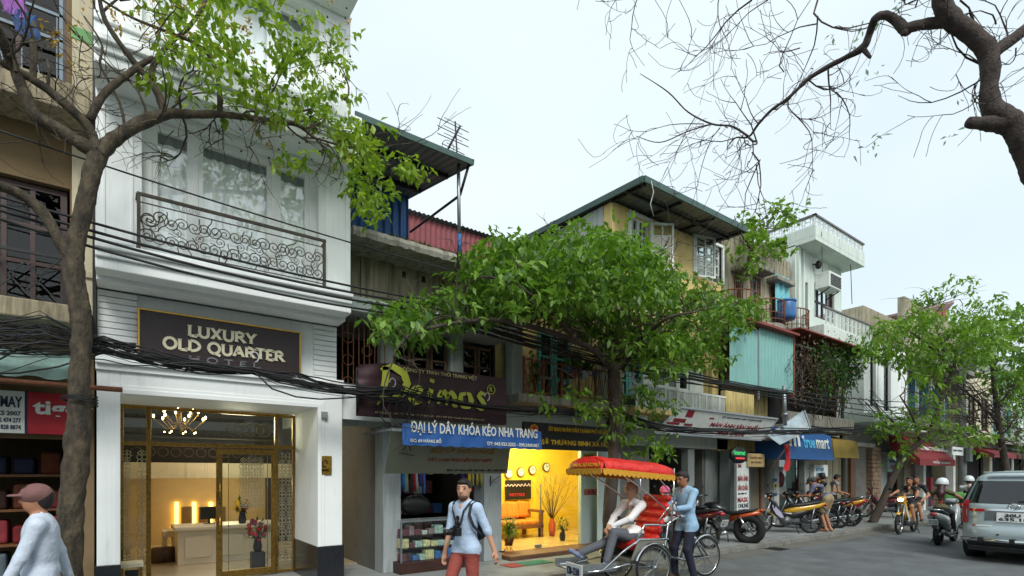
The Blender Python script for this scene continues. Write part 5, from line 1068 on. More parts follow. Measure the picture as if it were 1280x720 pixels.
gp = thing('cage_shrub', W(1045, 470, 7.6), 'green shrub growing out of the planter below the white balcony', 'plant'); pts = [W(R.uniform(1018, 1072), R.uniform(424, 470)+abs(R.gauss(0, 10)), R.uniform(7.2, 7.9)) for _ in range(60)]
leaf_mass('foliage', pts, 2600, .17, MATS['leaf_shrub'], None, None, gp, .14, .3); q = MB()
for p in pts[:30]: q.tube([(p.x*.5+9.4, 7.8, zc0+.4), p.lerp(V((18.6, 7.8, zc0+.4)), .4), p], [.02, .012, .006], 5)
q.build('stems', IRON, gp)
dv = thing('dry_vine', W(1005, 470, 7.5), 'tangled dry brown creeper hanging from the planter cage', 'plant'); q = MB()
for i in range(150):
    p = W(R.uniform(992, 1060), R.uniform(428, 470), R.uniform(7.2, 7.7)); pp = [p]
    for k in range(6): pp.append(pp[-1]+V((R.gauss(0, .16), R.gauss(0, .08), R.gauss(-.16, .14))))
    q.tube(pp, .008, 4)
q.build('stems', IRON, dv); pts = [W(R.uniform(992, 1055), R.uniform(425, 505), R.uniform(7.2, 7.7)) for _ in range(60)]; leaf_mass('foliage', pts, 2200, .1, MATS['leaf_dry'], None, None, dv, .16, .8)
# ground floor of terrace house
b = MB(); wall(b, FX1, 21.6, PZ, 2.65, 8.6, 8.8, [(fX(968, 8.6), fX(1001, 8.6), PZ, 2.3), (fX(1026, 8.6), fX(1062, 8.6), PZ, 2.3)]); b.build('ground_wall', CREAM, hg)
bx('shop_glass', glass('green_glass', (.5, .62, .58), .16), hg, fX(968, 8.62), fX(1001, 8.62), 8.66, 8.68, PZ, 2.3); bx('shop_back', SHADE, hg, 15.5, 18.6, 10, 10.1, PZ, 2.6)
for x in (fX(966, 8.4), fX(1004, 8.4)): bx('shop_post', SIGNWHITE, hg, x, x+.3, 8.35, 8.55, PZ, 2.5, bevel=.01)
for k, (py, c) in enumerate(((599, S(50, 90, 130)), (606, S(214, 190, 50)), (617, S(50, 90, 130)))): bx('post_sticker', mat('sticker_%d' % k, c, .5), hg, fX(967, 8.33), fX(971.5, 8.33), 8.335, 8.348, fZ(968, py+3, 8.33), fZ(968, py-1, 8.33))
sh = MB(); x0, x1 = fX(1026, 8.6), fX(1062, 8.6)
for i in range(9): bx('shutter_slat', CREAM, hg, x0+(x1-x0)*i/9+.01, x0+(x1-x0)*(i+1)/9-.01, 8.64+.02*(i % 2), 8.68+.02*(i % 2), PZ, 2.3, bevel=.006)
bx('timber_post', WOOD, hg, fX(1060, 8.5), fX(1066, 8.5), 8.4, 8.6, PZ, 2.6)
ps = thing('round_poster', W(975, 600, 8.6), 'red cream round sticker on the green shop glass', 'poster'); c0 = W(975.5, 599, 8.63); MB().lathe([(.001, 0), (.26, 0), (.26, .01), (.001, .01)], 8, Matrix.Translation(c0) @ Matrix.Rotation(math.pi/2, 4, 'X')).build('disc', DRED, ps); bx('white_label', SIGNWHITE, ps, c0.x-.28, c0.x+.34, 8.6, 8.618, c0.z-.5, c0.z-.26); bx('white_cap', SIGNWHITE, ps, c0.x-.12, c0.x+.12, 8.6, 8.618, c0.z+.24, c0.z+.4)
for k, (px, py, c) in enumerate(((1003, 612, S(110, 60, 50)), (996, 608, S(120, 160, 180)), (990, 616, S(70, 90, 100)))): o = bx('wall_picture', mat('picture_%d' % k, c, .6, .4, 8), None, fX(px, 9.9)-.3, fX(px, 9.9)+.3, 9.9, 9.95, fZ(px, py+7, 9.9), fZ(px, py-6, 9.9)); tag(o, ('brown', 'pale blue', 'grey blue')[k]+' framed picture inside the green glass shop', 'picture')
# blue awning with lettering
ba = thing('blue_awning', W(1010, 560, 7.3), 'bright blue awning with white truemart lettering', 'awning'); ya, yb = 8.3, 7.25; BL = mat('awning_blue', S(36, 88, 146), .65, .15, 2.5, dirt=(S(60, 90, 120), .5, 3))
x0, x1 = fX(983, yb), fX(1042, yb); zt, zb = fZ(1000, 541, yb), fZ(1000, 574, yb); m = MB()
m.rings([[(x, ya, zt+.35), (x, yb+.08, zt), (x, yb, zb), (x, yb+.03, zb), (x, ya, zb+.02)] for x in (x0, x1)], 0, False); m.build('canvas', BL, ba)
tl_ = V((0, yb-(yb+.08), zb-zt)).normalized()*-1
letters('m', V((fX(988, yb), yb+.02, zb+.36)), (1, 0, 0), tl_, .62, .36, SIGNWHITE, ba, bold=.03); letters('true', V((fX(1006, yb), yb+.02, zb+.33)), (1, 0, 0), tl_, fX(1020.5, yb)-fX(1006, yb), .3, mat('cyan_letters', S(80, 180, 220), .5), ba, bold=.02); letters('mart', V((fX(1022, yb), yb+.02, zb+.33)), (1, 0, 0), tl_, fX(1038, yb)-fX(1022, yb), .33, SIGNWHITE, ba, bold=.02)
MB().ball((fX(1004, yb), yb+.01, zb+.62), (.06, .02, .06), 8).build('logo_dot', SIGNWHITE, ba)
yaw = thing('yellow_awning', W(1055, 560, 7.4), 'dull yellow awning beside the blue awning', 'awning'); x0b, x1b = fX(1043, 7.4), fX(1074, 7.4); m = MB(); m.rings([[(x, 8.4, zt+.2), (x, 7.45, zt-.1), (x, 7.4, zb+.1), (x, 7.44, zb+.1), (x, 8.4, zb+.3)] for x in (x0b, x1b)], 0, False); m.build('canvas', mat('mustard_canvas', S(138, 118, 52), .8, .2), yaw); MB().bar((x0b, 7.45, zb+.1), (x0b, 8.5, zb+.3), .03, .03).bar((x1b, 7.45, zb+.1), (x1b, 8.5, zb+.3), .03, .03).build('arm', STEEL, yaw)
bxs = thing('light_box_sign', W(1027, 589, 7.6), 'small white box sign reading true mart hanging from a bracket', 'sign'); Y = 7.6; x0, x1 = fX(1018, Y), fX(1035, Y); z0, z1 = fZ(1026, 596, Y), fZ(1026, 581, Y); bx('box', SIGNWHITE, bxs, x0, x1, Y, Y+.15, z0, z1, bevel=.01); TB = mat('teal_letters', S(60, 150, 190), .5)
ftext('true', 1020, 1030, 584, 589, Y-.004, TB, bxs); ftext('mart', 1021, 1032, 590, 594.5, Y-.004, TB, bxs); MB().bar((x1, Y+.08, z1-.1), (x1+.5, 8.6, z1-.1), .03, .03).build('bracket', DKIRON, bxs)
rs_ = thing('red_strip_sign', W(1025, 610, 8.3), 'narrow red sign strip with yellow discs by the shutter', 'sign'); bx('strip', mat('sign_red', S(170, 26, 40)), rs_, fX(1022, 8.3), fX(1028.5, 8.3), 8.3, 8.34, fZ(1025, 628, 8.3), fZ(1025, 598, 8.3)); q = MB()
for k in range(3): c = W(1025, 602+k*7.5, 8.28); q.ball(c, (.11, .012, .11), 10)
q.build('discs', SY, rs_)
# vertical mask banner
vb = thing('vertical_banner', W(928, 615, 7.6), 'tall white red vertical banner reading MASK ONLINE', 'banner'); Y = 7.75; x0, x1 = fX(921, Y), fX(936, Y); z0, z1 = fZ(928, 654, Y), fZ(928, 577, Y); bx('panel', SIGNWHITE, vb, x0, x1, Y, Y+.03, z0, z1); H_ = z1-z0; Wd = x1-x0
for tx, u0, u1, v0, v1, m in (('MÀN ẢNH', .08, .92, .68, .8, DRED), ('SÂN KHẤU', .08, .92, .53, .66, DRED), ('BÁO ĐIỆN TỬ', .1, .8, .46, .5, NAVY), ('MASK', .06, .94, .34, .42, DRED), ('ONLINE', .1, .94, .25, .32, NAVY), ('www.mask.vn', .1, .9, .21, .235, NAVY), ('BM', .08, .35, .9, .96, DRED)): letters(tx, (x0+Wd*u0, Y-.004, z0+H_*v0), (1, 0, 0), (0, 0, 1), Wd*(u1-u0), H_*(v1-v0), m, vb, bold=.015)
bx('red_foot', mat('orange_red_print', S(206, 84, 66), .6), vb, x0+.01, x1-.01, Y-.006, Y, z0, z0+H_*.1); bx('red_block', mat('orange_red_print', S(206, 84, 66)), vb, x0+.01, x0+Wd*.45, Y-.006, Y, z0+H_*.1, z0+H_*.19); bx('side_board', GREYCURT, vb, x0-.12, x0-.005, Y, Y+.12, z0-.3, z1)
os_ = thing('oval_led_sign', W(921, 569, 7.4), 'black oval sign with green lit script above the vertical banner', 'sign'); c0 = W(921, 569, 7.4); M = Matrix.Translation(c0) @ Matrix.Rotation(math.pi/2, 4, 'X') @ Matrix.Diagonal((1, .62, 1, 1)); MB().lathe([(.001, 0), (.34, 0), (.34, .08), (.001, .08)], 24, M).build('disc', BLACKPL, os_)
letters('Internet', c0+V((-.25, -.09, .0)), (1, 0, 0), (0, 0, 1), .48, .12, mat('green_led', S(40, 200, 90), .5, 0, emit=(.1, .9, .3), es=.25), os_); bx('red_line', mat('red_led', S(230, 40, 40), .5, 0, emit=(.9, .1, .1), es=.25), os_, c0.x-.2, c0.x+.2, 7.305, 7.315, c0.z-.1, c0.z-.06)
cs = thing('cream_board_sign', W(945, 576, 7.7), 'cream wooden notice board beside the oval sign', 'sign'); bx('board', mat('cream_board', S(178, 156, 106), .7, .15, 4), cs, fX(935, 7.7), fX(956, 7.7), 7.7, 7.74, fZ(945, 584, 7.7), fZ(945, 567, 7.7), bevel=.02); ftext('THUỐC NAM', 938, 953, 569.5, 573, 7.69, RUST, cs); ftext('GIA TRUYỀN', 939, 952, 575.5, 578.5, 7.69, RUST, cs)
fs_ = thing('folding_picture_sign', W(1005, 530, 7.0), 'crumpled colourful print sheet sign sticking out over the pavement', 'sign'); Pq = [W(960, 545, 7.4), W(1005, 514, 7.0), W(1013, 537, 6.8), W(975, 556, 7.2)]; m = MB(); m.add(Pq+[p+V((0, .03, .02)) for p in Pq], [(0, 1, 2, 3), (7, 6, 5, 4), (0, 4, 5, 1), (1, 5, 6, 2), (2, 6, 7, 3), (3, 7, 4, 0)]); m.build('sheet', mat('colour_print', S(150, 168, 176), .6, .5, 2.5, dirt=(S(190, 110, 90), .7, 2.0), cov=.52), fs_); MB().bar(Pq[1]+V((0, -.01, .02)), Pq[2]+V((0, -.01, 0)), .03, .03).build('edge', STEEL, fs_)
fl = thing('red_flag', W(985, 585, 7.2), 'limp red flag hanging under the print sheet sign', 'flag'); q = MB(); rr = []
for j in range(8):
    t = j/7; rr.append([W(980+6*i/5+2*t+3*math.sin(i*1.4+t*4)*t, 556+34*t*(.6+.4*math.sin(i*.8+.5)), 7.1+.05*math.sin(i*2+j)) for i in range(6)])
q.rings(rr, 0, True, False, False).build('cloth', mat('flag_red', S(178, 30, 34), .7), fl); MB().tube([W(962, 588, 7.3), W(990, 550, 7.0)], .015, 5).build('staff', WOOD, fl)
st = thing('steel_standpipe', W(981, 520, 7.2), 'grey steel pipe standing at the edge of the ochre parapet', 'pipe'); MB().tube([W(981, 532, 7.15), W(980, 482, 7.15)], .055, 10).build('shaft', STEEL, st); MB().lathe([(.09, 0), (.09, .08)], 10, Matrix.Translation(W(981, 520, 7.15))).build('collar', STEEL, st)
# ================================================================ white annex with slit windows
IX0, IX1 = 21.6, 25.9
hi = thing('slit_window_house', (23.7, 8, PZ), 'white house with two tall slit windows behind the leaning tree', 'building'); z0, z1 = 3.9, 6.6
hw = [(fX(1084, 8), fX(1091, 8), 4.2, 6.2), (fX(1101, 8), fX(1110, 8), 4.1, 6.2)]
b = MB(); wall(b, IX0, IX1, z0, z1, 7.9, 8.15, hw); b.box(IX0, IX1, 8.6, 15, PZ, z1); b.box(IX0, IX0+.1, 8.15, 8.6, z0, z1); b.build('wall', WHITE, hi)
for h in hw: window(hi, h[0], h[1], h[2], h[3], 8.0, 1, 3, DKIRON, GLASSD, .06, .05, .06)
for x in (IX0+1.2, IX0+3.6): bx('wall_rib', WHITE2, hi, x, x+.12, 7.85, 7.9, z0, z1)
bx('floor_band', PALEWALL, hi, IX0, IX1, 7.6, 8.6, z0-.35, z0, bevel=.02); bx('shade_canopy', SIGNWHITE, hi, IX0+.8, IX1-.5, 7.0, 8, z0-.6, z0-.55)
b = MB(); wall(b, IX0, IX1, PZ, z0-.35, 8.5, 8.7, [(fX(1101, 8.5), fX(1127, 8.5), PZ, 2.6)]); b.build('ground_wall', SHADE, hi); bx('doorway_dark', GREYWALL, hi, fX(1101, 8.5), fX(1127, 8.5), 8.65, 8.69, PZ, 2.6)
STONE = mat('rough_stone_block', S(146, 122, 100), .9, .25, 4, .4, 40)
for px0, px1 in ((1090, 1101), (1127, 1141)):
    xa, xb = fX(px0, 8.3), fX(px1, 8.3); n = 2
    for r in range(16):
        for k in range(n):
            a = xa+(xb-xa)*(k+(.25 if r % 2 and k else 0))/n; c = xa+(xb-xa)*(k+1+(.25 if r % 2 and k == 0 else 0))/n; bx('stone_block', STONE, hi, a+.015, min(c, xb)-.015, 8.3-R.uniform(0, .03), 8.5, PZ+r*.165, PZ+r*.165+.15, bevel=.01)
bp = thing('blue_poster', W(1117, 577, 8.3), 'small white blue poster with red handwriting near the leaning tree', 'poster'); Y = 8.2; x0, x1 = fX(1110, Y), fX(1123, Y); z0p, z1p = fZ(1116, 590, Y), fZ(1116, 572, Y); bx('sheet', mat('poster_pale_blue', S(170, 200, 226), .6), bp, x0, x1, Y, Y+.03, z0p, z1p); ftext('CHO THUÊ', 1111.5, 1121, 574, 578, Y-.003, NAVY, bp); ftext('NHÀ', 1112, 1121, 580, 586, Y-.003, mat('red_letters', S(190, 40, 40)), bp, shear=.3)
# ================================================================ dark house with blue curtains, red awning
JX0, JX1 = 25.95, 34
hj = thing('curtained_house', (30, 8, PZ), 'dark house with blue curtained upper room and red awning', 'building')
b = MB(); wall(b, JX0, JX1, PZ, 9.0, 8.0, 8.25, [(JX0+.4, JX1-.6, 4.2, 6.0), (JX0+.5, JX0+2.5, 7.0, 8.6), (JX0+.6, JX1-.5, PZ, 3.0)]); b.box(JX0, JX1, 9.5, 16, PZ, 9.0); b.build('wall', OLDWALL, hj)
n = 60; r0 = []; r1 = []
for i in range(n+1):
    x = JX0+.4+(JX1-JX0-1)*i/n; y = 8.5+.08*math.sin(i*1.3); r0.append((x, y, 4.2)); r1.append((x, y, 6.0))
MB().rings([r0, r1], 0, True, False, False).build('curtain', BLUECURT, hj)
for x in (JX0+1.9, JX0+3.6, JX0+5.4): bx('mullion', SIGNWHITE, hj, x, x+.14, 8.1, 8.2, 4.2, 6.0)
for i in range(12): bx('shutter_slat', CREAM, hj, JX0+.5, JX0+2.5, 8.06, 8.1, 7.0+i*.133, 7.0+i*.133+.1)
b = MB(); b.box(JX0, JX1, 7.3, 8.0, 3.6, 3.85); b.box(JX0, JX1, 7.4, 8.0, 6.4, 6.6); b.build('balcony_slab', CONC, hj); q = MB()
for i in range(60): q.box(JX0+.05+i*.13, JX0+.075+i*.13, 7.42, 7.44, 6.6, 7.3)
q.box(JX0, JX1, 7.41, 7.45, 7.3, 7.34); q.build('railing', DKIRON, hj)
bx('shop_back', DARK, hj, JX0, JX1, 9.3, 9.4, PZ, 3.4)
ra = thing('red_awning', W(1170, 565, 7.2), 'dark red awning with small white lettering over a dim shop', 'awning'); x0, x1 = fX(1150, 7.0), fX(1194, 7.0); zt, zb = fZ(1170, 552, 7.4), fZ(1170, 582, 7.0); m = MB(); m.rings([[(x, 8.0, zt+.2), (x, 7.0, zb+.25), (x, 7.0, zb), (x, 7.05, zb), (x, 8.0, zt-.3)] for x in (x0, x1)], 0, False); m.build('canvas', mat('awning_red', S(122, 38, 42), .8, .18, 3, dirt=(S(90, 50, 50), .5, 3)), ra); letters('TRẦN QUANG', (x0+1.4, 6.99, zb+.06), (1, 0, 0), (0, 0, 1), 2.2, .16, SIGNWHITE, ra); letters('THỜI TRANG', (x0+.8, 7.2, zb+.6), (1, 0, 0), (0, .75, .66), 3.4, .35, SIGNWHITE, ra)
for x in (fX(1144, 8.2), fX(1182, 8.2)): bx('white_post', SIGNWHITE, hj, x, x+.3, 7.9, 8.2, PZ, 3)
for k in range(14): o = bx('dim_goods', GOODS[k % 8], None, fX(1148, 8.6)+k*.36, fX(1148, 8.6)+k*.36+.3, 8.6, 8.9, PZ+.0, PZ+.4+R.uniform(.2, 1.1), bevel=.03); tag(o, 'dim stack of goods, %s from the left under the dark red awning' % ORD[k], 'goods', 'goods under the red awning')
# red roofed house behind
hk = thing('red_roof_house', (32, 16, PZ), 'distant house with red tin roof above the tree crowns', 'building'); Y = 13
x0, xm, x1 = fX(1128, Y), fX(1185, Y), fX(1205, Y+3); z0, z1 = fZ(1128, 394, Y), fZ(1185, 379, Y); m = MB(); m.add([(x0, Y, z0), (xm, Y, z1), (xm, Y, z1-1.2), (x0, Y, z0-1.0), (xm+2.5, Y+3, z0), (xm+2.5, Y+3, z0-1.2)], [(0, 1, 2, 3), (1, 4, 5, 2)]); m.build('gable', mat('red_roof_paint', S(150, 66, 62), .7, .1), hk); m = MB(); m.add([(x0-.3, Y-.3, z0+.15), (xm+.2, Y-.3, z1+.15), (xm+3, Y+3, z0+.1), (x0, Y+5, z0+.1)], [(0, 1, 2, 3)]); s_ = m.build('roof', mat('grey_red_sheet', S(150, 120, 116), .6), hk).modifiers.new('s', 'SOLIDIFY'); s_.thickness = .15
bx('wall', GREYWALL, hk, x0, xm+2, Y+.1, Y+5, PZ, z0-1.0)
# ================================================================ further houses along the street
FARW = [CREAM, GREYWALL, PALEWALL, YELLOW2, OLDWALL, WHITE]
x = 34.2
for k in range(9):
    wd = R.uniform(3.6, 5.5); h = R.uniform(6.5, 9.5) if x < 50 else R.uniform(7, 11); nm = ('cream', 'grey', 'pale green', 'stained ochre', 'mouldy', 'white')[k % 6]
    t = thing('distant_shophouse', (x+wd/2, 8, PZ), '%s shophouse with dark ground floor, %s beyond the curtained house' % (nm, ('first', 'second', 'third', 'fourth', 'fifth', 'sixth', 'seventh', 'eighth', 'ninth')[k]), 'building', 'distant shophouses'); hl = [(x+.3, x+wd-.3, PZ, 2.9)]
    for f in range(2):
        for j in range(2): hl.append((x+.5+j*wd/2, x+wd/2-.4+j*wd/2, 4+f*2.8, 5.8+f*2.8 if 5.8+f*2.8 < h else h-.3))
    b = MB(); wall(b, x, x+wd, PZ, h, 8, 8.25, hl); b.box(x, x+wd, 8.6, 16, PZ, h); b.build('wall', FARW[k % 6], t); bx('slab', CONC, t, x, x+wd, 7.2, 8, 3.3, 3.5)
    for hh_ in hl[1:]: window(t, hh_[0], hh_[1], hh_[2], hh_[3], 8.06, 2, 1, (DARKWOOD, TEALP, WINW)[k % 3], GLASSD, .08, .06, .06)
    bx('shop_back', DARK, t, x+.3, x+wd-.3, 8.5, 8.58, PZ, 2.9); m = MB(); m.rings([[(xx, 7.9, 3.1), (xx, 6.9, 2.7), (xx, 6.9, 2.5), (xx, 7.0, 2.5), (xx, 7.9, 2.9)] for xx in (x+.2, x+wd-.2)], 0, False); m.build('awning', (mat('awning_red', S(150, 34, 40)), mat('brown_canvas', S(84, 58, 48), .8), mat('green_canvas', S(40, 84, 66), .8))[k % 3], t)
    x += wd+.02
# houses closing the view on the near side further on are hidden by the car and the frame edge
ub = thing('utility_pole', (fX(1203, 6.8), 6.8, PZ), 'grey concrete utility pole with boards beside the red awning', 'pole'); px_ = fX(1203, 6.8); MB().tube([(px_, 6.8, PZ), (px_, 6.8, 7.5)], [.16, .11], 10).build('shaft', CONC2, ub); bx('meter_box', GREYCURT, ub, px_-.2, px_+.2, 6.5, 6.66, 2.2, 2.8, bevel=.02)
wb = thing('white_notice', W(1190, 556, 6.6), 'small white notice board hung on the utility pole', 'sign'); Y = 6.55; bx('board', SIGNWHITE, wb, fX(1191, Y), fX(1204, Y), Y, Y+.03, fZ(1197, 569, Y), fZ(1197, 559, Y)); ftext('BÁN HÀNG', 1192, 1203, 561, 564, Y-.003, NAVY, wb)
# ================================================================ houses across the street, behind the camera: they shade the shops and show in the glass
x = -16.
for k in range(9):
    wd = R.uniform(3.8, 5.6); h = (6.2, 5.7, 6.6, 5.8, 6.3, 5.7, 6.1, 5.8, 6.5)[k]; t = thing('opposite_shophouse', (x+wd/2, -6.6, PZ), '%s shophouse across the street behind the viewer, %s in its row' % (('cream', 'grey', 'pale green', 'stained ochre', 'mouldy', 'white')[k % 6], ORD[k]), 'building', 'shophouses across the street')
    hl = [(x+.3, x+wd-.3, PZ, 2.8)]+[(x+.5+j*wd/2, x+wd/2-.4+j*wd/2, 3.8+f*2.5, 5.4+f*2.5) for f in range(2) for j in range(2) if 5.5+f*2.5 < h]
    b = MB(); wall(b, x, x+wd, PZ, h, -6.9, -6.6, hl); b.box(x, x+wd, -14, -7.3, PZ, h); b.build('wall', FARW[(k+2) % 6], t); bx('balcony_slab', CONC, t, x, x+wd, -6.6, -5.9, 3.2, 3.4)
    for q in hl[1:]: window(t, q[0], q[1], q[2], q[3], -6.72, 2, 2, (DARKWOOD, TEALP, WINW)[k % 3], GLASSD, .08, .06, .06)
    bx('shop_shutter', (DARK, GREYWALL, mat('brown_canvas', S(84, 58, 48), .8))[k % 3], t, x+.3, x+wd-.3, -6.85, -6.75, PZ, 2.8)
    x += wd+.02
# ================================================================ trees
from mathutils import noise as mnoise
BARK = mat('tree_bark', S(84, 74, 58), .95, .5, 16, 1., 46, dirt=(S(42, 38, 32), .9, 11), cov=.42, stretch=(1, 1, .45))
BARKD = mat('dark_bark', S(72, 62, 54), .95, .35, 9, .7, 38, dirt=(S(46, 42, 38), .7, 7), stretch=(1, 1, .45))
def limb(mb, pts, r, n=9, sub=4, jit=.06):
    """smooth tapering limb through the given points"""
    pts = [V(p) for p in pts]; k = len(pts); P = []; Q = []
    for i in range(k-1):
        p0, p1, p2, p3 = pts[max(i-1, 0)], pts[i], pts[i+1], pts[min(i+2, k-1)]
        for j in range(sub):
            t = j/sub; P.append(.5*((2*p1)+(p2-p0)*t+(2*p0-5*p1+4*p2-p3)*t*t+(3*p1-p0-3*p2+p3)*t**3)); Q.append(r[i]+(r[i+1]-r[i])*t)
    P.append(pts[-1]); Q.append(r[-1]); Q = [q*R.uniform(1-jit, 1+jit) for q in Q]; o0 = len(mb.v); mb.tube(P, Q, n)
    if n >= 9:
        for i, c in enumerate(P):
            for j in range(n):
                v = V(mb.v[o0+i*n+j]); d = v-c; mb.v[o0+i*n+j] = tuple(c+d*(1+.16*mnoise.noise(v*7)+.12*mnoise.noise(v*V((22, 22, 9)) if False else V((v.x*24, v.y*24, v.z*9)))))
    return P
def twig(mb, p, d, L, r, lvl, tips, grav=-.1, wig=.35, n=5, kids=3):
    pts = [V(p)]; d = V(d).normalized(); k = 8; bv = V((R.gauss(0, .22), R.gauss(0, .22), R.gauss(0, .22)))
    for i in range(k):
        d = (d+bv+V((R.gauss(0, wig), R.gauss(0, wig), R.gauss(grav, wig)))*.45).normalized(); pts.append(pts[-1]+d*L/k)
    mb.tube(pts, [max(r*(1-i/(k+1.5)), .0022) for i in range(k+1)], n, cap=False)
    tips.append((pts[-1], d)); tips.append((pts[3], d))
    if lvl > 0:
        for c in range(kids):
            i = R.randint(1, k-1); s, u = frame(d); a = R.uniform(0, 6.28); nd = (pts[i+1]-pts[i]).normalized()*.7+(s*math.cos(a)+u*math.sin(a))*R.uniform(.5, 1)
            twig(mb, pts[i], nd, L*R.uniform(.45, .75), r*.6, lvl-1, tips, grav, wig, max(4, n-1), kids)
def inside(poly, x, y):
    c = False; j = len(poly)-1
    for i in range(len(poly)):
        (a, b_), (p, q) = poly[i], poly[j]
        if (b_ > y) != (q > y) and x < (p-a)*(y-b_)/(q-b_+1e-9)+a: c = not c
        j = i
    return c
def spread_pts(poly, n, f):
    xs = [p[0] for p in poly]; ys = [p[1] for p in poly]; o = []
    while len(o) < n:
        x, y = R.uniform(min(xs), max(xs)), R.uniform(min(ys), max(ys))
        if inside(poly, x, y): o.append(f(x, y))
    return o
def clusters(name, cs, per, rad, ls, m, parent, droop, seed, asp=.42, grp=7, flat=.7):
    """leaf sprays: each centre carries several hanging fans of leaves"""
    rg = np.random.default_rng(seed); A = np.array([tuple(c) for c in cs]); nf = max(1, per//grp)
    F = np.repeat(A, nf, 0)+rg.normal(0, rad, (len(A)*nf, 3))*np.array([1, 1, flat]); ax = rg.normal(0, 1, F.shape); ax[:, 2] = -abs(ax[:, 2])*.4; ax /= np.linalg.norm(ax, axis=1)[:, None]
    Pl = np.repeat(F, grp, 0); t = np.tile(np.linspace(0, 1, grp), len(F))[:, None]; O_ = np.repeat(ax, grp, 0); Pl = Pl+O_*t*ls*1.6+rg.normal(0, ls*.15, Pl.shape)
    return leaves(name, Pl, ls, m, None, None, parent, droop, 'stuff', rg, asp, O_*1.1)
# ---- tree in front of the hotel
TY = 6.6
def T1(px, py, dy=0): return W(px, py, TY+dy)
t1 = thing('street_tree', (fX(88, TY), TY, PZ), 'rough barked street tree with bare limbs in front of the hotel', 'tree'); tr = MB()
b0 = T1(84, 745); b0.z = PZ-.05
limb(tr, [b0, T1(86, 690), T1(90, 620), T1(97, 555), T1(100, 480), T1(102, 420), T1(99, 385), T1(92, 340), T1(97, 295), T1(110, 240), T1(121, 195), T1(122, 178)], [0.1375, 0.1133, 0.1052, 0.1012, 0.08496, 0.08091, 0.08735, 0.08496, 0.07444, 0.07444, 0.07929, 0.06877], 24, 12, .04)
limb(tr, [T1(94, 330), T1(72, 295), T1(50, 262), T1(20, 240), T1(-30, 225, -.2)], [0.072, 0.056, 0.0496, 0.044, 0.036], 10, 5)
limb(tr, [T1(122, 190), T1(95, 176), T1(70, 160), T1(43, 143), T1(28, 110), T1(18, 85), T1(0, 43, -.2), T1(-40, -30, -.4)], [0.08, 0.064, 0.06, 0.056, 0.048, 0.044, 0.04, 0.032], 10, 5)
limb(tr, [T1(121, 185), T1(108, 155), T1(72, 122), T1(40, 99), T1(0, 78), T1(-60, 50)], [0.048, 0.044, 0.04, 0.036, 0.032, 0.024], 9, 5)
limb(tr, [T1(41, 100), T1(42, 80), T1(42, 52)], [0.028, 0.0272, 0.0272], 8, 4); limb(tr, [T1(112, 150), T1(128, 120), T1(150, 100), T1(172, 84), T1(191, 72)], [0.04, 0.0336, 0.032, 0.0288, 0.0256], 9, 5)
lim = limb(tr, [T1(122, 192), T1(138, 178), T1(160, 162), T1(190, 148), T1(215, 142), T1(245, 143), T1(275, 143), T1(310, 147), T1(345, 152), T1(372, 156), T1(392, 172)], [0.08, 0.064, 0.0576, 0.06, 0.048, 0.04, 0.0368, 0.032, 0.028, 0.0272, 0.016], 10, 5)
limb(tr, [T1(205, 140), T1(198, 118), T1(180, 93), T1(160, 68), T1(140, 40), T1(128, 15), T1(120, -30)], [0.044, 0.036, 0.032, 0.028, 0.024, 0.0224, 0.016], 9, 5); limb(tr, [T1(188, 98), T1(195, 75), T1(215, 52), T1(235, 35), T1(255, 5), T1(262, -30)], [0.032, 0.0272, 0.024, 0.0216, 0.0192, 0.016], 8, 5)
limb(tr, [T1(275, 142), T1(274, 110), T1(268, 82), T1(250, 58), T1(215, 42), T1(165, 22), T1(120, -5)], [0.032, 0.024, 0.0224, 0.0192, 0.016, 0.0128, 0.0096], 8, 5); limb(tr, [T1(156, 158), T1(150, 130), T1(135, 100), T1(125, 80), T1(127, 55), T1(105, 20)], [0.0144, 0.0128, 0.012, 0.0112, 0.0096, 0.0064], 6, 5)
limb(tr, [T1(222, 130), T1(230, 105), T1(250, 85)], [0.0096, 0.008, 0.0048], 6, 4); limb(tr, [T1(215, 135), T1(240, 118), T1(268, 116)], [0.0112, 0.008, 0.0048], 6, 4)
tips = []
for a, c in (((150, 0), (235, 35)), ((128, 15), (150, -40)), ((42, 52), (60, -20)), ((20, 90), (60, 40)), ((60, 110), (90, 40)), ((10, 70), (30, 10))):
    p = T1(*a, R.uniform(-.3, .3)); twig(tr, p, T1(*c)-p, .9, .014, 2, tips, .0, .4)
for q in (lim[14], lim[22], lim[30], lim[36], lim[42], lim[46]):
    for k in range(2): twig(tr, q, V((R.gauss(.4, .5), R.gauss(0, .6), R.gauss(.1, .6))), R.uniform(.6, 1.1), .014, 2, tips, -.02, .35)
for a, c, L in (((373, 140), (440, 13), 1.7), ((385, 160), (487, 67), 1.6), ((430, 125), (500, 100), .9), ((392, 172), (470, 210), 1.2), ((330, 150), (330, 40), 1.1), ((300, 146), (380, 60), 1.2)):
    p = T1(*a); twig(tr, p, T1(*c)-p, L, .014, 2, tips, -.02, .18)
for k in range(26):
    px, py = R.uniform(0, 230), R.uniform(0, 190); p = T1(px, py, R.uniform(-.4, .4)); twig(tr, p, V((R.gauss(0, 1), R.gauss(0, .5), R.gauss(.1, .8))), R.uniform(.4, .8), .006, 1, tips, -.05, .3, 4)
tr.build('trunk', BARK, t1)
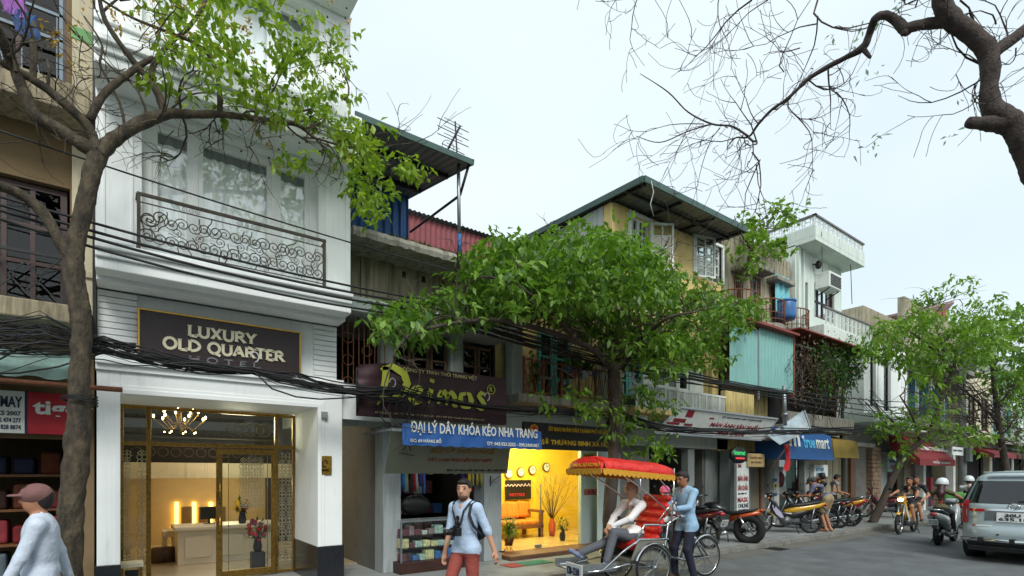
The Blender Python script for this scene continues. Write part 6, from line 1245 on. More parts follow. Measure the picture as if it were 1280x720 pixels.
poly = [([(185, -20), (330, -20), (345, 15), (325, 45), (260, 60), (200, 45)], 28), ([(225, 55), (300, 35), (350, 60), (400, 75), (420, 110), (405, 150), (350, 160), (300, 130), (250, 105)], 46), ([(330, 20), (430, 60), (430, 85), (360, 70)], 16), ([(395, 135), (445, 150), (480, 185), (525, 205), (515, 218), (480, 215), (470, 270), (445, 262), (435, 215), (405, 190)], 50), ([(190, 90), (225, 90), (222, 105), (192, 105)], 5), ([(350, 185), (375, 190), (370, 200), (350, 200)], 3)]
cs = []
for pl, n in poly: cs += spread_pts(pl, n, lambda x, y: W(x, y, TY+R.gauss(0, .35)))
LEAF1 = leafmat('leaf_fresh', S(62, 100, 26), S(150, 172, 50), S(146, 182, 36), .42)
clusters('crown', cs, 21, .1, .105, LEAF1, t1, .75, 11, .52)
clusters('dry_twig_leaves', [T1(R.uniform(60, 330), R.uniform(0, 60), R.gauss(0, .3)) for _ in range(40)]+[T1(R.uniform(300, 440), R.uniform(20, 210), R.gauss(0, .3)) for _ in range(25)], 8, .08, .045, leafmat('leaf_ochre', S(150, 112, 36), S(190, 160, 60), S(190, 150, 40), .4), t1, .3, 12, .5, 4)
# nearest leaves singly
lf0 = MB(); lf0.add([(0, 0, 0), (.05, .024, .006), (.055, 0, -.004), (.05, -.024, .006), (.11, 0, -.02)], [(0, 2, 1), (0, 3, 2), (1, 2, 4), (2, 3, 4)]); l0 = lf0.build('leaf', LEAF1, t1); l0.matrix_parent_inverse = Matrix()
for i in range(140):
    o = l0 if i == 0 else l0.copy()
    if i: C.objects.link(o)
    c = R.choice(cs)+V((R.gauss(0, .1), -abs(R.gauss(.1, .1)), R.gauss(0, .1))); o.location = c-V(t1.location); o.rotation_euler = (R.gauss(0, .6), R.uniform(.3, 1.4), R.uniform(0, 6.28)); s = R.uniform(.8, 1.25); o.scale = (s, s, s)
bd = MB()
for k in range(70):
    p = T1(R.uniform(300, 440), R.uniform(10, 200), R.gauss(0, .2)); bd.ball(p, .014, 6)
o = bd.build('seed_pods', BARKD, t1); o['kind'] = 'stuff'
wr = MB()
for k in range(4): wr.torus(T1(99+k*.3, 497+k*2), (.1*(k-1), .1, 1), .14, .006, 20, 4)
tag(wr.build('tied_wire', CABLE), 'loops of black wire tied round the tree trunk by the hotel', 'wire')
# ---- round crowned tree in front of the ochre house
TY2 = 6.75
def T2(px, py, y=TY2): return W(px, py, y)
t2 = thing('street_tree', (fX(764, TY2), TY2, PZ), 'dense round crowned green street tree between cyclo and ochre house', 'tree'); tr = MB(); b0 = T2(764, 700); b0.z = PZ-.05
limb(tr, [b0, T2(762, 640), T2(767, 570), T2(770, 520), T2(768, 480), T2(766, 455)], [.15, .125, .115, .11, .115, .11], 14, 7, .05)
L2 = []
L2 += limb(tr, [T2(766, 462), T2(745, 440), T2(715, 425, 6.6), T2(670, 410, 6.4), T2(620, 400, 6.1), T2(560, 405, 5.9), T2(510, 420, 5.7)], [.08, .06, .05, .042, .035, .025, .014], 9, 5)
L2 += limb(tr, [T2(768, 462), T2(790, 440, 6.6), T2(818, 420, 6.4), T2(850, 395, 6.3), T2(890, 380, 6.2), T2(930, 390, 6.2)], [.08, .065, .05, .04, .03, .015], 9, 5)
L2 += limb(tr, [T2(767, 460), T2(765, 420, 6.9), T2(745, 385, 7), T2(720, 350, 7), T2(690, 320, 7)], [.07, .055, .045, .035, .02], 9, 5); L2 += limb(tr, [T2(766, 425, 6.9), T2(785, 380, 7), T2(800, 340, 7.1), T2(810, 300, 7.1)], [.05, .04, .03, .015], 8, 5)
L2 += limb(tr, [T2(720, 427, 6.6), T2(690, 390, 6.2), T2(650, 360, 5.8), T2(610, 345, 5.6)], [.04, .035, .025, .012], 8, 5); L2 += limb(tr, [T2(790, 440, 6.6), T2(830, 400, 5.8), T2(870, 390, 5.4)], [.045, .03, .015], 8, 5); L2 += limb(tr, [T2(766, 440), T2(740, 410, 7.4), T2(700, 380, 7.8), T2(660, 350, 7.9)], [.045, .035, .025, .012], 8, 5)
tips = []
for q in L2[::2]: twig(tr, q, V((R.gauss(0, .8), R.gauss(0, .8), R.gauss(.45, .5))), R.uniform(.5, 1.1), .016, 2, tips, .0, .35, 4)
tr.build('trunk', BARKD, t2)
P2 = [(468, 418), (474, 392), (500, 378), (540, 368), (585, 342), (602, 312), (650, 295), (700, 284), (735, 284), (785, 286), (805, 314), (850, 346), (895, 360), (930, 370), (952, 386), (952, 404), (915, 416), (900, 436), (870, 451), (830, 436), (800, 416), (740, 391), (680, 390), (640, 382), (590, 390), (560, 410), (520, 417), (485, 418)]
cs = []
def dome(x, y):
    # shell of the crown: depth spreads with height inside the outline
    return W(x, y, 6.7+R.uniform(-1, 1)*1.3*(.45+.55*R.random()))
cs += spread_pts(P2, 440, dome)
cs += spread_pts([(600, 355), (700, 302), (780, 300), (860, 362), (935, 382), (900, 410), (780, 380), (650, 385)], 170, lambda x, y: W(x, y, 6.7+R.uniform(-1.5, 1.6)))
low = spread_pts([(800, 420), (905, 425), (900, 450), (860, 460), (845, 475), (800, 470)], 28, lambda x, y: W(x, y, 6.4+R.gauss(0, .4)))+spread_pts([(755, 485), (830, 475), (835, 510), (800, 540), (765, 535)], 16, lambda x, y: W(x, y, 6.6+R.gauss(0, .3)))+spread_pts([(690, 480), (745, 480), (740, 520), (700, 515)], 6, lambda x, y: W(x, y, 6.6))+spread_pts([(760, 545), (830, 540), (835, 565), (780, 570)], 10, lambda x, y: W(x, y, 6.7+R.gauss(0, .2)))
und = spread_pts([(690, 392), (760, 392), (840, 415), (810, 450), (750, 425)], 80, lambda x, y: W(x, y, 7.1+R.gauss(0, .5)))
clusters('crown', cs+low+und, 28, .16, .15, LEAFG, t2, .75, 21, .46, 7, .45)
dots = MB()
for k in range(60): dots.ball(W(R.uniform(610, 860), R.uniform(270, 330), 6.7+R.gauss(0, .6)), .016, 6)
# ---- leaning tree by the parked motorbikes (further off: placed by distance along the sight line)
D3 = 17.2
t3 = thing('street_tree', WD(1092, 660, D3), 'leaning young street tree with light green leaves by the parked motorbikes', 'tree'); t3.location.z = PZ; PINV[t3.name] = Matrix.Translation(-V(t3.location)); tr = MB(); b0 = WD(1090, 660, D3); b0.z = PZ-.05
L3 = limb(tr, [b0, WD(1102, 630, D3), WD(1115, 600, D3), WD(1130, 572, D3), WD(1150, 552, D3), WD(1163, 540, D3), WD(1172, 515, D3), WD(1180, 490, D3), WD(1190, 465, D3), WD(1196, 448, D3)], [0.1452, 0.1122, 0.099, 0.0924, 0.0858, 0.0792, 0.0759, 0.066, 0.0528, 0.0396], 12, 5)
L3b = limb(tr, [WD(1150, 552, D3), WD(1140, 520, D3-.4), WD(1125, 495, D3-.7)], [0.0462, 0.033, 0.0198], 8, 4)+limb(tr, [WD(1163, 540, D3), WD(1185, 525, D3+.5), WD(1205, 500, D3+.8)], [0.0462, 0.033, 0.0198], 8, 4)+limb(tr, [WD(1190, 462, D3), WD(1160, 430, D3-.6), WD(1130, 410, D3-1)], [0.0396, 0.0264, 0.0132], 8, 4)+limb(tr, [WD(1193, 455, D3), WD(1215, 425, D3), WD(1230, 400, D3+.4)], [0.0396, 0.0264, 0.0132], 8, 4)+limb(tr, [WD(1180, 440, D3), WD(1170, 410, D3+.6), WD(1165, 395, D3+1)], [0.0264, 0.0198, 0.0132], 8, 4)
tips = []
for q in (L3[26:]+L3b)[::2]: twig(tr, q, V((R.gauss(0, .8), R.gauss(0, .8), R.gauss(.4, .5))), R.uniform(.7, 1.4), .02, 1, tips, 0, .3, 4)
twig(tr, WD(1130, 400, D3), WD(1215, 335, D3)-WD(1130, 400, D3), 2.6, .02, 1, tips, 0, .12, 4)
tr.build('trunk', BARKD, t3); wd3 = lambda x, y: WD(x, y, D3+R.gauss(0, .8))
cs = spread_pts([(1078, 430), (1095, 405), (1130, 395), (1175, 388), (1225, 385), (1255, 405), (1250, 440), (1210, 455), (1170, 460), (1120, 452), (1085, 455)], 190, wd3)+spread_pts([(1125, 500), (1165, 490), (1195, 520), (1240, 545), (1235, 560), (1150, 555), (1120, 530)], 34, wd3)+spread_pts([(1130, 460), (1190, 462), (1195, 480), (1150, 482)], 10, wd3)+spread_pts([(1085, 525), (1110, 522), (1112, 540), (1088, 540)], 8, wd3)+spread_pts([(1150, 375), (1215, 335), (1218, 340), (1155, 382)], 10, wd3)+spread_pts([(1185, 375), (1255, 370), (1255, 382), (1190, 382)], 6, wd3)+spread_pts([(1120, 555), (1135, 560), (1130, 575), (1118, 570)], 4, wd3)
clusters('crown', cs, 24, .2, .2, LEAFY, t3, .8, 31, .42)
# ---- further tree at the right edge
D4 = 22
t4 = thing('street_tree', WD(1262, 650, D4), 'bushy street tree behind the silver car at the right edge', 'tree'); t4.location.z = PZ; PINV[t4.name] = Matrix.Translation(-V(t4.location)); tr = MB(); b0 = WD(1262, 650, D4); b0.z = PZ-.05
L4 = limb(tr, [b0, WD(1258, 590, D4), WD(1250, 540, D4), WD(1245, 500, D4), WD(1240, 460, D4)], [0.15, 0.1275, 0.1125, 0.0975, 0.0675], 10, 5)+limb(tr, [WD(1250, 530, D4), WD(1220, 500, D4), WD(1195, 480, D4), WD(1180, 470, D4)], [0.06, 0.045, 0.03, 0.015], 8, 4)+limb(tr, [WD(1247, 510, D4), WD(1275, 470, D4), WD(1300, 440, D4)], [0.06, 0.045, 0.0225], 8, 4)+limb(tr, [WD(1250, 545, D4), WD(1225, 540, D4), WD(1205, 520, D4)], [0.045, 0.03, 0.015], 8, 4)
tips = []
for q in L4[8:]: twig(tr, q, V((R.gauss(0, .8), R.gauss(0, .8), R.gauss(.3, .5))), R.uniform(1, 2), .03, 2, tips, 0, .3, 4)
tr.build('trunk', BARKD, t4); wd4 = lambda x, y: WD(x, y, D4+R.gauss(0, 1.2))
cs = spread_pts([(1212, 430), (1235, 395), (1270, 380), (1310, 378), (1320, 470), (1290, 500), (1255, 480), (1225, 470)], 160, wd4)+spread_pts([(1240, 480), (1310, 480), (1310, 520), (1265, 520)], 14, wd4)
clusters('crown', cs, 24, .28, .24, LEAFG, t4, .7, 41, .44)
# more far crowns down the street
for k, (px, py, d, lab) in enumerate(((1300, 470, 30, 'far green street tree just outside the right edge'), (1330, 480, 42, 'farther green street tree outside the right edge'))):
    t = thing('street_tree', WD(px, 640, d), lab, 'tree'); t.location.z = PZ; PINV[t.name] = Matrix.Translation(-V(t.location)); tr = MB(); b0 = WD(px, 640, d); b0.z = PZ; limb(tr, [b0, b0+V((.1, 0, 2)), b0+V((.3, .1, 4))], [.2, .16, .1], 8, 4); tr.build('trunk', BARKD, t)
    clusters('crown', [b0+V((R.gauss(0, 1.3), R.gauss(0, 1.3), R.uniform(3, 6))) for _ in range(60)], 21, .4, .3, LEAFG, t, .6, 50+k)
# ---- creeper on the weathered house
vn = thing('wall_fig', W(935, 350, 7.9), 'leafy fig sapling rooted in the wall of the weathered house', 'plant'); q = MB()
limb(q, [W(921, 380, 7.9), W(925, 360, 7.8), W(934, 335, 7.7), W(938, 310, 7.6), W(948, 280, 7.5), W(970, 262, 7.4)], [.05, .04, .035, .03, .02, .01], 7, 4); limb(q, [W(938, 310, 7.6), W(925, 290, 7.6), W(918, 270, 7.6)], [.025, .018, .01], 6, 4); limb(q, [W(950, 285, 7.5), W(975, 285, 7.4), W(985, 280, 7.4)], [.015, .012, .008], 6, 4); q.build('stem', BARKD, vn)
cs = spread_pts([(917, 270), (945, 265), (962, 290), (955, 330), (930, 345), (915, 310)], 46, lambda x, y: W(x, y, 7.6+R.gauss(0, .25)))+spread_pts([(945, 262), (990, 250), (992, 275), (960, 282)], 16, lambda x, y: W(x, y, 7.4+R.gauss(0, .15)))+spread_pts([(955, 300), (990, 300), (985, 320), (960, 320)], 9, lambda x, y: W(x, y, 7.7))
clusters('foliage', cs, 14, .14, .15, LEAFY, vn, .5, 61, .7)
# ---- bare pollarded tree reaching in from the near pavement
def T5(px, py, d=4.4): return WD(px, py, d)
t5 = thing('bare_tree', WD(1420, 760, 4.6), 'bare pollarded tree reaching in from the upper right corner', 'tree'); t5.location.z = PZ; PINV[t5.name] = Matrix.Translation(-V(t5.location)); tr = MB(); b0 = WD(1420, 760, 4.6); b0.z = PZ-.05
limb(tr, [b0, T5(1400, 480, 4.5), T5(1350, 310), T5(1300, 232), T5(1286, 200), T5(1275, 172), T5(1262, 154), T5(1243, 138), T5(1237, 112), T5(1238, 84), T5(1232, 62), T5(1212, 42), T5(1188, 22), T5(1177, 0), T5(1172, -60)], [0.14, 0.119, 0.098, 0.084, 0.0805, 0.0875, 0.091, 0.084, 0.063, 0.07, 0.0735, 0.063, 0.07, 0.063, 0.0525], 16, 6, .04)
limb(tr, [T5(1262, 154), T5(1240, 154), T5(1222, 154), T5(1210, 152)], [0.077, 0.0595, 0.049, 0.035], 12, 5); limb(tr, [T5(1238, 68), T5(1258, 54), T5(1275, 42), T5(1320, 5)], [0.056, 0.049, 0.0434, 0.0385], 12, 5)
main = [T5(1190, 26), T5(1165, 29, 4.5), T5(1140, 33, 4.5), T5(1132, 37, 4.55), T5(1118, 24, 4.6), T5(1105, 19, 4.6), T5(1094, 24, 4.7), T5(1086, 44, 4.8), T5(1078, 60, 4.8), T5(1055, 73, 4.9), T5(1034, 84, 5), T5(1010, 99, 5.1), T5(985, 123, 5.2), T5(965, 137, 5.3), T5(948, 155, 5.4), T5(936, 171, 5.5), T5(920, 172, 5.6), T5(912, 180, 5.6)]
lm = limb(tr, main, [.052, .045, .042, .046, .036, .034, .032, .03, .032, .022, .022, .018, .016, .014, .012, .01, .008, .006], 10, 4, .05)
limb(tr, [T5(1078, 60, 4.8), T5(1088, 72, 4.75)], [0.0245, 0.0126], 8, 3); limb(tr, [T5(1136, 36, 4.55), T5(1130, 42, 4.5)], [0.0315, 0.021], 8, 3)
tips = []
def tw(a, c, L, r=.008, lvl=2, d=5.3, kids=3, wig=.3): p = WD(*a, d); twig(tr, p, WD(*c, d+R.gauss(0, .25))-p, L, r, lvl, tips, -.02, wig, 5, kids)
limb(tr, [WD(936, 171, 5.5), WD(915, 158, 5.5), WD(890, 155, 5.6), WD(860, 140, 5.7), WD(835, 115, 5.7), WD(800, 92, 5.8)], [.012, .01, .009, .007, .006, .003], 6, 5); limb(tr, [WD(890, 155, 5.6), WD(860, 164, 5.6), WD(825, 178, 5.7), WD(795, 170, 5.7)], [.008, .006, .005, .003], 6, 5)
for a, c, L, r in (((936, 172), (945, 205), .9, .012), ((940, 190), (1010, 225), .9, .008), ((950, 200), (900, 245), 1., .007), ((945, 205), (950, 260), .7, .006), ((985, 125), (975, 150), .7, .008), ((965, 137), (1000, 160), .6, .007), ((990, 140), (1040, 175), .8, .007), ((1010, 99), (1045, 160), .9, .008), ((1035, 84), (1045, 120), .6, .01), ((1045, 115), (1110, 134), .8, .007), ((1022, 0), (960, 110), 1.5, .01), ((1022, 20), (1045, 110), 1., .008), ((1020, 30), (960, 40), .9, .007), ((1000, 60), (930, 80), .9, .006), ((980, 90), (880, 100), 1.1, .006), ((920, 172), (880, 200), .7, .006), ((912, 180), (900, 215), .5, .005), ((930, 168), (860, 190), .8, .006), ((948, 155), (910, 125), .6, .006), ((910, 160), (890, 110), .6, .005), ((880, 155), (810, 130), .9, .005), ((870, 145), (830, 200), .8, .005), ((900, 160), (860, 225), .9, .005), ((940, 0), (870, 60), 1.1, .009), ((900, -10), (880, 40), .7, .006), ((960, 0), (905, 30), .8, .006), ((800, -10), (770, 70), .8, .006), ((830, -20), (815, 60), .8, .006)):
    tw(a, c, L, r)
for a, c, L, r in (((1225, 80), (1120, 60), 1.0, .009), ((1232, 95), (1180, 130), .8, .008), ((1235, 110), (1150, 130), 1., .008), ((1240, 95), (1190, 30), .8, .007), ((1200, 0), (1260, 20), .8, .008), ((1260, 50), (1250, 0), .7, .008), ((1160, -10), (1130, 40), .6, .008), ((1245, 30), (1225, -20), .6, .007), ((1270, 60), (1280, 120), .6, .006)): tw(a, c, L, r, 2, 4.5)
tr.build('trunk', mat('smooth_dark_bark', S(76, 66, 60), .95, .4, 14, .9, 44, dirt=(S(40, 34, 32), .8, 9), cov=.44), t5)
clusters('sparse_leaves', [WD(x, y, 5.2) for x, y in ((1045, 40), (1060, 60), (1095, 92), (1075, 178), (1088, 182), (1212, 130), (1070, 25), (1130, 5), (1105, 20), (1210, 160))], 6, .05, .07, leafmat('leaf_pale', S(120, 140, 120), S(150, 170, 150), S(150, 180, 150), .5), t5, .4, 71, .35, 3)
# ================================================================ people
SKIN = mat('skin', S(196, 148, 120), .55, .08, 12); SKIN2 = mat('tanned_skin', S(168, 118, 88), .55, .08, 12); HAIRM = mat('dark_hair', S(30, 24, 22), .6, .3, 40, .4, 120); GREYHAIR = mat('grey_hair', S(136, 128, 122), .7, .2, 40)
LIPS = mat('lips', S(150, 84, 76), .5); EYEM = mat('eye_dark', S(34, 26, 24), .4)
def cl(nm, c, rough=.85, var=.16): return mat(nm, S(*c), rough, var*.6, 5, .7, 9, bdist=.03)
def ik(a, c, l1, l2, pole):
    a, c = V(a), V(c); d = c-a; L = min(d.length, (l1+l2)*.999); d.normalize(); c = a+d*L; x = (l1*l1-l2*l2+L*L)/(2*L); h = math.sqrt(max(l1*l1-x*x, 0)); p = V(pole); p = p-d*p.dot(d); p.normalize(); return a+d*x+p*h, c
def person(name, label, shirt, trousers, shoe, skin=SKIN2, hair=HAIRM, height=1.7, hip=.93, lean=0., twist=0., yaw=0., pitch=0., hands=((0, .3, .8), (0, -.3, .8)), feet=((0, .1, .08), (0, -.1, .08)), elbow=(-1, 0, -.3), knee=(1, 0, 0), sleeve=1., upsleeve=1., shorts=0, build_=1., hairlong=False, helmet=None, res=.013, grip=False, longshirt=.0, bald=False, kneeL=None, collar=True):
    s = height/1.75; t = thing(name, (0, 0, 0), label, 'person'); sp = V((math.sin(lean), 0, math.cos(lean))); pel = V((0, 0, hip)); f0 = V((math.cos(lean), 0, -math.sin(lean)))
    side = V((-math.sin(twist), math.cos(twist), 0)); fw = side.cross(sp).normalized(); pr = []
    cap = lambda a, b_, ra, rb, m, k=.03: pr.append(('c', (tuple(a), tuple(b_), ra, rb), m, k))
    def ell(c, r, m, k=.03, ax=None):
        M = np.array([list(v) for v in ax]).T if ax else None; pr.append(('e', (tuple(c), r, M), m, k))
    B = build_; chest = pel+sp*.34*s; ax = (fw, side, sp)
    ell(pel+sp*.04*s, (.122*s*B, .16*s*B, .12*s), 1 if longshirt else 2, .02, ax)
    if longshirt: cap(pel+side*.085*s-sp*longshirt*.35*s, pel-side*.085*s-sp*longshirt*.35*s, .115*s*B, .115*s*B, 1, .02); ell(pel+sp*.2*s, (.115*s*B, .148*s*B, .19*s), 1, .04, ax); ell(chest+sp*.02*s, (.118*s*B, .172*s*B, .19*s), 1, .05, ax)
    nb = pel+sp*.52*s
    for i, sg in enumerate((1, -1)):
        sh = pel+sp*.455*s+side*.176*s*sg*(.6+.4*B); cap(nb-sp*.03*s+side*.05*sg*s, sh, .058*s, .058*s, 1, .05)
        el, wr = ik(sh, hands[i], .29*s, .255*s, V(elbow) if not isinstance(elbow[0], (tuple, list)) else V(elbow[i]))
        m1 = sh.lerp(el, upsleeve)
        cap(sh, m1, .062*s*(.8+.2*B), (.062-.012*upsleeve)*s, 1, .03)
        if upsleeve < 1: cap(m1-(m1-sh).normalized()*.02, el, .046*s, .04*s, 0, .01)
        if sleeve > 0 and upsleeve == 1:
            m2 = el.lerp(wr, sleeve); cap(el, m2, .05*s, .045*s if sleeve < 1 else .037*s, 1, .02); cap(m2, wr, .037*s, .027*s, 0, .005)
        else: cap(el, wr, .041*s, .027*s, 0, .02)
        d = (wr-el).normalized(); pn = side*sg; hd = (d*.85+V((0, 0, -.25))).normalized() if not grip else (d*.6+fw*.5).normalized(); fl = hd.cross(pn); fl = fl.normalized() if fl.length > .01 else fw
        pc = wr+hd*.05*s; cap(wr, pc+hd*.025*s, .025*s, .034*s, 0, .012); wv = fl
        for q in range(4):
            b_ = pc+hd*.04*s+wv*(q-1.5)*.019*s; l_ = (.04, .046, .044, .035)[q]*s; cu = -pn*.35+(V((0, 0, -.8)) if grip else V()); k1 = b_+(hd+cu*.4).normalized()*l_; cap(b_, k1, .0105*s, .0098*s, 0, .003); cap(k1, k1+(hd*.4+cu*1.2).normalized()*l_*.8, .0095*s, .008*s, 0, .003)
        b_ = wr+hd*.025*s+wv*.028*s; k1 = b_+(hd*.6+wv*.9-pn*.2).normalized()*.038*s; cap(b_, k1, .013*s, .011*s, 0, .005); cap(k1, k1+hd*.03*s, .011*s, .009*s, 0, .003)
        hp = pel+V((0, .085*s*sg, -.02*s)); kp = V(knee) if kneeL is None or sg < 0 else V(kneeL); kn, an = ik(hp, feet[i][:3], .44*s, .43*s, kp)
        if shorts:
            m3 = hp.lerp(kn, shorts); cap(hp, m3, .095*s*B, .085*s, 2, .03); cap(m3, kn, .066*s, .055*s, 0, .01); cap(kn, an, .055*s, .037*s, 0, .02)
        else: cap(hp, kn, .094*s*B, .068*s, 2, .03); cap(kn, an+(kn-an)*.04, .066*s, .056*s, 2, .02)
        fd = V((1, sg*.15, 0)); ft = (feet[i][3] if len(feet[i]) > 3 else 0); fd = V((math.cos(ft), sg*.15, math.sin(ft))).normalized(); dn = V((math.sin(ft), 0, -math.cos(ft)))
        hl = an+dn*.035*s-fd*.04*s; cap(an, hl, .038*s, .038*s, 3, .01); cap(hl, an+dn*.045*s+fd*.15*s, .038*s, .032*s, 3, .015)
    hu = (sp*.75+V((0, 0, .25))+fw*-.0).normalized(); hs = V((-math.sin(twist+yaw), math.cos(twist+yaw), 0)); hf = hs.cross(hu).normalized(); hf = (hf*math.cos(pitch)+hu*math.sin(pitch)).normalized(); hu = hf.cross(hs)
    hc = nb+hu*.155*s+fw*.025*s; hx = (hf, hs, hu)
    cap(nb-sp*.02*s, hc-hu*.06*s, .056*s, .052*s, 0, .02)
    if collar:
        for sg in (1, -1): cap(nb+side*.058*s*sg-fw*.03*s-sp*.005*s, nb+side*.035*s*sg+fw*.075*s-sp*.06*s, .022*s, .016*s, 1, .01)
        ell(nb+fw*.075*s-sp*.07*s, (.03*s, .035*s, .06*s), 0, .01, ax)
    ell(hc+hu*.01*s, (.098*s, .078*s, .112*s), 0, .02, hx); ell(hc+hf*.022*s-hu*.06*s, (.074*s, .058*s, .066*s), 0, .03, hx); cap(hc+hf*.09*s+hu*.012*s, hc+hf*.112*s-hu*.022*s, .011*s, .016*s, 0, .01)
    for sg in (1, -1): ell(hc+hs*.078*s*sg-hu*.008*s-hf*.005*s, (.02*s, .009*s, .032*s), 0, .006, hx); ell(hc+hf*.084*s+hs*.033*s*sg+hu*.014*s, (.012*s, .017*s, .009*s), 5, .002, hx); cap(hc+hf*.09*s+hs*.018*s*sg+hu*.037*s, hc+hf*.082*s+hs*.048*s*sg+hu*.036*s, .007*s, .006*s, 4, .002)
    cap(hc+hf*.088*s+hs*.02*s-hu*.062*s, hc+hf*.088*s-hs*.02*s-hu*.062*s, .008*s, .008*s, 6, .002)
    bo = soft('body', pr, [skin, shirt, trousers, shoe, hair, EYEM, LIPS], t, res); hem = -longshirt*s*.62 if longshirt else .05*s
    for f in bo.data.polygons:
        if f.material_index in (1, 2):
            d = f.center-pel
            if abs(d.dot(side)) < .19*s*B and abs(d.dot(fw)) < .2*s and abs(d.dot(sp)) < .3: f.material_index = 1 if d.dot(sp) > hem else 2
    hp_ = []
    if not bald: hp_ += [('e', (tuple(hc-hf*.018*s+hu*.032*s), (.1*s, .087*s, .1*s), np.array([list(v) for v in hx]).T), 0, .02), ('e', (tuple(hc-hf*.045*s+hu*.0*s), (.07*s, .08*s, .1*s), np.array([list(v) for v in hx]).T), 0, .02), ('e', (tuple(hc+hf*.05*s+hu*.088*s), (.05*s, .06*s, .035*s), np.array([list(v) for v in hx]).T), 0, .02)]
    else: hp_ += [('e', (tuple(hc-hf*.05*s+hu*.0*s), (.065*s, .083*s, .085*s), np.array([list(v) for v in hx]).T), 0, .02)]
    if hairlong: hp_ += [('c', (tuple(hc-hf*.06*s), tuple(nb-fw*.1*s-sp*.12*s), .075*s, .085*s), 0, .03), ('c', (tuple(nb-fw*.1*s-sp*.1*s), tuple(nb-fw*.12*s-sp*.26*s), .08*s, .04*s), 0, .03)]
    soft('hair', hp_, [hair], t, min(res, .011))
    if helmet:
        h = MB(); M3 = Matrix([list(v) for v in hx]).transposed(); M4 = Matrix.Translation(hc+hu*.03*s-hf*.005*s) @ M3.to_4x4(); h.lathe([(.135*s, -.05*s), (.14*s, .0), (.128*s, .06*s), (.09*s, .115*s), (.03*s, .138*s), (.002, .14*s)], 20, M4, cap=False); ho = h.build('helmet', helmet[0], t); b_ = MB(); b_.obox(M4 @ Matrix.Translation((.135*s, 0, -.02*s)), .1*s, .17*s, .016*s); b_.build('visor', helmet[1], ho); b_ = MB(); b_.torus(hc+hu*-.02*s, hu, .139*s, .009*s, 24, 5); b_.build('rim', helmet[1], ho)
    t['_j'] = 0; del t['_j']; t_info[t.name] = dict(hc=hc, hf=hf, hs=hs, hu=hu, nb=nb, side=side, fw=fw, sp=sp, pel=pel, s=s); return t
t_info = {}
# ---- pedestrian
p1 = person('person', 'bearded man in pale blue shirt and rust trousers walking with a camera', cl('pale_blue_shirt', (176, 196, 220)), cl('rust_trousers', (150, 72, 62)), cl('brown_shoes', (80, 60, 48)), SKIN, HAIRM, 1.66, .885, .03, .1, .35, -.05, hands=((-.14, .33, .78), (.12, -.22, .8)), feet=((-.3, .1, .16, -.5), (.32, -.1, .09)), elbow=((-1, .5, 0), (-1, -.3, 0)), sleeve=.12, res=.009, longshirt=.12)
I = t_info[p1.name]; soft('beard', [('e', (tuple(I['hc']+I['hf']*.034-I['hu']*.083), (.064, .056, .046), np.array([list(v) for v in (I['hf'], I['hs'], I['hu'])]).T), 0, .01)], [mat('stubble', S(92, 66, 54), .8)], p1, .009)
PED = (3.16, 5.16, 0); place(p1, *PED, (-.93, -.25))
cmr = thing('camera', (0, 0, 0), 'black camera hanging from the strap of the walking man', 'camera'); b = MB(); b.box(.19, .26, -.03, .11, 1.1, 1.2); b.box(.2, .25, .01, .07, 1.2, 1.225); b.build('body', BLACKPL, cmr, .01); MB().lathe([(.035, 0), (.04, .05), (.036, .1), (.038, .13)], 14, Matrix.Translation((.24, .03, 1.15)) @ Matrix.Rotation(math.pi/2, 4, 'Y') @ Matrix.Rotation(.3, 4, 'X')).build('lens', BLACKPL, cmr)
sh = MB()
def strap(pts, w_, m, par, nm='strap'):
    q = MB(); rings = []
    for i, p in enumerate(pts):
        p = V(p); t_ = V(pts[min(i+1, len(pts)-1)])-V(pts[max(i-1, 0)]); n_ = V((p.x, p.y, 0)); n_ = n_.normalized() if n_.length > .02 else V((1, 0, 0)); sd = t_.cross(n_).normalized()*w_; rings.append([p+sd, p-sd])
    o = q.rings(rings, 0, True, False, False).build(nm, m, par); s_ = o.modifiers.new('s', 'SOLIDIFY'); s_.thickness = .006
strap([(.2, .03, 1.18), (.165, -.02, 1.28), (.155, -.08, 1.4), (.11, -.12, 1.47), (.02, -.12, 1.51), (-.06, -.08, 1.52)], .018, BLACKPL, cmr); strap([(.2, .05, 1.18), (.17, .08, 1.27), (.15, .1, 1.4), (.08, .12, 1.48), (.0, .11, 1.52)], .012, BLACKPL, cmr)
cmr.scale = (.922,)*3; place(cmr, *PED, (-.93, -.25))
bg_ = thing('backpack', (0, 0, 0), 'black backpack worn by the walking man', 'backpack'); soft('bag', [('e', ((-.2, 0, 1.22), (.1, .15, .22), None), 0, .02), ('e', ((-.24, 0, 1.12), (.08, .12, .1), None), 0, .03)], [cl('black_nylon', (34, 36, 42))], bg_, .014)
strap([(-.13, .15, 1.45), (-.02, .165, 1.51), (.08, .15, 1.46), (.12, .16, 1.35), (.08, .19, 1.22), (-.05, .2, 1.1), (-.15, .15, 1.05)], .018, cl('black_nylon', (34, 36, 42)), bg_); bg_.scale = (.922,)*3; place(bg_, *PED, (-.93, -.25))
sg_ = MB(); sg_.torus((.17, .02, 1.31), (1, 0, 0), .026, .006, 12, 4); sg_.torus((.17, .02, 1.25), (1, 0, 0), .026, .006, 12, 4); sg_.ball((.168, .02, 1.31), (.006, .024, .024), 8); sg_.ball((.168, .02, 1.25), (.006, .024, .024), 8); o = sg_.build('sunglasses', BLACKPL); tag(o, 'dark sunglasses hooked on the shirt of the walking man', 'sunglasses'); o.scale = (.922,)*3; place(o, *PED, (-.93, -.25))
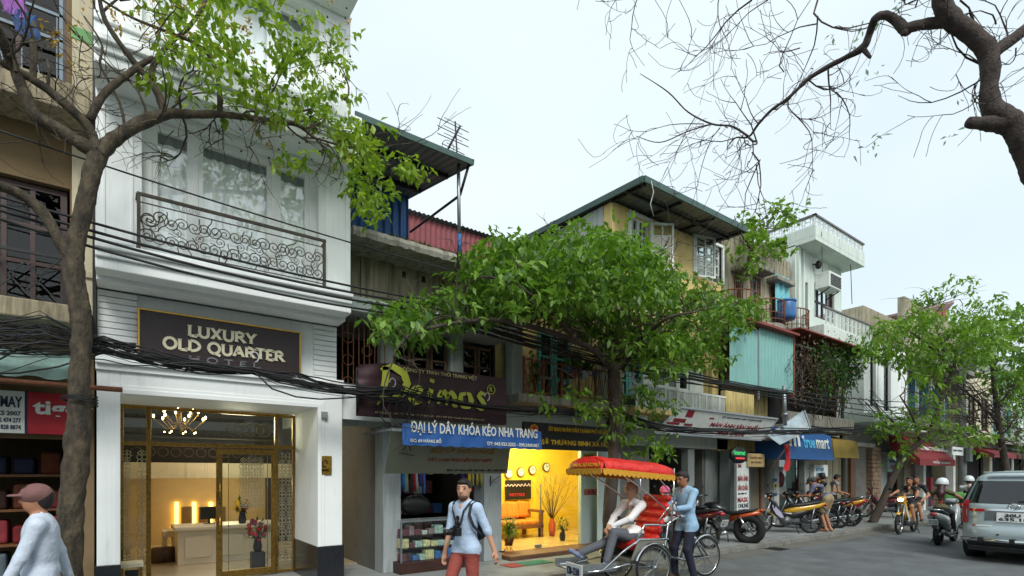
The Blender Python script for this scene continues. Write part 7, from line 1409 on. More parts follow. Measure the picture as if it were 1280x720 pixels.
wt_ = MB(); wt_.torus((-.193, .412, .9), (.1, .2, -1), .034, .009, 14, 5); o = wt_.build('wrist_watch', DKIRON); tag(o, 'dark watch on the wrist of the walking man', 'watch'); o.scale = (.922,)*3; place(o, *PED, (-.93, -.25))
# ================================================================ wheels and motorbikes
def wheel(par, x, y, r, w_=.045, kind='spoke', rimm=None, n=18, name='wheel', tw=None):
    q = MB(); A = (0, 1, 0); q.tube([(x, y-.05, r), (x, y+.05, r)], .03, 10)
    if kind == 'spoke':
        for i in range(n):
            a = 2*math.pi*i/n; o = .03*(1 if i % 2 else -1); q.tube([(x+.025*math.cos(a), y+o, r+.025*math.sin(a)), (x+(r-w_)*math.cos(a+.35*(1 if i % 4 < 2 else -1)), y, r+(r-w_)*math.sin(a+.35*(1 if i % 4 < 2 else -1)))], .0028, 4, cap=False)
    else:
        for i in range(5): a = 2*math.pi*i/5+.3; q.bar((x+.02*math.cos(a), y, r+.02*math.sin(a)), (x+(r-w_)*math.cos(a), y, r+(r-w_)*math.sin(a)), .03, .03)
    o = q.build(name, STEEL, par); MB().torus((x, y, r), A, r-w_*.95, w_*.36, 32, 8).build('rim', rimm or CHROME, o); MB().torus((x, y, r), A, r-w_*.55, tw or w_*.55, 32, 9).build('tyre', RUBBER, o); return o
def loft(secs, n=14):
    rs = []
    for (x, y, z), w_, h, ti in secs:
        rs.append([(x+math.sin(ti)*h*math.sin(a)*-1, y+w_*math.copysign(abs(math.cos(a))**.75, math.cos(a)), z+math.cos(ti)*h*math.copysign(abs(math.sin(a))**.75, math.sin(a))) for a in [2*math.pi*i/n for i in range(n)]])
    return MB().rings(rs)
def fender(x, r, a0, a1, w_, off=.03):
    rs = []
    for i in range(13):
        a = a0+(a1-a0)*i/12; rr = r+off; rs.append([(x+rr*math.cos(a)*.985, -w_, r+rr*math.sin(a)*.985), (x+(rr+.012)*math.cos(a), -w_*.5, r+(rr+.012)*math.sin(a)), (x+(rr+.012)*math.cos(a), w_*.5, r+(rr+.012)*math.sin(a)), (x+rr*math.cos(a)*.985, w_, r+rr*math.sin(a)*.985)])
    return MB().rings(rs, 0, True, False, False)
PLATE = mat('plate_white', S(216, 220, 218), .5, .06); TAIL = mat('tail_red', S(176, 24, 30), .2, .1, coat=.5); LENS = mat('lamp_lens', S(214, 220, 216), .15, .05, coat=.5); GREYPL = mat('grey_plastic', S(120, 124, 128), .45)
def paint(nm, c): return mat(nm, S(*c), .3, .05, 3, coat=.5)
def moto(name, label, kind, main, accent, pos, head, lit=False, group=None, plate='29-D1', steer=0, low=None):
    t = thing(name, (0, 0, 0), label, 'motorbike', group); wb = 1.24; r = .29 if kind != 'scooter' else .25; tw = .038 if kind == 'under' else (.06 if kind == 'scooter' else .095)
    if kind == 'cruiser': wb, r = 1.42, .31
    wheel(t, 0, 0, r, .05 if kind == 'under' else .085, 'spoke' if kind == 'under' else 'alloy', CHROME if kind == 'under' else DKIRON, 20, 'rear_wheel', tw); wheel(t, wb, 0, r, .05 if kind == 'under' else .08, 'spoke' if kind == 'under' else 'alloy', CHROME if kind == 'under' else DKIRON, 20, 'front_wheel', tw*.9)
    hx, hz = wb-.24, .93; q = MB()
    for y in (-.065, .065): q.tube([(hx+.02, y, hz-.1), (wb, y, r)], .022, 8)
    q.tube([(hx, 0, hz), (hx+.06, 0, .7)], .035, 8); q.build('fork', STEEL, t); fender(wb, r, 1.0, 2.9, .06).build('front_fender', main if kind != 'cruiser' else BLACKPL, t); fender(0, r, .5, 2.6, .065, .05).build('rear_fender', BLACKPL, t)
    if kind == 'under':
        loft([((hx+.06, 0, .93), .04, .06, 0), ((hx+.02, 0, .86), .1, .1, 0), ((hx-.06, 0, .7), .11, .14, .5), ((hx-.2, 0, .5), .08, .1, .8), ((.5, 0, .46), .085, .1, 0), ((.3, 0, .52), .09, .09, 0)]).build('leg_shield', low or main, t); loft([((.62, 0, .42), .06, .06, 0), ((.45, 0, .47), .1, .11, 0), ((.2, 0, .54), .105, .1, 0), ((.02, 0, .6), .07, .05, 0)]).build('side_cover', BLACKPL, t)
        for y in (-1, 1): MB().prism([(hx-.0, .74), (hx-.03, .62), (hx-.1, .5), (hx-.22, .4), (hx-.3, .42), (hx-.24, .54), (hx-.14, .64), (hx-.06, .76)], y*.088, y*.105).build('side_shield', accent, t, .012)
        loft([((.66, 0, .56), .06, .06, 0), ((.4, 0, .62), .1, .09, 0), ((.05, 0, .68), .115, .09, 0), ((-.22, 0, .74), .085, .06, 0), ((-.36, 0, .79), .03, .025, 0)]).build('tail_cowl', main, t); loft([((.58, 0, .7), .06, .03, 0), ((.45, 0, .74), .11, .045, 0), ((.15, 0, .765), .125, .05, 0), ((-.15, 0, .82), .11, .045, 0), ((-.27, 0, .83), .06, .025, 0)]).build('seat', cl('black_vinyl', (28, 28, 30), .5), t)
        loft([((hx-.02, 0, 1.0), .1, .05, 0), ((hx+.06, 0, 1.0), .12, .07, 0), ((hx+.13, 0, .97), .085, .06, 0)]).build('handlebar_cowl', low or main, t); hl = MB().ball((hx+.13, 0, .965), (.035, .075, .05), 12)
    elif kind == 'scooter':
        loft([((hx+.12, 0, .98), .05, .05, 0), ((hx+.08, 0, .85), .17, .12, .2), ((hx+.0, 0, .62), .19, .17, .3), ((hx-.1, 0, .38), .16, .1, .6), ((.55, 0, .27), .16, .06, 0)]).build('leg_shield', main, t); bx('floorboard', GREYPL, t, .35, .85, -.16, .16, .24, .29, bevel=.02)
        loft([((.52, 0, .5), .12, .16, 0), ((.3, 0, .54), .17, .19, 0), ((0, 0, .6), .19, .15, 0), ((-.22, 0, .68), .16, .1, 0), ((-.34, 0, .74), .08, .05, 0)]).build('tail_cowl', main, t); loft([((.5, 0, .7), .08, .03, 0), ((.35, 0, .74), .15, .05, 0), ((0, 0, .77), .16, .05, 0), ((-.25, 0, .82), .1, .035, 0)]).build('seat', cl('black_vinyl', (28, 28, 30), .5), t); MB().torus((-.18, 0, .84), (.15, 0, 1), .14, .014, 20, 6).build('grab_rail', CHROME, t)
        loft([((hx-.03, 0, 1.02), .12, .05, 0), ((hx+.06, 0, 1.02), .15, .07, 0), ((hx+.14, 0, .99), .09, .05, 0)]).build('handlebar_cowl', main, t); hl = MB().ball((hx+.14, 0, .93), (.04, .1, .06), 12)
    else:
        loft([((1.05, 0, .78), .06, .05, 0), ((.95, 0, .8), .14, .1, 0), ((.75, 0, .8), .16, .11, 0), ((.5, 0, .72), .09, .06, 0)]).build('fuel_tank', main, t); loft([((.58, 0, .68), .1, .03, 0), ((.35, 0, .66), .15, .045, 0), ((.1, 0, .7), .13, .045, 0), ((-.18, 0, .78), .09, .03, 0)]).build('seat', cl('black_vinyl', (28, 28, 30), .5), t); loft([((.4, 0, .55), .1, .1, 0), ((.1, 0, .62), .11, .06, 0), ((-.25, 0, .7), .07, .04, 0)]).build('tail_cowl', accent, t)
        hl = MB().ball((hx+.16, 0, .88), (.07, .085, .085), 14)
        for y in (-.12, .12): MB().tube([(0, y, r), (.2, y, .62)], .03, 8).build('shock_absorber', CHROME, t)
    hl.build('headlight', mat('lit_headlight', S(255, 244, 214), .3, 0, emit=(1, .9, .7), es=5) if lit else LENS, t)
    q = MB(); z = 1.03; q.tube([(hx-.1, -.33, z+.02), (hx-.04, -.2, z+.03), (hx, 0, z), (hx-.04, .2, z+.03), (hx-.1, .33, z+.02)], .012, 6); q.build('handlebar', CHROME if kind != 'scooter' else BLACKPL, t)
    for y in (-1, 1):
        MB().tube([(hx-.1, y*.22, z+.02), (hx-.12, y*.34, z+.02)], .02, 8).build('grip', BLACKPL, t); q = MB(); q.tube([(hx-.06, y*.22, z+.02), (hx-.02, y*.27, z+.2)], .006, 5); q.ball((hx-.02, y*.29, z+.23), (.012, .055, .04), 10); q.build('mirror', BLACKPL, t); MB().ball((hx+.1, y*.13, .93), (.03, .025, .025), 8).build('indicator', mat('amber_lens', S(220, 120, 30), .3), t)
    e = MB(); e.tube([(.62, -.11, .32), (.62, .11, .32)], .12, 14); e.tube([(.62, 0, .34), (.78, 0, .4)], .075, 10); e.box(.3, .62, -.07, .07, .25, .4); e.build('engine', mat('engine_grey', S(104, 106, 108), .45, .3, 20, metal=.6), t); MB().tube([(.74, -.1, .3), (.6, -.14, .2), (.3, -.15, .2), (.05, -.16, .26), (-.32, -.17, .36)], [.02, .025, .03, .05, .045], 10).build('exhaust', CHROME if kind != 'scooter' else GREYPL, t); MB().bar((.55, .07, .26), (-.0, .07, r), .03, .05).bar((.55, -.07, .26), (0, -.07, r), .03, .05).build('swing_arm', DKIRON, t)
    for y in (-.09, .09): MB().tube([(.02, y, r+.02), (-.06, y, .66)], .018, 8).build('damper', STEEL, t) if kind == 'under' else None
    tl = MB().ball((-.37 if kind != 'cruiser' else -.27, 0, .75), (.04, .075, .04), 10).build('tail_light', TAIL, t)
    pl = MB(); M = Matrix.Translation((-.42, 0, .57)) @ Matrix.Rotation(-.35, 4, 'Y'); pl.obox(M, .008, .19, .14); po = pl.build('number_plate', PLATE, t); R3 = M.to_3x3()
    for k, tx in enumerate((plate, '%03d.%02d' % (R.randint(100, 999), R.randint(10, 99)))): letters(tx, M @ V((-.006, .08, .01-.06*k)), R3 @ V((0, -1, 0)), R3 @ V((0, 0, 1)), .16, .05, NAVY, po, depth=.0015)
    MB().bar((-.3, 0, .7), (-.4, 0, .58), .04, .02).build('plate_bracket', BLACKPL, t); q = MB(); q.tube([(.45, .12, .3), (.38, .24, .01)], .012, 5); q.tube([(.6, -.26, .27), (.6, .26, .27)], .012, 6); q.build('stand', DKIRON, t)
    place(t, pos[0], pos[1], pos[2], head); return t
BLK = paint('black_gloss', (20, 20, 22)); YLW = paint('yellow_gloss', (198, 152, 34)); WHT = paint('white_gloss', (214, 216, 214)); RDG = paint('red_gloss', (170, 22, 32)); MAR = paint('maroon_gloss', (96, 22, 34)); SIL = paint('silver_gloss', (150, 160, 160)); BLU = paint('blue_gloss', (70, 70, 150))
moto('motorbike', 'black motorbike with maroon side trim parked behind the cyclo', 'under', MAR, BLK, (9.95, 6.55, PZ), (.12, 1))
moto('motorbike', 'black cruiser motorbike with fat rear tyre and orange tail on the pavement', 'cruiser', BLK, paint('orange_gloss', (200, 84, 30)), (11.55, 6.55, PZ), (-.25, 1))
moto('motorbike', 'yellow and white motorbike parked side on before the green shop glass', 'under', YLW, paint('lilac_white', (176, 172, 196)), (14.75, 6.65, PZ), (-.72, .69), low=BLK)
moto('motorbike', 'black motorbike with red tail lamp beside the stooping man', 'under', BLK, SIL, (16.0, 6.75, PZ), (-.35, .94), plate='29-H7')
moto('motorbike', 'dark motorbike with grey shields between the red tail lamp bike and yellow bike', 'under', BLK, BLK, (16.75, 6.8, PZ), (-.35, .94), plate='30-K2')
moto('motorbike', 'yellow and white motorbike at the end of the parked row', 'under', YLW, WHT, (17.6, 6.8, PZ), (-.3, .95), plate='29-F5', low=BLK)
moto('motorbike', 'red scooter with covered handlebar parked by the leaning tree', 'scooter', RDG, BLK, (18.6, 7.1, PZ), (-.2, 1))
moto('motorbike', 'maroon motorbike standing inside the pavement row beyond the yellow riders', 'under', MAR, BLK, (22.4, 6.9, PZ), (-.5, .85))
moto('motorbike', 'black motorbike standing in the open workshop doorway', 'under', BLK, BLK, (10.6, 7.3, PZ), (.1, 1), plate='30-F1')
# people by the parked bikes
def put(p, x, y, z, h): return place(p, x, y, z, h)
p = person('person', 'man in grey blue T-shirt and khaki shorts stooping over a parked motorbike', cl('grey_blue_tee', (96, 102, 128)), cl('khaki_shorts', (150, 134, 100)), SKIN2, lean=.75, hip=.9, hands=((.62, .28, .95), (.6, -.3, .95)), upsleeve=.55, sleeve=0, shorts=.8, pitch=-.2, build_=1.12); put(p, 15.55, 6.55, PZ, (.15, .98))
I = t_info[p.name]; o = soft('cap', [('e', (tuple(I['hc']+I['hu']*.045-I['hf']*.01), (.11, .092, .085), np.array([list(v) for v in (I['hf'], I['hs'], I['hu'])]).T), 0, .02), ('e', (tuple(I['hc']+I['hu']*.05+I['hf']*.12), (.07, .07, .012), np.array([list(v) for v in (I['hf'], I['hs'], I['hu'])]).T), 0, .01)], [cl('green_cap', (70, 84, 74))], p, .011)
p = person('person', 'man in black jacket sitting on a parked motorbike', cl('black_jacket', (26, 26, 30)), cl('dark_trousers', (36, 36, 42)), BLACKPL, hip=.84, lean=.15, hands=((.45, .2, .95), (.45, -.2, .95)), feet=((.25, .25, .3), (.25, -.25, .3)), yaw=-.5); put(p, 17.3, 7.35, PZ, (-.2, 1))
p = person('person', 'woman in grey sleeveless top standing beside the red scooter', cl('grey_vest', (140, 146, 154)), cl('black_trousers', (30, 30, 34)), BLACKPL, height=1.58, hip=.85, hands=((.3, .2, .95), (.3, -.2, .95)), upsleeve=.12, sleeve=0, lean=.12, pitch=-.3); put(p, 18.75, 7.75, PZ, (.75, -.66))
# riders on the road
def sit(name, label, shirt, trousers, shoe, pos, head, back=0., **k):
    d = dict(hip=.83, lean=.12, hands=((.62-back*.25, .32, 1.06), (.62-back*.25, -.32, 1.06)), feet=((.36, .2, .36), (.36, -.2, .36)), grip=True, elbow=((-.6, .8, -.5), (-.6, -.8, -.5)), knee=(.8, 0, .6)); d.update(k); p = person(name, label, shirt, trousers, shoe, **d); return place(p, *pos, head)
def fwd(pos, head, d): h = V((head[0], head[1], 0)).normalized(); return (pos[0]+h.x*d, pos[1]+h.y*d, pos[2])
m1 = (18.75, 5.55, 0); h1 = (-1, -.02)
moto('motorbike', 'yellow motorbike with lit headlamp carrying two men toward the camera', 'under', YLW, WHT, m1, h1, lit=True)
sit('person', 'man in black T-shirt steering the yellow motorbike', cl('black_tee', (26, 26, 28)), cl('dark_shorts', (52, 52, 50)), BLACKPL, fwd(m1, h1, .3), h1, upsleeve=.6, sleeve=0, shorts=.75, height=1.72)
sit('person', 'man in black T-shirt riding pillion on the yellow motorbike', cl('black_tee', (26, 26, 28)), cl('grey_shorts', (70, 70, 66)), BLACKPL, fwd((m1[0], m1[1]-.06, .05), h1, -.08), h1, upsleeve=.6, sleeve=0, shorts=.75, hands=((.3, .22, .9), (.3, -.22, .9)), yaw=.1, height=1.7)
m2 = (15.65, 4.15, 0); h2 = (1, .02)
moto('motorbike', 'pale scooter with red tail lamp ridden beside the silver car', 'scooter', SIL, BLK, m2, h2, plate='29-X5')
sit('person', 'woman in olive top and white helmet riding the pale scooter', cl('olive_top', (88, 84, 56)), cl('black_trousers', (30, 30, 34)), BLACKPL, fwd(m2, h2, .22), h2, hairlong=True, hair=mat('maroon_hair', S(58, 24, 30), .5, .3, 30), helmet=(paint('white_helmet', (206, 214, 214)), BLACKPL), upsleeve=.3, sleeve=0, height=1.62, build_=1.05, feet=((.45, .14, .36), (.45, -.14, .36)))
m3 = (21.0, 4.9, 0); h3 = (1, .0)
moto('motorbike', 'dark motorbike with green sacks riding ahead of the scooter woman', 'under', BLK, BLK, m3, h3, plate='29-L2'); sit('person', 'person in white shirt and helmet on the motorbike with green sacks', cl('white_shirt', (200, 204, 204)), cl('dark_trousers', (36, 36, 42)), BLACKPL, fwd(m3, h3, .3), h3, helmet=(paint('white_helmet', (206, 214, 214)), BLACKPL), res=.016)
tag(soft('green_sack', [('e', ((-.15, 0, .98), (.22, .45, .16), None), 0, .05), ('e', ((-.15, .3, .9), (.2, .2, .18), None), 0, .05)], [cl('green_sack', (92, 150, 80))], None, .025), 'green sacks loaded across the motorbike ahead of the scooter woman', 'sack').location = m3
# passer-by at the lower left (caught mid blur in the photograph)
p = person('person', 'passer-by in pale blue jacket and brownish cap at the lower left edge', cl('pale_jacket', (196, 206, 220)), cl('brown_trousers', (120, 84, 70)), BLACKPL, height=1.62, hip=.87, hands=((.2, .25, .8), (-.15, -.27, .8)), feet=((-.28, .1, .14, -.4), (.28, -.1, .08)), build_=1.1, longshirt=.2); place(p, -.52, 5.75, 0, (-1, .05)); I = t_info[p.name]; AXM = np.array([list(v) for v in (I['hf'], I['hs'], I['hu'])]).T
soft('cap', [('e', (tuple(I['hc']+I['hu']*.035), (.108, .094, .092), AXM), 0, .02), ('e', (tuple(I['hc']+I['hu']*.03+I['hf']*.12), (.07, .07, .012), AXM), 0, .01)], [cl('rusty_cap', (120, 84, 80))], p, .011)
# ================================================================ cyclo
cyp, cyh = (7.8, 5.18, 0), (-.985, .17)
cy = thing('cyclo', (0, 0, 0), 'chrome cyclo rickshaw with red canopy and red seat at the kerb', 'cyclo'); CRED = mat('red_vinyl', S(214, 42, 34), .55, .2, 5, 1., 7, bdist=.04); FX = 1.48
wheel(cy, 0, 0, .33, .035, 'spoke', CHROME, 28, 'rear_wheel'); 
for y in (-.42, .42): wheel(cy, FX, y, .33, .035, 'spoke', CHROME, 28, 'front_wheel')
for x, y in ((0, 0), (FX, .42), (FX, -.42)):
    f = fender(x, .33, .35 if x else .2, 2.8 if x else 2.6, .04, .03); f.v = [(a, b_+y, c) for a, b_, c in f.v]; f.build('fender', CHROME, cy)
q = MB(); q.tube([(FX, -.42, .33), (FX, .42, .33)], .022, 8); q.tube([(0, .06, .33), (.55, .05, .32), (1.25, .12, .5)], .018, 8); q.tube([(0, -.06, .33), (.55, -.05, .32), (1.25, -.12, .5)], .018, 8); q.tube([(.55, 0, .32), (.35, 0, .9)], .02, 8); q.tube([(.0, .06, .33), (.38, 0, .82), (0, -.06, .33)], .014, 6)
for y in (-.36, .36):
    q.tube([(FX, y, .33), (1.2, y, .62), (1.15, y, .95), (1.0, y, 1.02), (.82, y, 1.05)], .018, 8); q.tube([(1.15, y, .72), (1.7, y, .74), (2.0, y, .58), (2.35, y, .34), (2.6, y, .34)], .018, 8); q.tube([(1.12, y, .93), (1.6, y, .95), (1.75, y, .74)], .018, 8); q.tube([(FX+.1, y, .35), (1.9, y, .4), (2.35, y, .34)], .014, 6)
q.tube([(.82, -.36, 1.05), (.82, .36, 1.05)], .018, 8); q.build('frame', CHROME, cy)
soft('seat_cushion', [('c', ((1.35, -.22, .65), (1.35, .22, .65), .1, .1), 0, .05), ('c', ((1.65, -.24, .64), (1.65, .24, .64), .09, .09), 0, .1), ('c', ((1.5, -.24, .65), (1.5, .24, .65), .09, .09), 0, .1)], [CRED], cy, .018)
pr = []
for i in range(6): z = .72+i*.12; x = 1.27-i*.045; pr.append(('c', ((x, -.25, z), (x, .25, z), .052, .052), 0, .05))
soft('backrest', pr, [CRED], cy, .016); q = MB()
for y in (-.36, .36): q.rings([[(1.2, y-.008, .4), (1.2, y-.008, .72), (1.72, y-.008, .72), (1.85, y-.008, .45)], [(1.2, y+.008, .4), (1.2, y+.008, .72), (1.72, y+.008, .72), (1.85, y+.008, .45)]], 0, False)
q.box(1.2, 1.8, -.35, .35, .4, .44); q.box(1.18, 1.2, -.35, .35, .4, .72); q.build('seat_tub', mat('grey_tub', S(122, 122, 112), .6), cy)
bx('footrest', STEEL, cy, 2.1, 2.68, -.36, .36, .32, .345, bevel=.005); bx('front_plate', PLATE, cy, 2.68, 2.695, -.05, .36, .2, .44, bevel=.01); bx('footrest_side', STEEL, cy, 2.1, 2.68, -.37, -.36, .345, .44); bx('footrest_side', STEEL, cy, 2.1, 2.68, .36, .37, .345, .44)
letters('120-1210', (2.702, .0, .28), (0, 1, 0), (0, 0, 1), .3, .11, NAVY, cy, bold=.02)
# canopy: folded hood with gold fringe
cx0, cx1, hw_ = 1.1, 2.36, .42; nx, ny = 12, 14; rr = []
def canz(x, y): t_ = (x-cx0)/(cx1-cx0); return 1.75+.1*t_+.02*math.sin(t_*math.pi*4)**2+.09*(1-(y/hw_)**2)
for i in range(nx+1):
    x = cx0+(cx1-cx0)*i/nx; ring = [(x, -hw_-.03, canz(x, hw_)-.12)]
    for j in range(ny+1): y = -hw_+2*hw_*j/ny; ring.append((x, y, canz(x, y)))
    ring.append((x, hw_+.03, canz(x, hw_)-.12)); rr.append(ring)
m = MB().rings(rr, 0, True, False, False)
for x, i in ((cx1, 0), (cx0, 0)): ring = [(x+.01, -hw_+2*hw_*j/ny, canz(x, -hw_+2*hw_*j/ny)) for j in range(ny+1)]; m.rings([ring, [(x+(.05 if x == cx1 else -.03), p[1]*1.05, canz(x, hw_)-.13) for p in ring]], 0, True, False, False)
o = m.build('canopy', CRED, cy); s_ = o.modifiers.new('s', 'SOLIDIFY'); s_.thickness = .01
fr_ = MB(); FG = mat('gold_fringe', S(206, 150, 40), .8, .2, 40)
def fringe(a, c, n):
    a, c = V(a), V(c); r0 = []; r1 = []
    for i in range(n*4+1): p = a.lerp(c, i/(n*4)); r0.append(p+V((0, 0, .045))); r1.append(p-V((0, 0, .02+.03*abs(math.sin(i*math.pi/4)))))
    fr_.rings([r0, r1], 0, False, False, False)
zr0, zr1 = canz(cx0, hw_)-.12, canz(cx1, hw_)-.12
fringe((cx0, hw_+.042, zr0), (cx1+.05, hw_+.042, zr1), 16); fringe((cx0, -hw_-.042, zr0), (cx1+.05, -hw_-.042, zr1), 16); fringe((cx1+.065, -hw_-.03, zr1), (cx1+.065, hw_+.03, zr1), 9); o = fr_.build('fringe', FG, cy); s_ = o.modifiers.new('s', 'SOLIDIFY'); s_.thickness = .012
letters('CÂU LẠC BỘ XÍCH LÔ', V((cx1+.056, -hw_+.04, zr1+.055)), (0, 1, 0), (-.2, 0, 1), .76, .085, FG, cy, bold=.02)
q = MB()
for y in (-.38, .38): q.tube([(1.1, y, .95), (1.06, y, 1.35), (1.05, y, 1.78)], .013, 6); q.tube([(1.12, y, 1.1), (1.6, y, 1.45), (2.25, y, 1.82)], .013, 6); q.tube([(1.08, y, 1.35), (1.5, y, 1.82)], .011, 6); q.tube([(1.35, y, 1.0), (1.06, y, 1.3), (.9, y, 1.02)], .011, 6)
q.build('canopy_stay', CHROME, cy); loft([((.45, 0, .93), .03, .02, 0), ((.36, 0, .95), .08, .035, 0), ((.24, 0, .96), .11, .04, 0), ((.16, 0, .96), .07, .025, 0)]).build('saddle', BLACKPL, cy); q = MB(); q.tube([(.55, -.13, .32), (.55, .13, .32)], .012, 6); q.tube([(.55, .12, .32), (.62, .12, .18)], .012, 6); q.tube([(.55, -.12, .32), (.48, -.12, .46)], .012, 6); q.box(.57, .67, .12, .2, .165, .19); q.box(.43, .53, -.2, -.12, .45, .475); q.torus((.55, .05, .32), (0, 1, 0), .09, .008, 20, 5); q.build('pedal_crank', STEEL, cy); MB().ball((FX+.28, .42, .52), (.02, .015, .025), 8).build('reflector', mat('amber_lens', S(220, 120, 30)), cy)
place(cy, *cyp, cyh)
p = person('person', 'grey haired man in white shirt sitting in the red cyclo seat', cl('white_linen', (240, 238, 236)), cl('grey_trousers', (92, 96, 102)), mat('blue_white_shoes', S(120, 134, 160), .6, .4, 20), SKIN, GREYHAIR, 1.8, .76, -.04, yaw=.12, pitch=-.12, hands=((.4, .07, .93), (.4, -.04, .91)), feet=((.6, .17, .42, .0), (1.0, -.12, .5, .6)), elbow=((-.3, 1, -.2), (-.3, -1, -.2)), knee=(.3, 0, 1), build_=1.3, bald=True, res=.011); place(p, cyp[0]+cyh[0]*1.54, cyp[1]+cyh[1]*1.54, .0, cyh)
q = MB(); q.box(.27, .285, -.04, .03, .96, 1.06); o = q.build('phone', BLACKPL, None, .006); tag(o, 'dark phone held by the man in the cyclo', 'phone'); place(o, cyp[0]+cyh[0]*1.5, cyp[1]+cyh[1]*1.5, 0, cyh)
p = person('person', 'cyclo driver in light blue shirt standing behind the red seat', cl('light_blue_shirt', (150, 186, 214)), cl('navy_trousers', (34, 36, 54)), cl('brown_shoes', (80, 60, 48)), SKIN2, HAIRM, 1.76, .95, .06, hands=((.44, .16, 1.15), (.42, -.14, 1.14)), feet=((.02, .17, .09), (.1, -.17, .09)), elbow=((-.6, .6, -.8), (-.6, -.6, -.8)), sleeve=.85, pitch=-.25, yaw=.05, res=.011, longshirt=.25, grip=True); place(p, cyp[0]+cyh[0]*.5, cyp[1]+cyh[1]*.5-.08, 0, cyh)
p = person('person', 'seated person in pink cap and face mask behind the cyclo', cl('white_shirt', (200, 204, 204)), cl('dark_trousers', (36, 36, 42)), BLACKPL, height=1.6, hip=.6, lean=.12, hands=((.35, .15, .75), (.35, -.15, .75)), feet=((.4, .14, .08), (.4, -.14, .08)), yaw=.2); put(p, fX(831, 6.7), 6.7, PZ, (-.8, -.6)); I = t_info[p.name]; AXM = np.array([list(v) for v in (I['hf'], I['hs'], I['hu'])]).T
soft('pink_cap', [('e', (tuple(I['hc']+I['hu']*.04), (.112, .098, .1), AXM), 0, .02), ('e', (tuple(I['hc']+I['hu']*.03+I['hf']*.13), (.075, .075, .012), AXM), 0, .01)], [cl('pink_cloth', (206, 96, 136))], p, .011); soft('face_mask', [('e', (tuple(I['hc']-I['hu']*.045+I['hf']*.06), (.055, .062, .045), AXM), 0, .01)], [cl('white_shirt', (200, 204, 204))], p, .011)
bs_ = thing('low_stool', (fX(826, 6.7), 6.7, PZ), 'low plastic stool under the person in the pink cap', 'stool'); x, y = fX(831, 6.7)+.02, 6.72; MB().lathe([(.15, .45), (.16, .48), (.02, .485)], 14, Matrix.Translation((x, y, PZ))).build('seat', mat('blue_plastic', S(30, 110, 190)), bs_)
for k in range(4): a = k*1.57+.8; MB().tube([(x+.11*math.cos(a), y+.11*math.sin(a), PZ+.45), (x+.15*math.cos(a), y+.15*math.sin(a), PZ)], .018, 6).build('leg', mat('blue_plastic', S(30, 110, 190)), bs_)
# ================================================================ silver car
car = thing('silver_car', (0, 0, 0), 'silver people carrier seen from behind at the right edge', 'car'); SILV = mat('silver_metallic', S(170, 184, 188), .3, 0, 3, metal=.35, coat=.7); CG = glass('car_glass', (.1, .12, .12), .1)
import bisect
def itp(tab, z):
    i = max(1, min(bisect.bisect_left([a[0] for a in tab], z), len(tab)-1)); (a, u), (b_, v_) = tab[i-1], tab[i]; t_ = min(max((z-a)/(b_-a), 0), 1); return u+(v_-u)*t_
XR_ = [(.28, .12), (.34, .03), (.45, .0), (.62, .0), (.7, .05), (.85, .07), (1.08, .1), (1.16, .14), (1.5, .33), (1.6, .4), (1.7, .55), (1.76, .95)]; XF_ = [(.28, 4.3), (.5, 4.5), (.8, 4.45), (.98, 4.0), (1.06, 3.45), (1.5, 2.75), (1.68, 2.3), (1.76, 1.7)]; HWt = [(.28, .8), (.4, .86), (.62, .875), (.95, .875), (1.1, .86), (1.5, .73), (1.64, .66), (1.71, .56), (1.76, .3)]
def carp(z, th, off=0.):
    xr, xf, hw2 = itp(XR_, z), itp(XF_, z), itp(HWt, z); xc = (xr+xf)/2; a = (xf-xr)/2+off; e = 2/7.; c, s = math.cos(th), math.sin(th)
    ex = e if True else e
    return (xc+a*math.copysign(abs(c)**ex, c), (hw2+off)*math.copysign(abs(s)**.32, s), z)
def th_of(y, z): hw2 = itp(HWt, z); return math.pi-math.asin(min(1, max(-1, math.copysign((abs(y)/hw2)**(1/.32), y))))
zs = [.28, .32, .36, .42, .5, .58, .64, .68, .72, .8, .88, .96, 1.02, 1.08, 1.12, 1.18, 1.26, 1.34, 1.42, 1.5, 1.56, 1.62, 1.67, 1.71, 1.74, 1.76]; N = 96
def thg(j): 
    u = j/N*2*math.pi; return u+.42*math.sin(4*u)*-.25
rings = [[carp(z, thg(j)) for j in range(N)] for z in zs]; MB().rings(rings).build('body', SILV, car)
def patch(nm, z0, z1, y0, y1, off, m, nz_=8, ny_=16, par=car, edge=None, sidex=None):
    rr = []
    for i in range(nz_+1):
        z = z0+(z1-z0)*i/nz_; row = []
        for j in range(ny_+1):
            a = y0(z) if callable(y0) else y0; c = y1(z) if callable(y1) else y1; y = a+(c-a)*j/ny_; x_, _, _ = carp(z, th_of(y, z)); row.append((x_-off, y, z))
        rr.append(row)
    return MB().rings(rr, 0, True, False, False).build(nm, m, par)
patch('rear_window', 1.13, 1.56, lambda z: -itp(HWt, z)*.93, lambda z: itp(HWt, z)*.93, .012, mat('privacy_glass', S(20, 24, 26), .06, .05, spec=.8))
def arc(z, y0, x1, off, n=12):
    hw2 = itp(HWt, z); pts = []
    for k in range(900):
        q = carp(z, math.pi-math.pi/2*k/900, off)
        if q[1] >= y0*hw2 and q[0] <= itp(XR_, z)+x1: pts.append(V(q))
    L = [0]
    for a_, b_ in zip(pts, pts[1:]): L.append(L[-1]+(b_-a_).length)
    o = []; k = 0
    for i in range(n+1):
        d = L[-1]*i/n
        while k < len(L)-2 and L[k+1] < d: k += 1
        o.append(pts[k].lerp(pts[k+1], min(1, (d-L[k])/max(L[k+1]-L[k], 1e-6))))
    return o
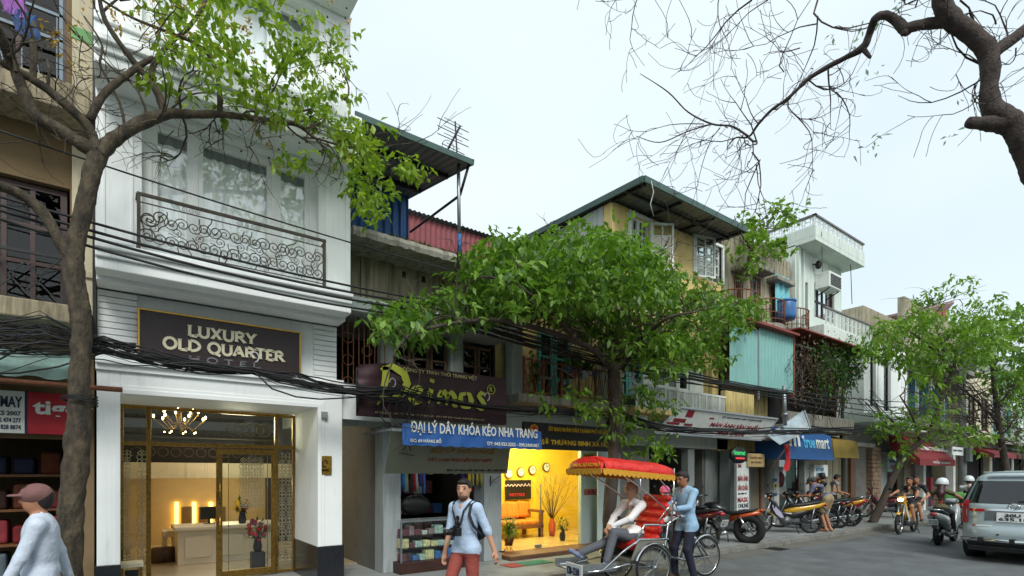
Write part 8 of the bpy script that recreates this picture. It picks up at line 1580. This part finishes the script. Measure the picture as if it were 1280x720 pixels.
for sg in (1, -1):
    rows = [[(q.x, sg*q.y, q.z) for q in arc(.74+.44*i/10, .78, .3, .012)] for i in range(11)]
    tl = MB().rings(rows, 0, True, False, False).build('tail_light', TAIL, car); rows = []
    for i in range(5):
        z = .87+.13*i/4; hw2 = itp(HWt, z); rows.append([(carp(z, th_of(y, z))[0]-.02, sg*y, z) for y in [hw2*(.8+.16*j/6) for j in range(7)]])
    MB().rings(rows, 0, True, False, False).build('clear_lens', LENS, tl)
    patch('reflector_strip', .97, 1.02, sg*.42, sg*.66, .016, TAIL)
patch('plate_recess', .8, .98, -.42, .42, .006, mat('recess_grey', S(96, 102, 106), .5)); pp = patch('number_plate', .79, .965, -.24, .24, .03, PLATE); xp = carp(.88, th_of(.1, .88))[0]-.036
letters('30U', (xp, .12, .885), (0, -1, 0), (0, 0, 1), .22, .06, BLACKPL, pp, bold=.03); letters('635.18', (xp, .21, .805), (0, -1, 0), (0, 0, 1), .42, .065, BLACKPL, pp, bold=.03); patch('chrome_strip', .99, 1.03, -.4, .4, .014, CHROME)
xe = carp(1.07, th_of(.05, 1.07))[0]-.02; q = MB()
for rx, rz in ((.085, .055),): q.tube([(xe, rx*math.cos(a), 1.075+rz*math.sin(a)) for a in np.linspace(0, 2*math.pi, 24, endpoint=False)], .008, 6, closed=True); q.tube([(xe-.004, .034*math.cos(a), 1.075+.052*math.sin(a)) for a in np.linspace(0, 2*math.pi, 20, endpoint=False)], .006, 6, closed=True); q.tube([(xe-.004, .07*math.cos(a), 1.098+.022*math.sin(a)) for a in np.linspace(0, 2*math.pi, 20, endpoint=False)], .006, 6, closed=True)
q.build('emblem', CHROME, car); letters('INNOVA', (carp(.86, th_of(.6, .86))[0]-.012, .66, .845), (0, -1, 0), (0, 0, 1), .24, .035, CHROME, car); patch('sticker', .69, .715, .3, .55, .014, SIGNWHITE); patch('sticker_red', .69, .715, .55, .6, .014, TAIL)
q = MB(); q.tube([(-.05, -.75, .44), (-.06, 0, .43), (-.05, .75, .44)], .035, 10); q.build('bumper_bar', CHROME, car); q = MB()
for y in (-.45, .0, .45): q.box(-.1, .05, y-.04, y+.04, .4, .48)
q.build('bar_clamp', BLACKPL, car); patch('bumper_grille', .3, .4, -.7, .7, .01, BLACKPL); bx('tow_slot', BLACKPL, car, -.012, .01, .2, .23, .53, .56); MB().tube([(carp(1.2, math.pi)[0]-.03, -.05, 1.17), (carp(1.2, math.pi)[0]-.02, -.4, 1.2)], .012, 6).build('wiper', BLACKPL, car)
q = MB(); q.box(.35, .5, -.5, .5, 1.715, 1.735); q.build('spoiler', SILV, car, .01); bx('underbody', BLACKPL, car, .2, 4.2, -.7, .7, .2, .3)
for x, y in ((.95, .77), (.95, -.77), (3.65, .77), (3.65, -.77)):
    w_ = wheel(car, x, 0, .33, .11, 'alloy', STEEL, 10, 'wheel', .1); w_.location.y = y; MB().tube([(x, y*.8, .35), (x, y*1.135, .35)], .37, 24).build('wheel_arch', BLACKPL, car)
for sg in (1, -1):
    rows = []
    for i in range(6):
        z = 1.14+.36*i/5; rows.append([(x, sg*(itp(HWt, z)+.008), z) for x in [itp(XR_, z)+.35+(itp(XF_, z)-.25-itp(XR_, z)-.35)*j/8 for j in range(9)]])
    MB().rings(rows, 0, True, False, False).build('side_window', MATS['privacy_glass'], car); MB().ball((3.1, sg*.98, 1.1), (.06, .12, .08), 10).build('wing_mirror', SILV, car)
    q = MB()
    for x in (1.35, 2.35): q.box(x, x+.012, sg*.86, sg*.884, .36, 1.1)
    q.build('door_gap', BLACKPL, car); bx('door_handle', CHROME, car, 1.45, 1.62, sg*.87 if sg > 0 else -.91, .91 if sg > 0 else sg*.87, .94, .97, bevel=.008)
place(car, 13.35, 2.42, 0, (1, -.0))
# ================================================================ overhead cables
def sag(a, c, s, n=14): a, c = V(a), V(c); return [a.lerp(c, i/n)-V((0, 0, s*4*(i/n)*(1-i/n))) for i in range(n+1)]
def cable(lab, pts, r=.012, name='power_cable', grp='power cables'):
    return tag(MB().tube(pts, r*.75, 6).build(name, CABLE), lab, 'cable', grp)
CY = 6.9
for k, (py0, py1, r) in enumerate(((192, 415, .012), (248, 374, .018), (258, 380, .02), (264, 388, .02), (275, 396, .018))):
    a = W(-60, py0-12*(k > 0)-8, CY-.05*k); c = W(525, py1 if k else 372, CY)
    if k == 0: a = W(-40, 150, CY-.1); c = W(590, 345, CY)
    cable('%s black power cable crossing the hotel front' % ('thin topmost', 'upper', 'second', 'third', 'lowest')[k], sag(a, c, .06+.02*k), r); 
    if k: cable('%s black cable continuing right behind the round tree crown' % ('upper', 'second', 'third', 'lowest')[k-1], sag(c, W(985, 487+k*3, 6.9), .12), r)
for k in range(4): cable('%s cable running from the steel pipe toward the red awning' % ('top', 'upper middle', 'lower middle', 'bottom')[k], sag(W(985, 488+k*5, 6.9), W(1215, 500+k*9, 7.0), .2, 10), .02)
# thick messy bundle sweeping below the hotel sign
def bundle(name, lab, stations, n, spread0, r=.008, loops=0, seed=3):
    rg = random.Random(seed); t = thing(name, stations[0], lab, 'cable bundle')
    for i in range(n):
        off = [V((0, rg.gauss(0, 1), rg.gauss(0, 1))) for _ in stations]; base = V((0, rg.gauss(0, 1), rg.gauss(0, 1))); pts = []
        P = [V(s)+(base*.6+off[j]*.6)*spread0[j] for j, s in enumerate(stations)]
        for j in range(len(P)-1):
            for q in range(5): pts.append(P[j].lerp(P[j+1], q/5)-V((0, 0, rg.uniform(.2, 1)*.03*4*(q/5)*(1-q/5))))
        pts.append(P[-1]); MB().tube(pts, r*rg.choice((.5, .6, .8, 1.2)), 5).build('cable', CABLE, t)
    q = MB()
    for k in range(loops):
        c = V(stations[-1])+V((rg.gauss(.1, .12), rg.gauss(0, .04), rg.gauss(-.12, .1))); q.torus(c, (rg.gauss(0, .3), 1, rg.gauss(0, .3)), rg.uniform(.1, .24), .009, 20, 5)
    if loops: q.build('coil', CABLE, t)
    return t
Y = 7.15
bundle('cable_bundle', 'thick tangled bundle of black cables sweeping past the hotel sign to the maroon banner', [W(-30, 425, Y), W(60, 426, Y), W(130, 434, Y), W(190, 446, Y), W(250, 458, Y), W(315, 464, Y), W(370, 476, Y), W(440, 489, Y), W(500, 492, Y-.1)], 34, [.16, .13, .06, .06, .05, .02, .05, .04, .08], .008, 9)
bundle('cable_bundle', 'upper straggling cables in front of the left shophouse slab', [W(-30, 405, Y), W(50, 412, Y), W(120, 425, Y), W(170, 432, Y)], 14, [.08, .08, .05, .02], .007, 0, 5)
bundle('cable_bundle', 'cable bundle running under the maroon banner toward the street tree', [W(500, 492, 7.05), W(560, 502, 7.05), W(640, 512, 7.1), W(700, 512, 7.1), W(770, 518, 7.0)], 16, [.08, .04, .05, .06, .04], .008, 2, 6)
bundle('cable_bundle', 'cable bundle sagging in front of the tilted white sign', [W(770, 518, 7.0), W(830, 536, 6.5), W(900, 540, 6.45), W(960, 541, 6.5), W(1020, 539, 6.7), W(1120, 536, 6.8)], 16, [.04, .05, .04, .05, .05, .12], .012, 3, 7)
bundle('cable_bundle', 'loose looping cables between the leaning tree and the utility pole', [W(1085, 500, 7.2), W(1120, 530, 6.9), W(1160, 515, 6.9), W(1203, 470, 6.8), W(1260, 540, 6.8)], 16, [.2, .3, .3, .3, .5], .016, 0, 8)
bundle('cable_bundle', 'dark cables through the crown of the round street tree', [W(580, 400, 6.9), W(680, 432, 6.9), W(760, 452, 6.85), W(850, 470, 6.9), W(985, 490, 6.9)], 9, [.05, .06, .08, .08, .05], .014, 0, 9)
cable('single slack cable arcing below the hotel cable bundle', [W(318, 465, 7.1), W(340, 486, 7.1), W(370, 496, 7.1), W(400, 499, 7.1), W(440, 497, 7.1), W(470, 492, 7.1)], .014, grp=None)
for k, (px, py) in enumerate(((318, 452), (490, 483), (608, 500), (907, 532), (963, 545), (1008, 537))):
    p = W(px, py, 7.0 if px < 700 else 6.5); o = MB().tube([p+V((.03*math.sin(t)+.0, 0, .02*t)) if False else p+V((.045*math.cos(t), -.02, .06*math.sin(t)+.05)) for t in np.linspace(-1.5, 3.2, 12)], .008, 5).build('cable_hook', mat('pale_hook', S(170, 174, 170), .6)); tag(o, 'small pale cable hook %s' % ('below the hotel sign', 'on the left of the maroon banner', 'on the right of the maroon banner', 'in front of the tilted white sign', 'near the print sheet sign', 'over the blue awning')[k], 'hook')

# fallen leaves and grit along the gutter
rg = np.random.default_rng(5); n = 420; P = np.stack([rg.uniform(2, 30, n), KY-abs(rg.normal(.0, .35, n))-.02, np.full(n, .012)], 1)
o = leaves('fallen_leaves', P, .05, MATS['leaf_dry'], 'small dry fallen leaves scattered along the gutter', 'leaves', None, 0, 'stuff', rg)
o.scale = (1, 1, .12)

dn = thing('drain_cover', (11.9, 6.1, 0), 'small iron drain grate in the gutter near the cruiser motorbike', 'drain')
for k in range(7): bx('bar', DKIRON, dn, 11.7+k*.06, 11.74+k*.06, 5.92, 6.26, .001, .012)
bx('rim', DKIRON, dn, 11.66, 12.14, 5.89, 6.29, -.01, .007)
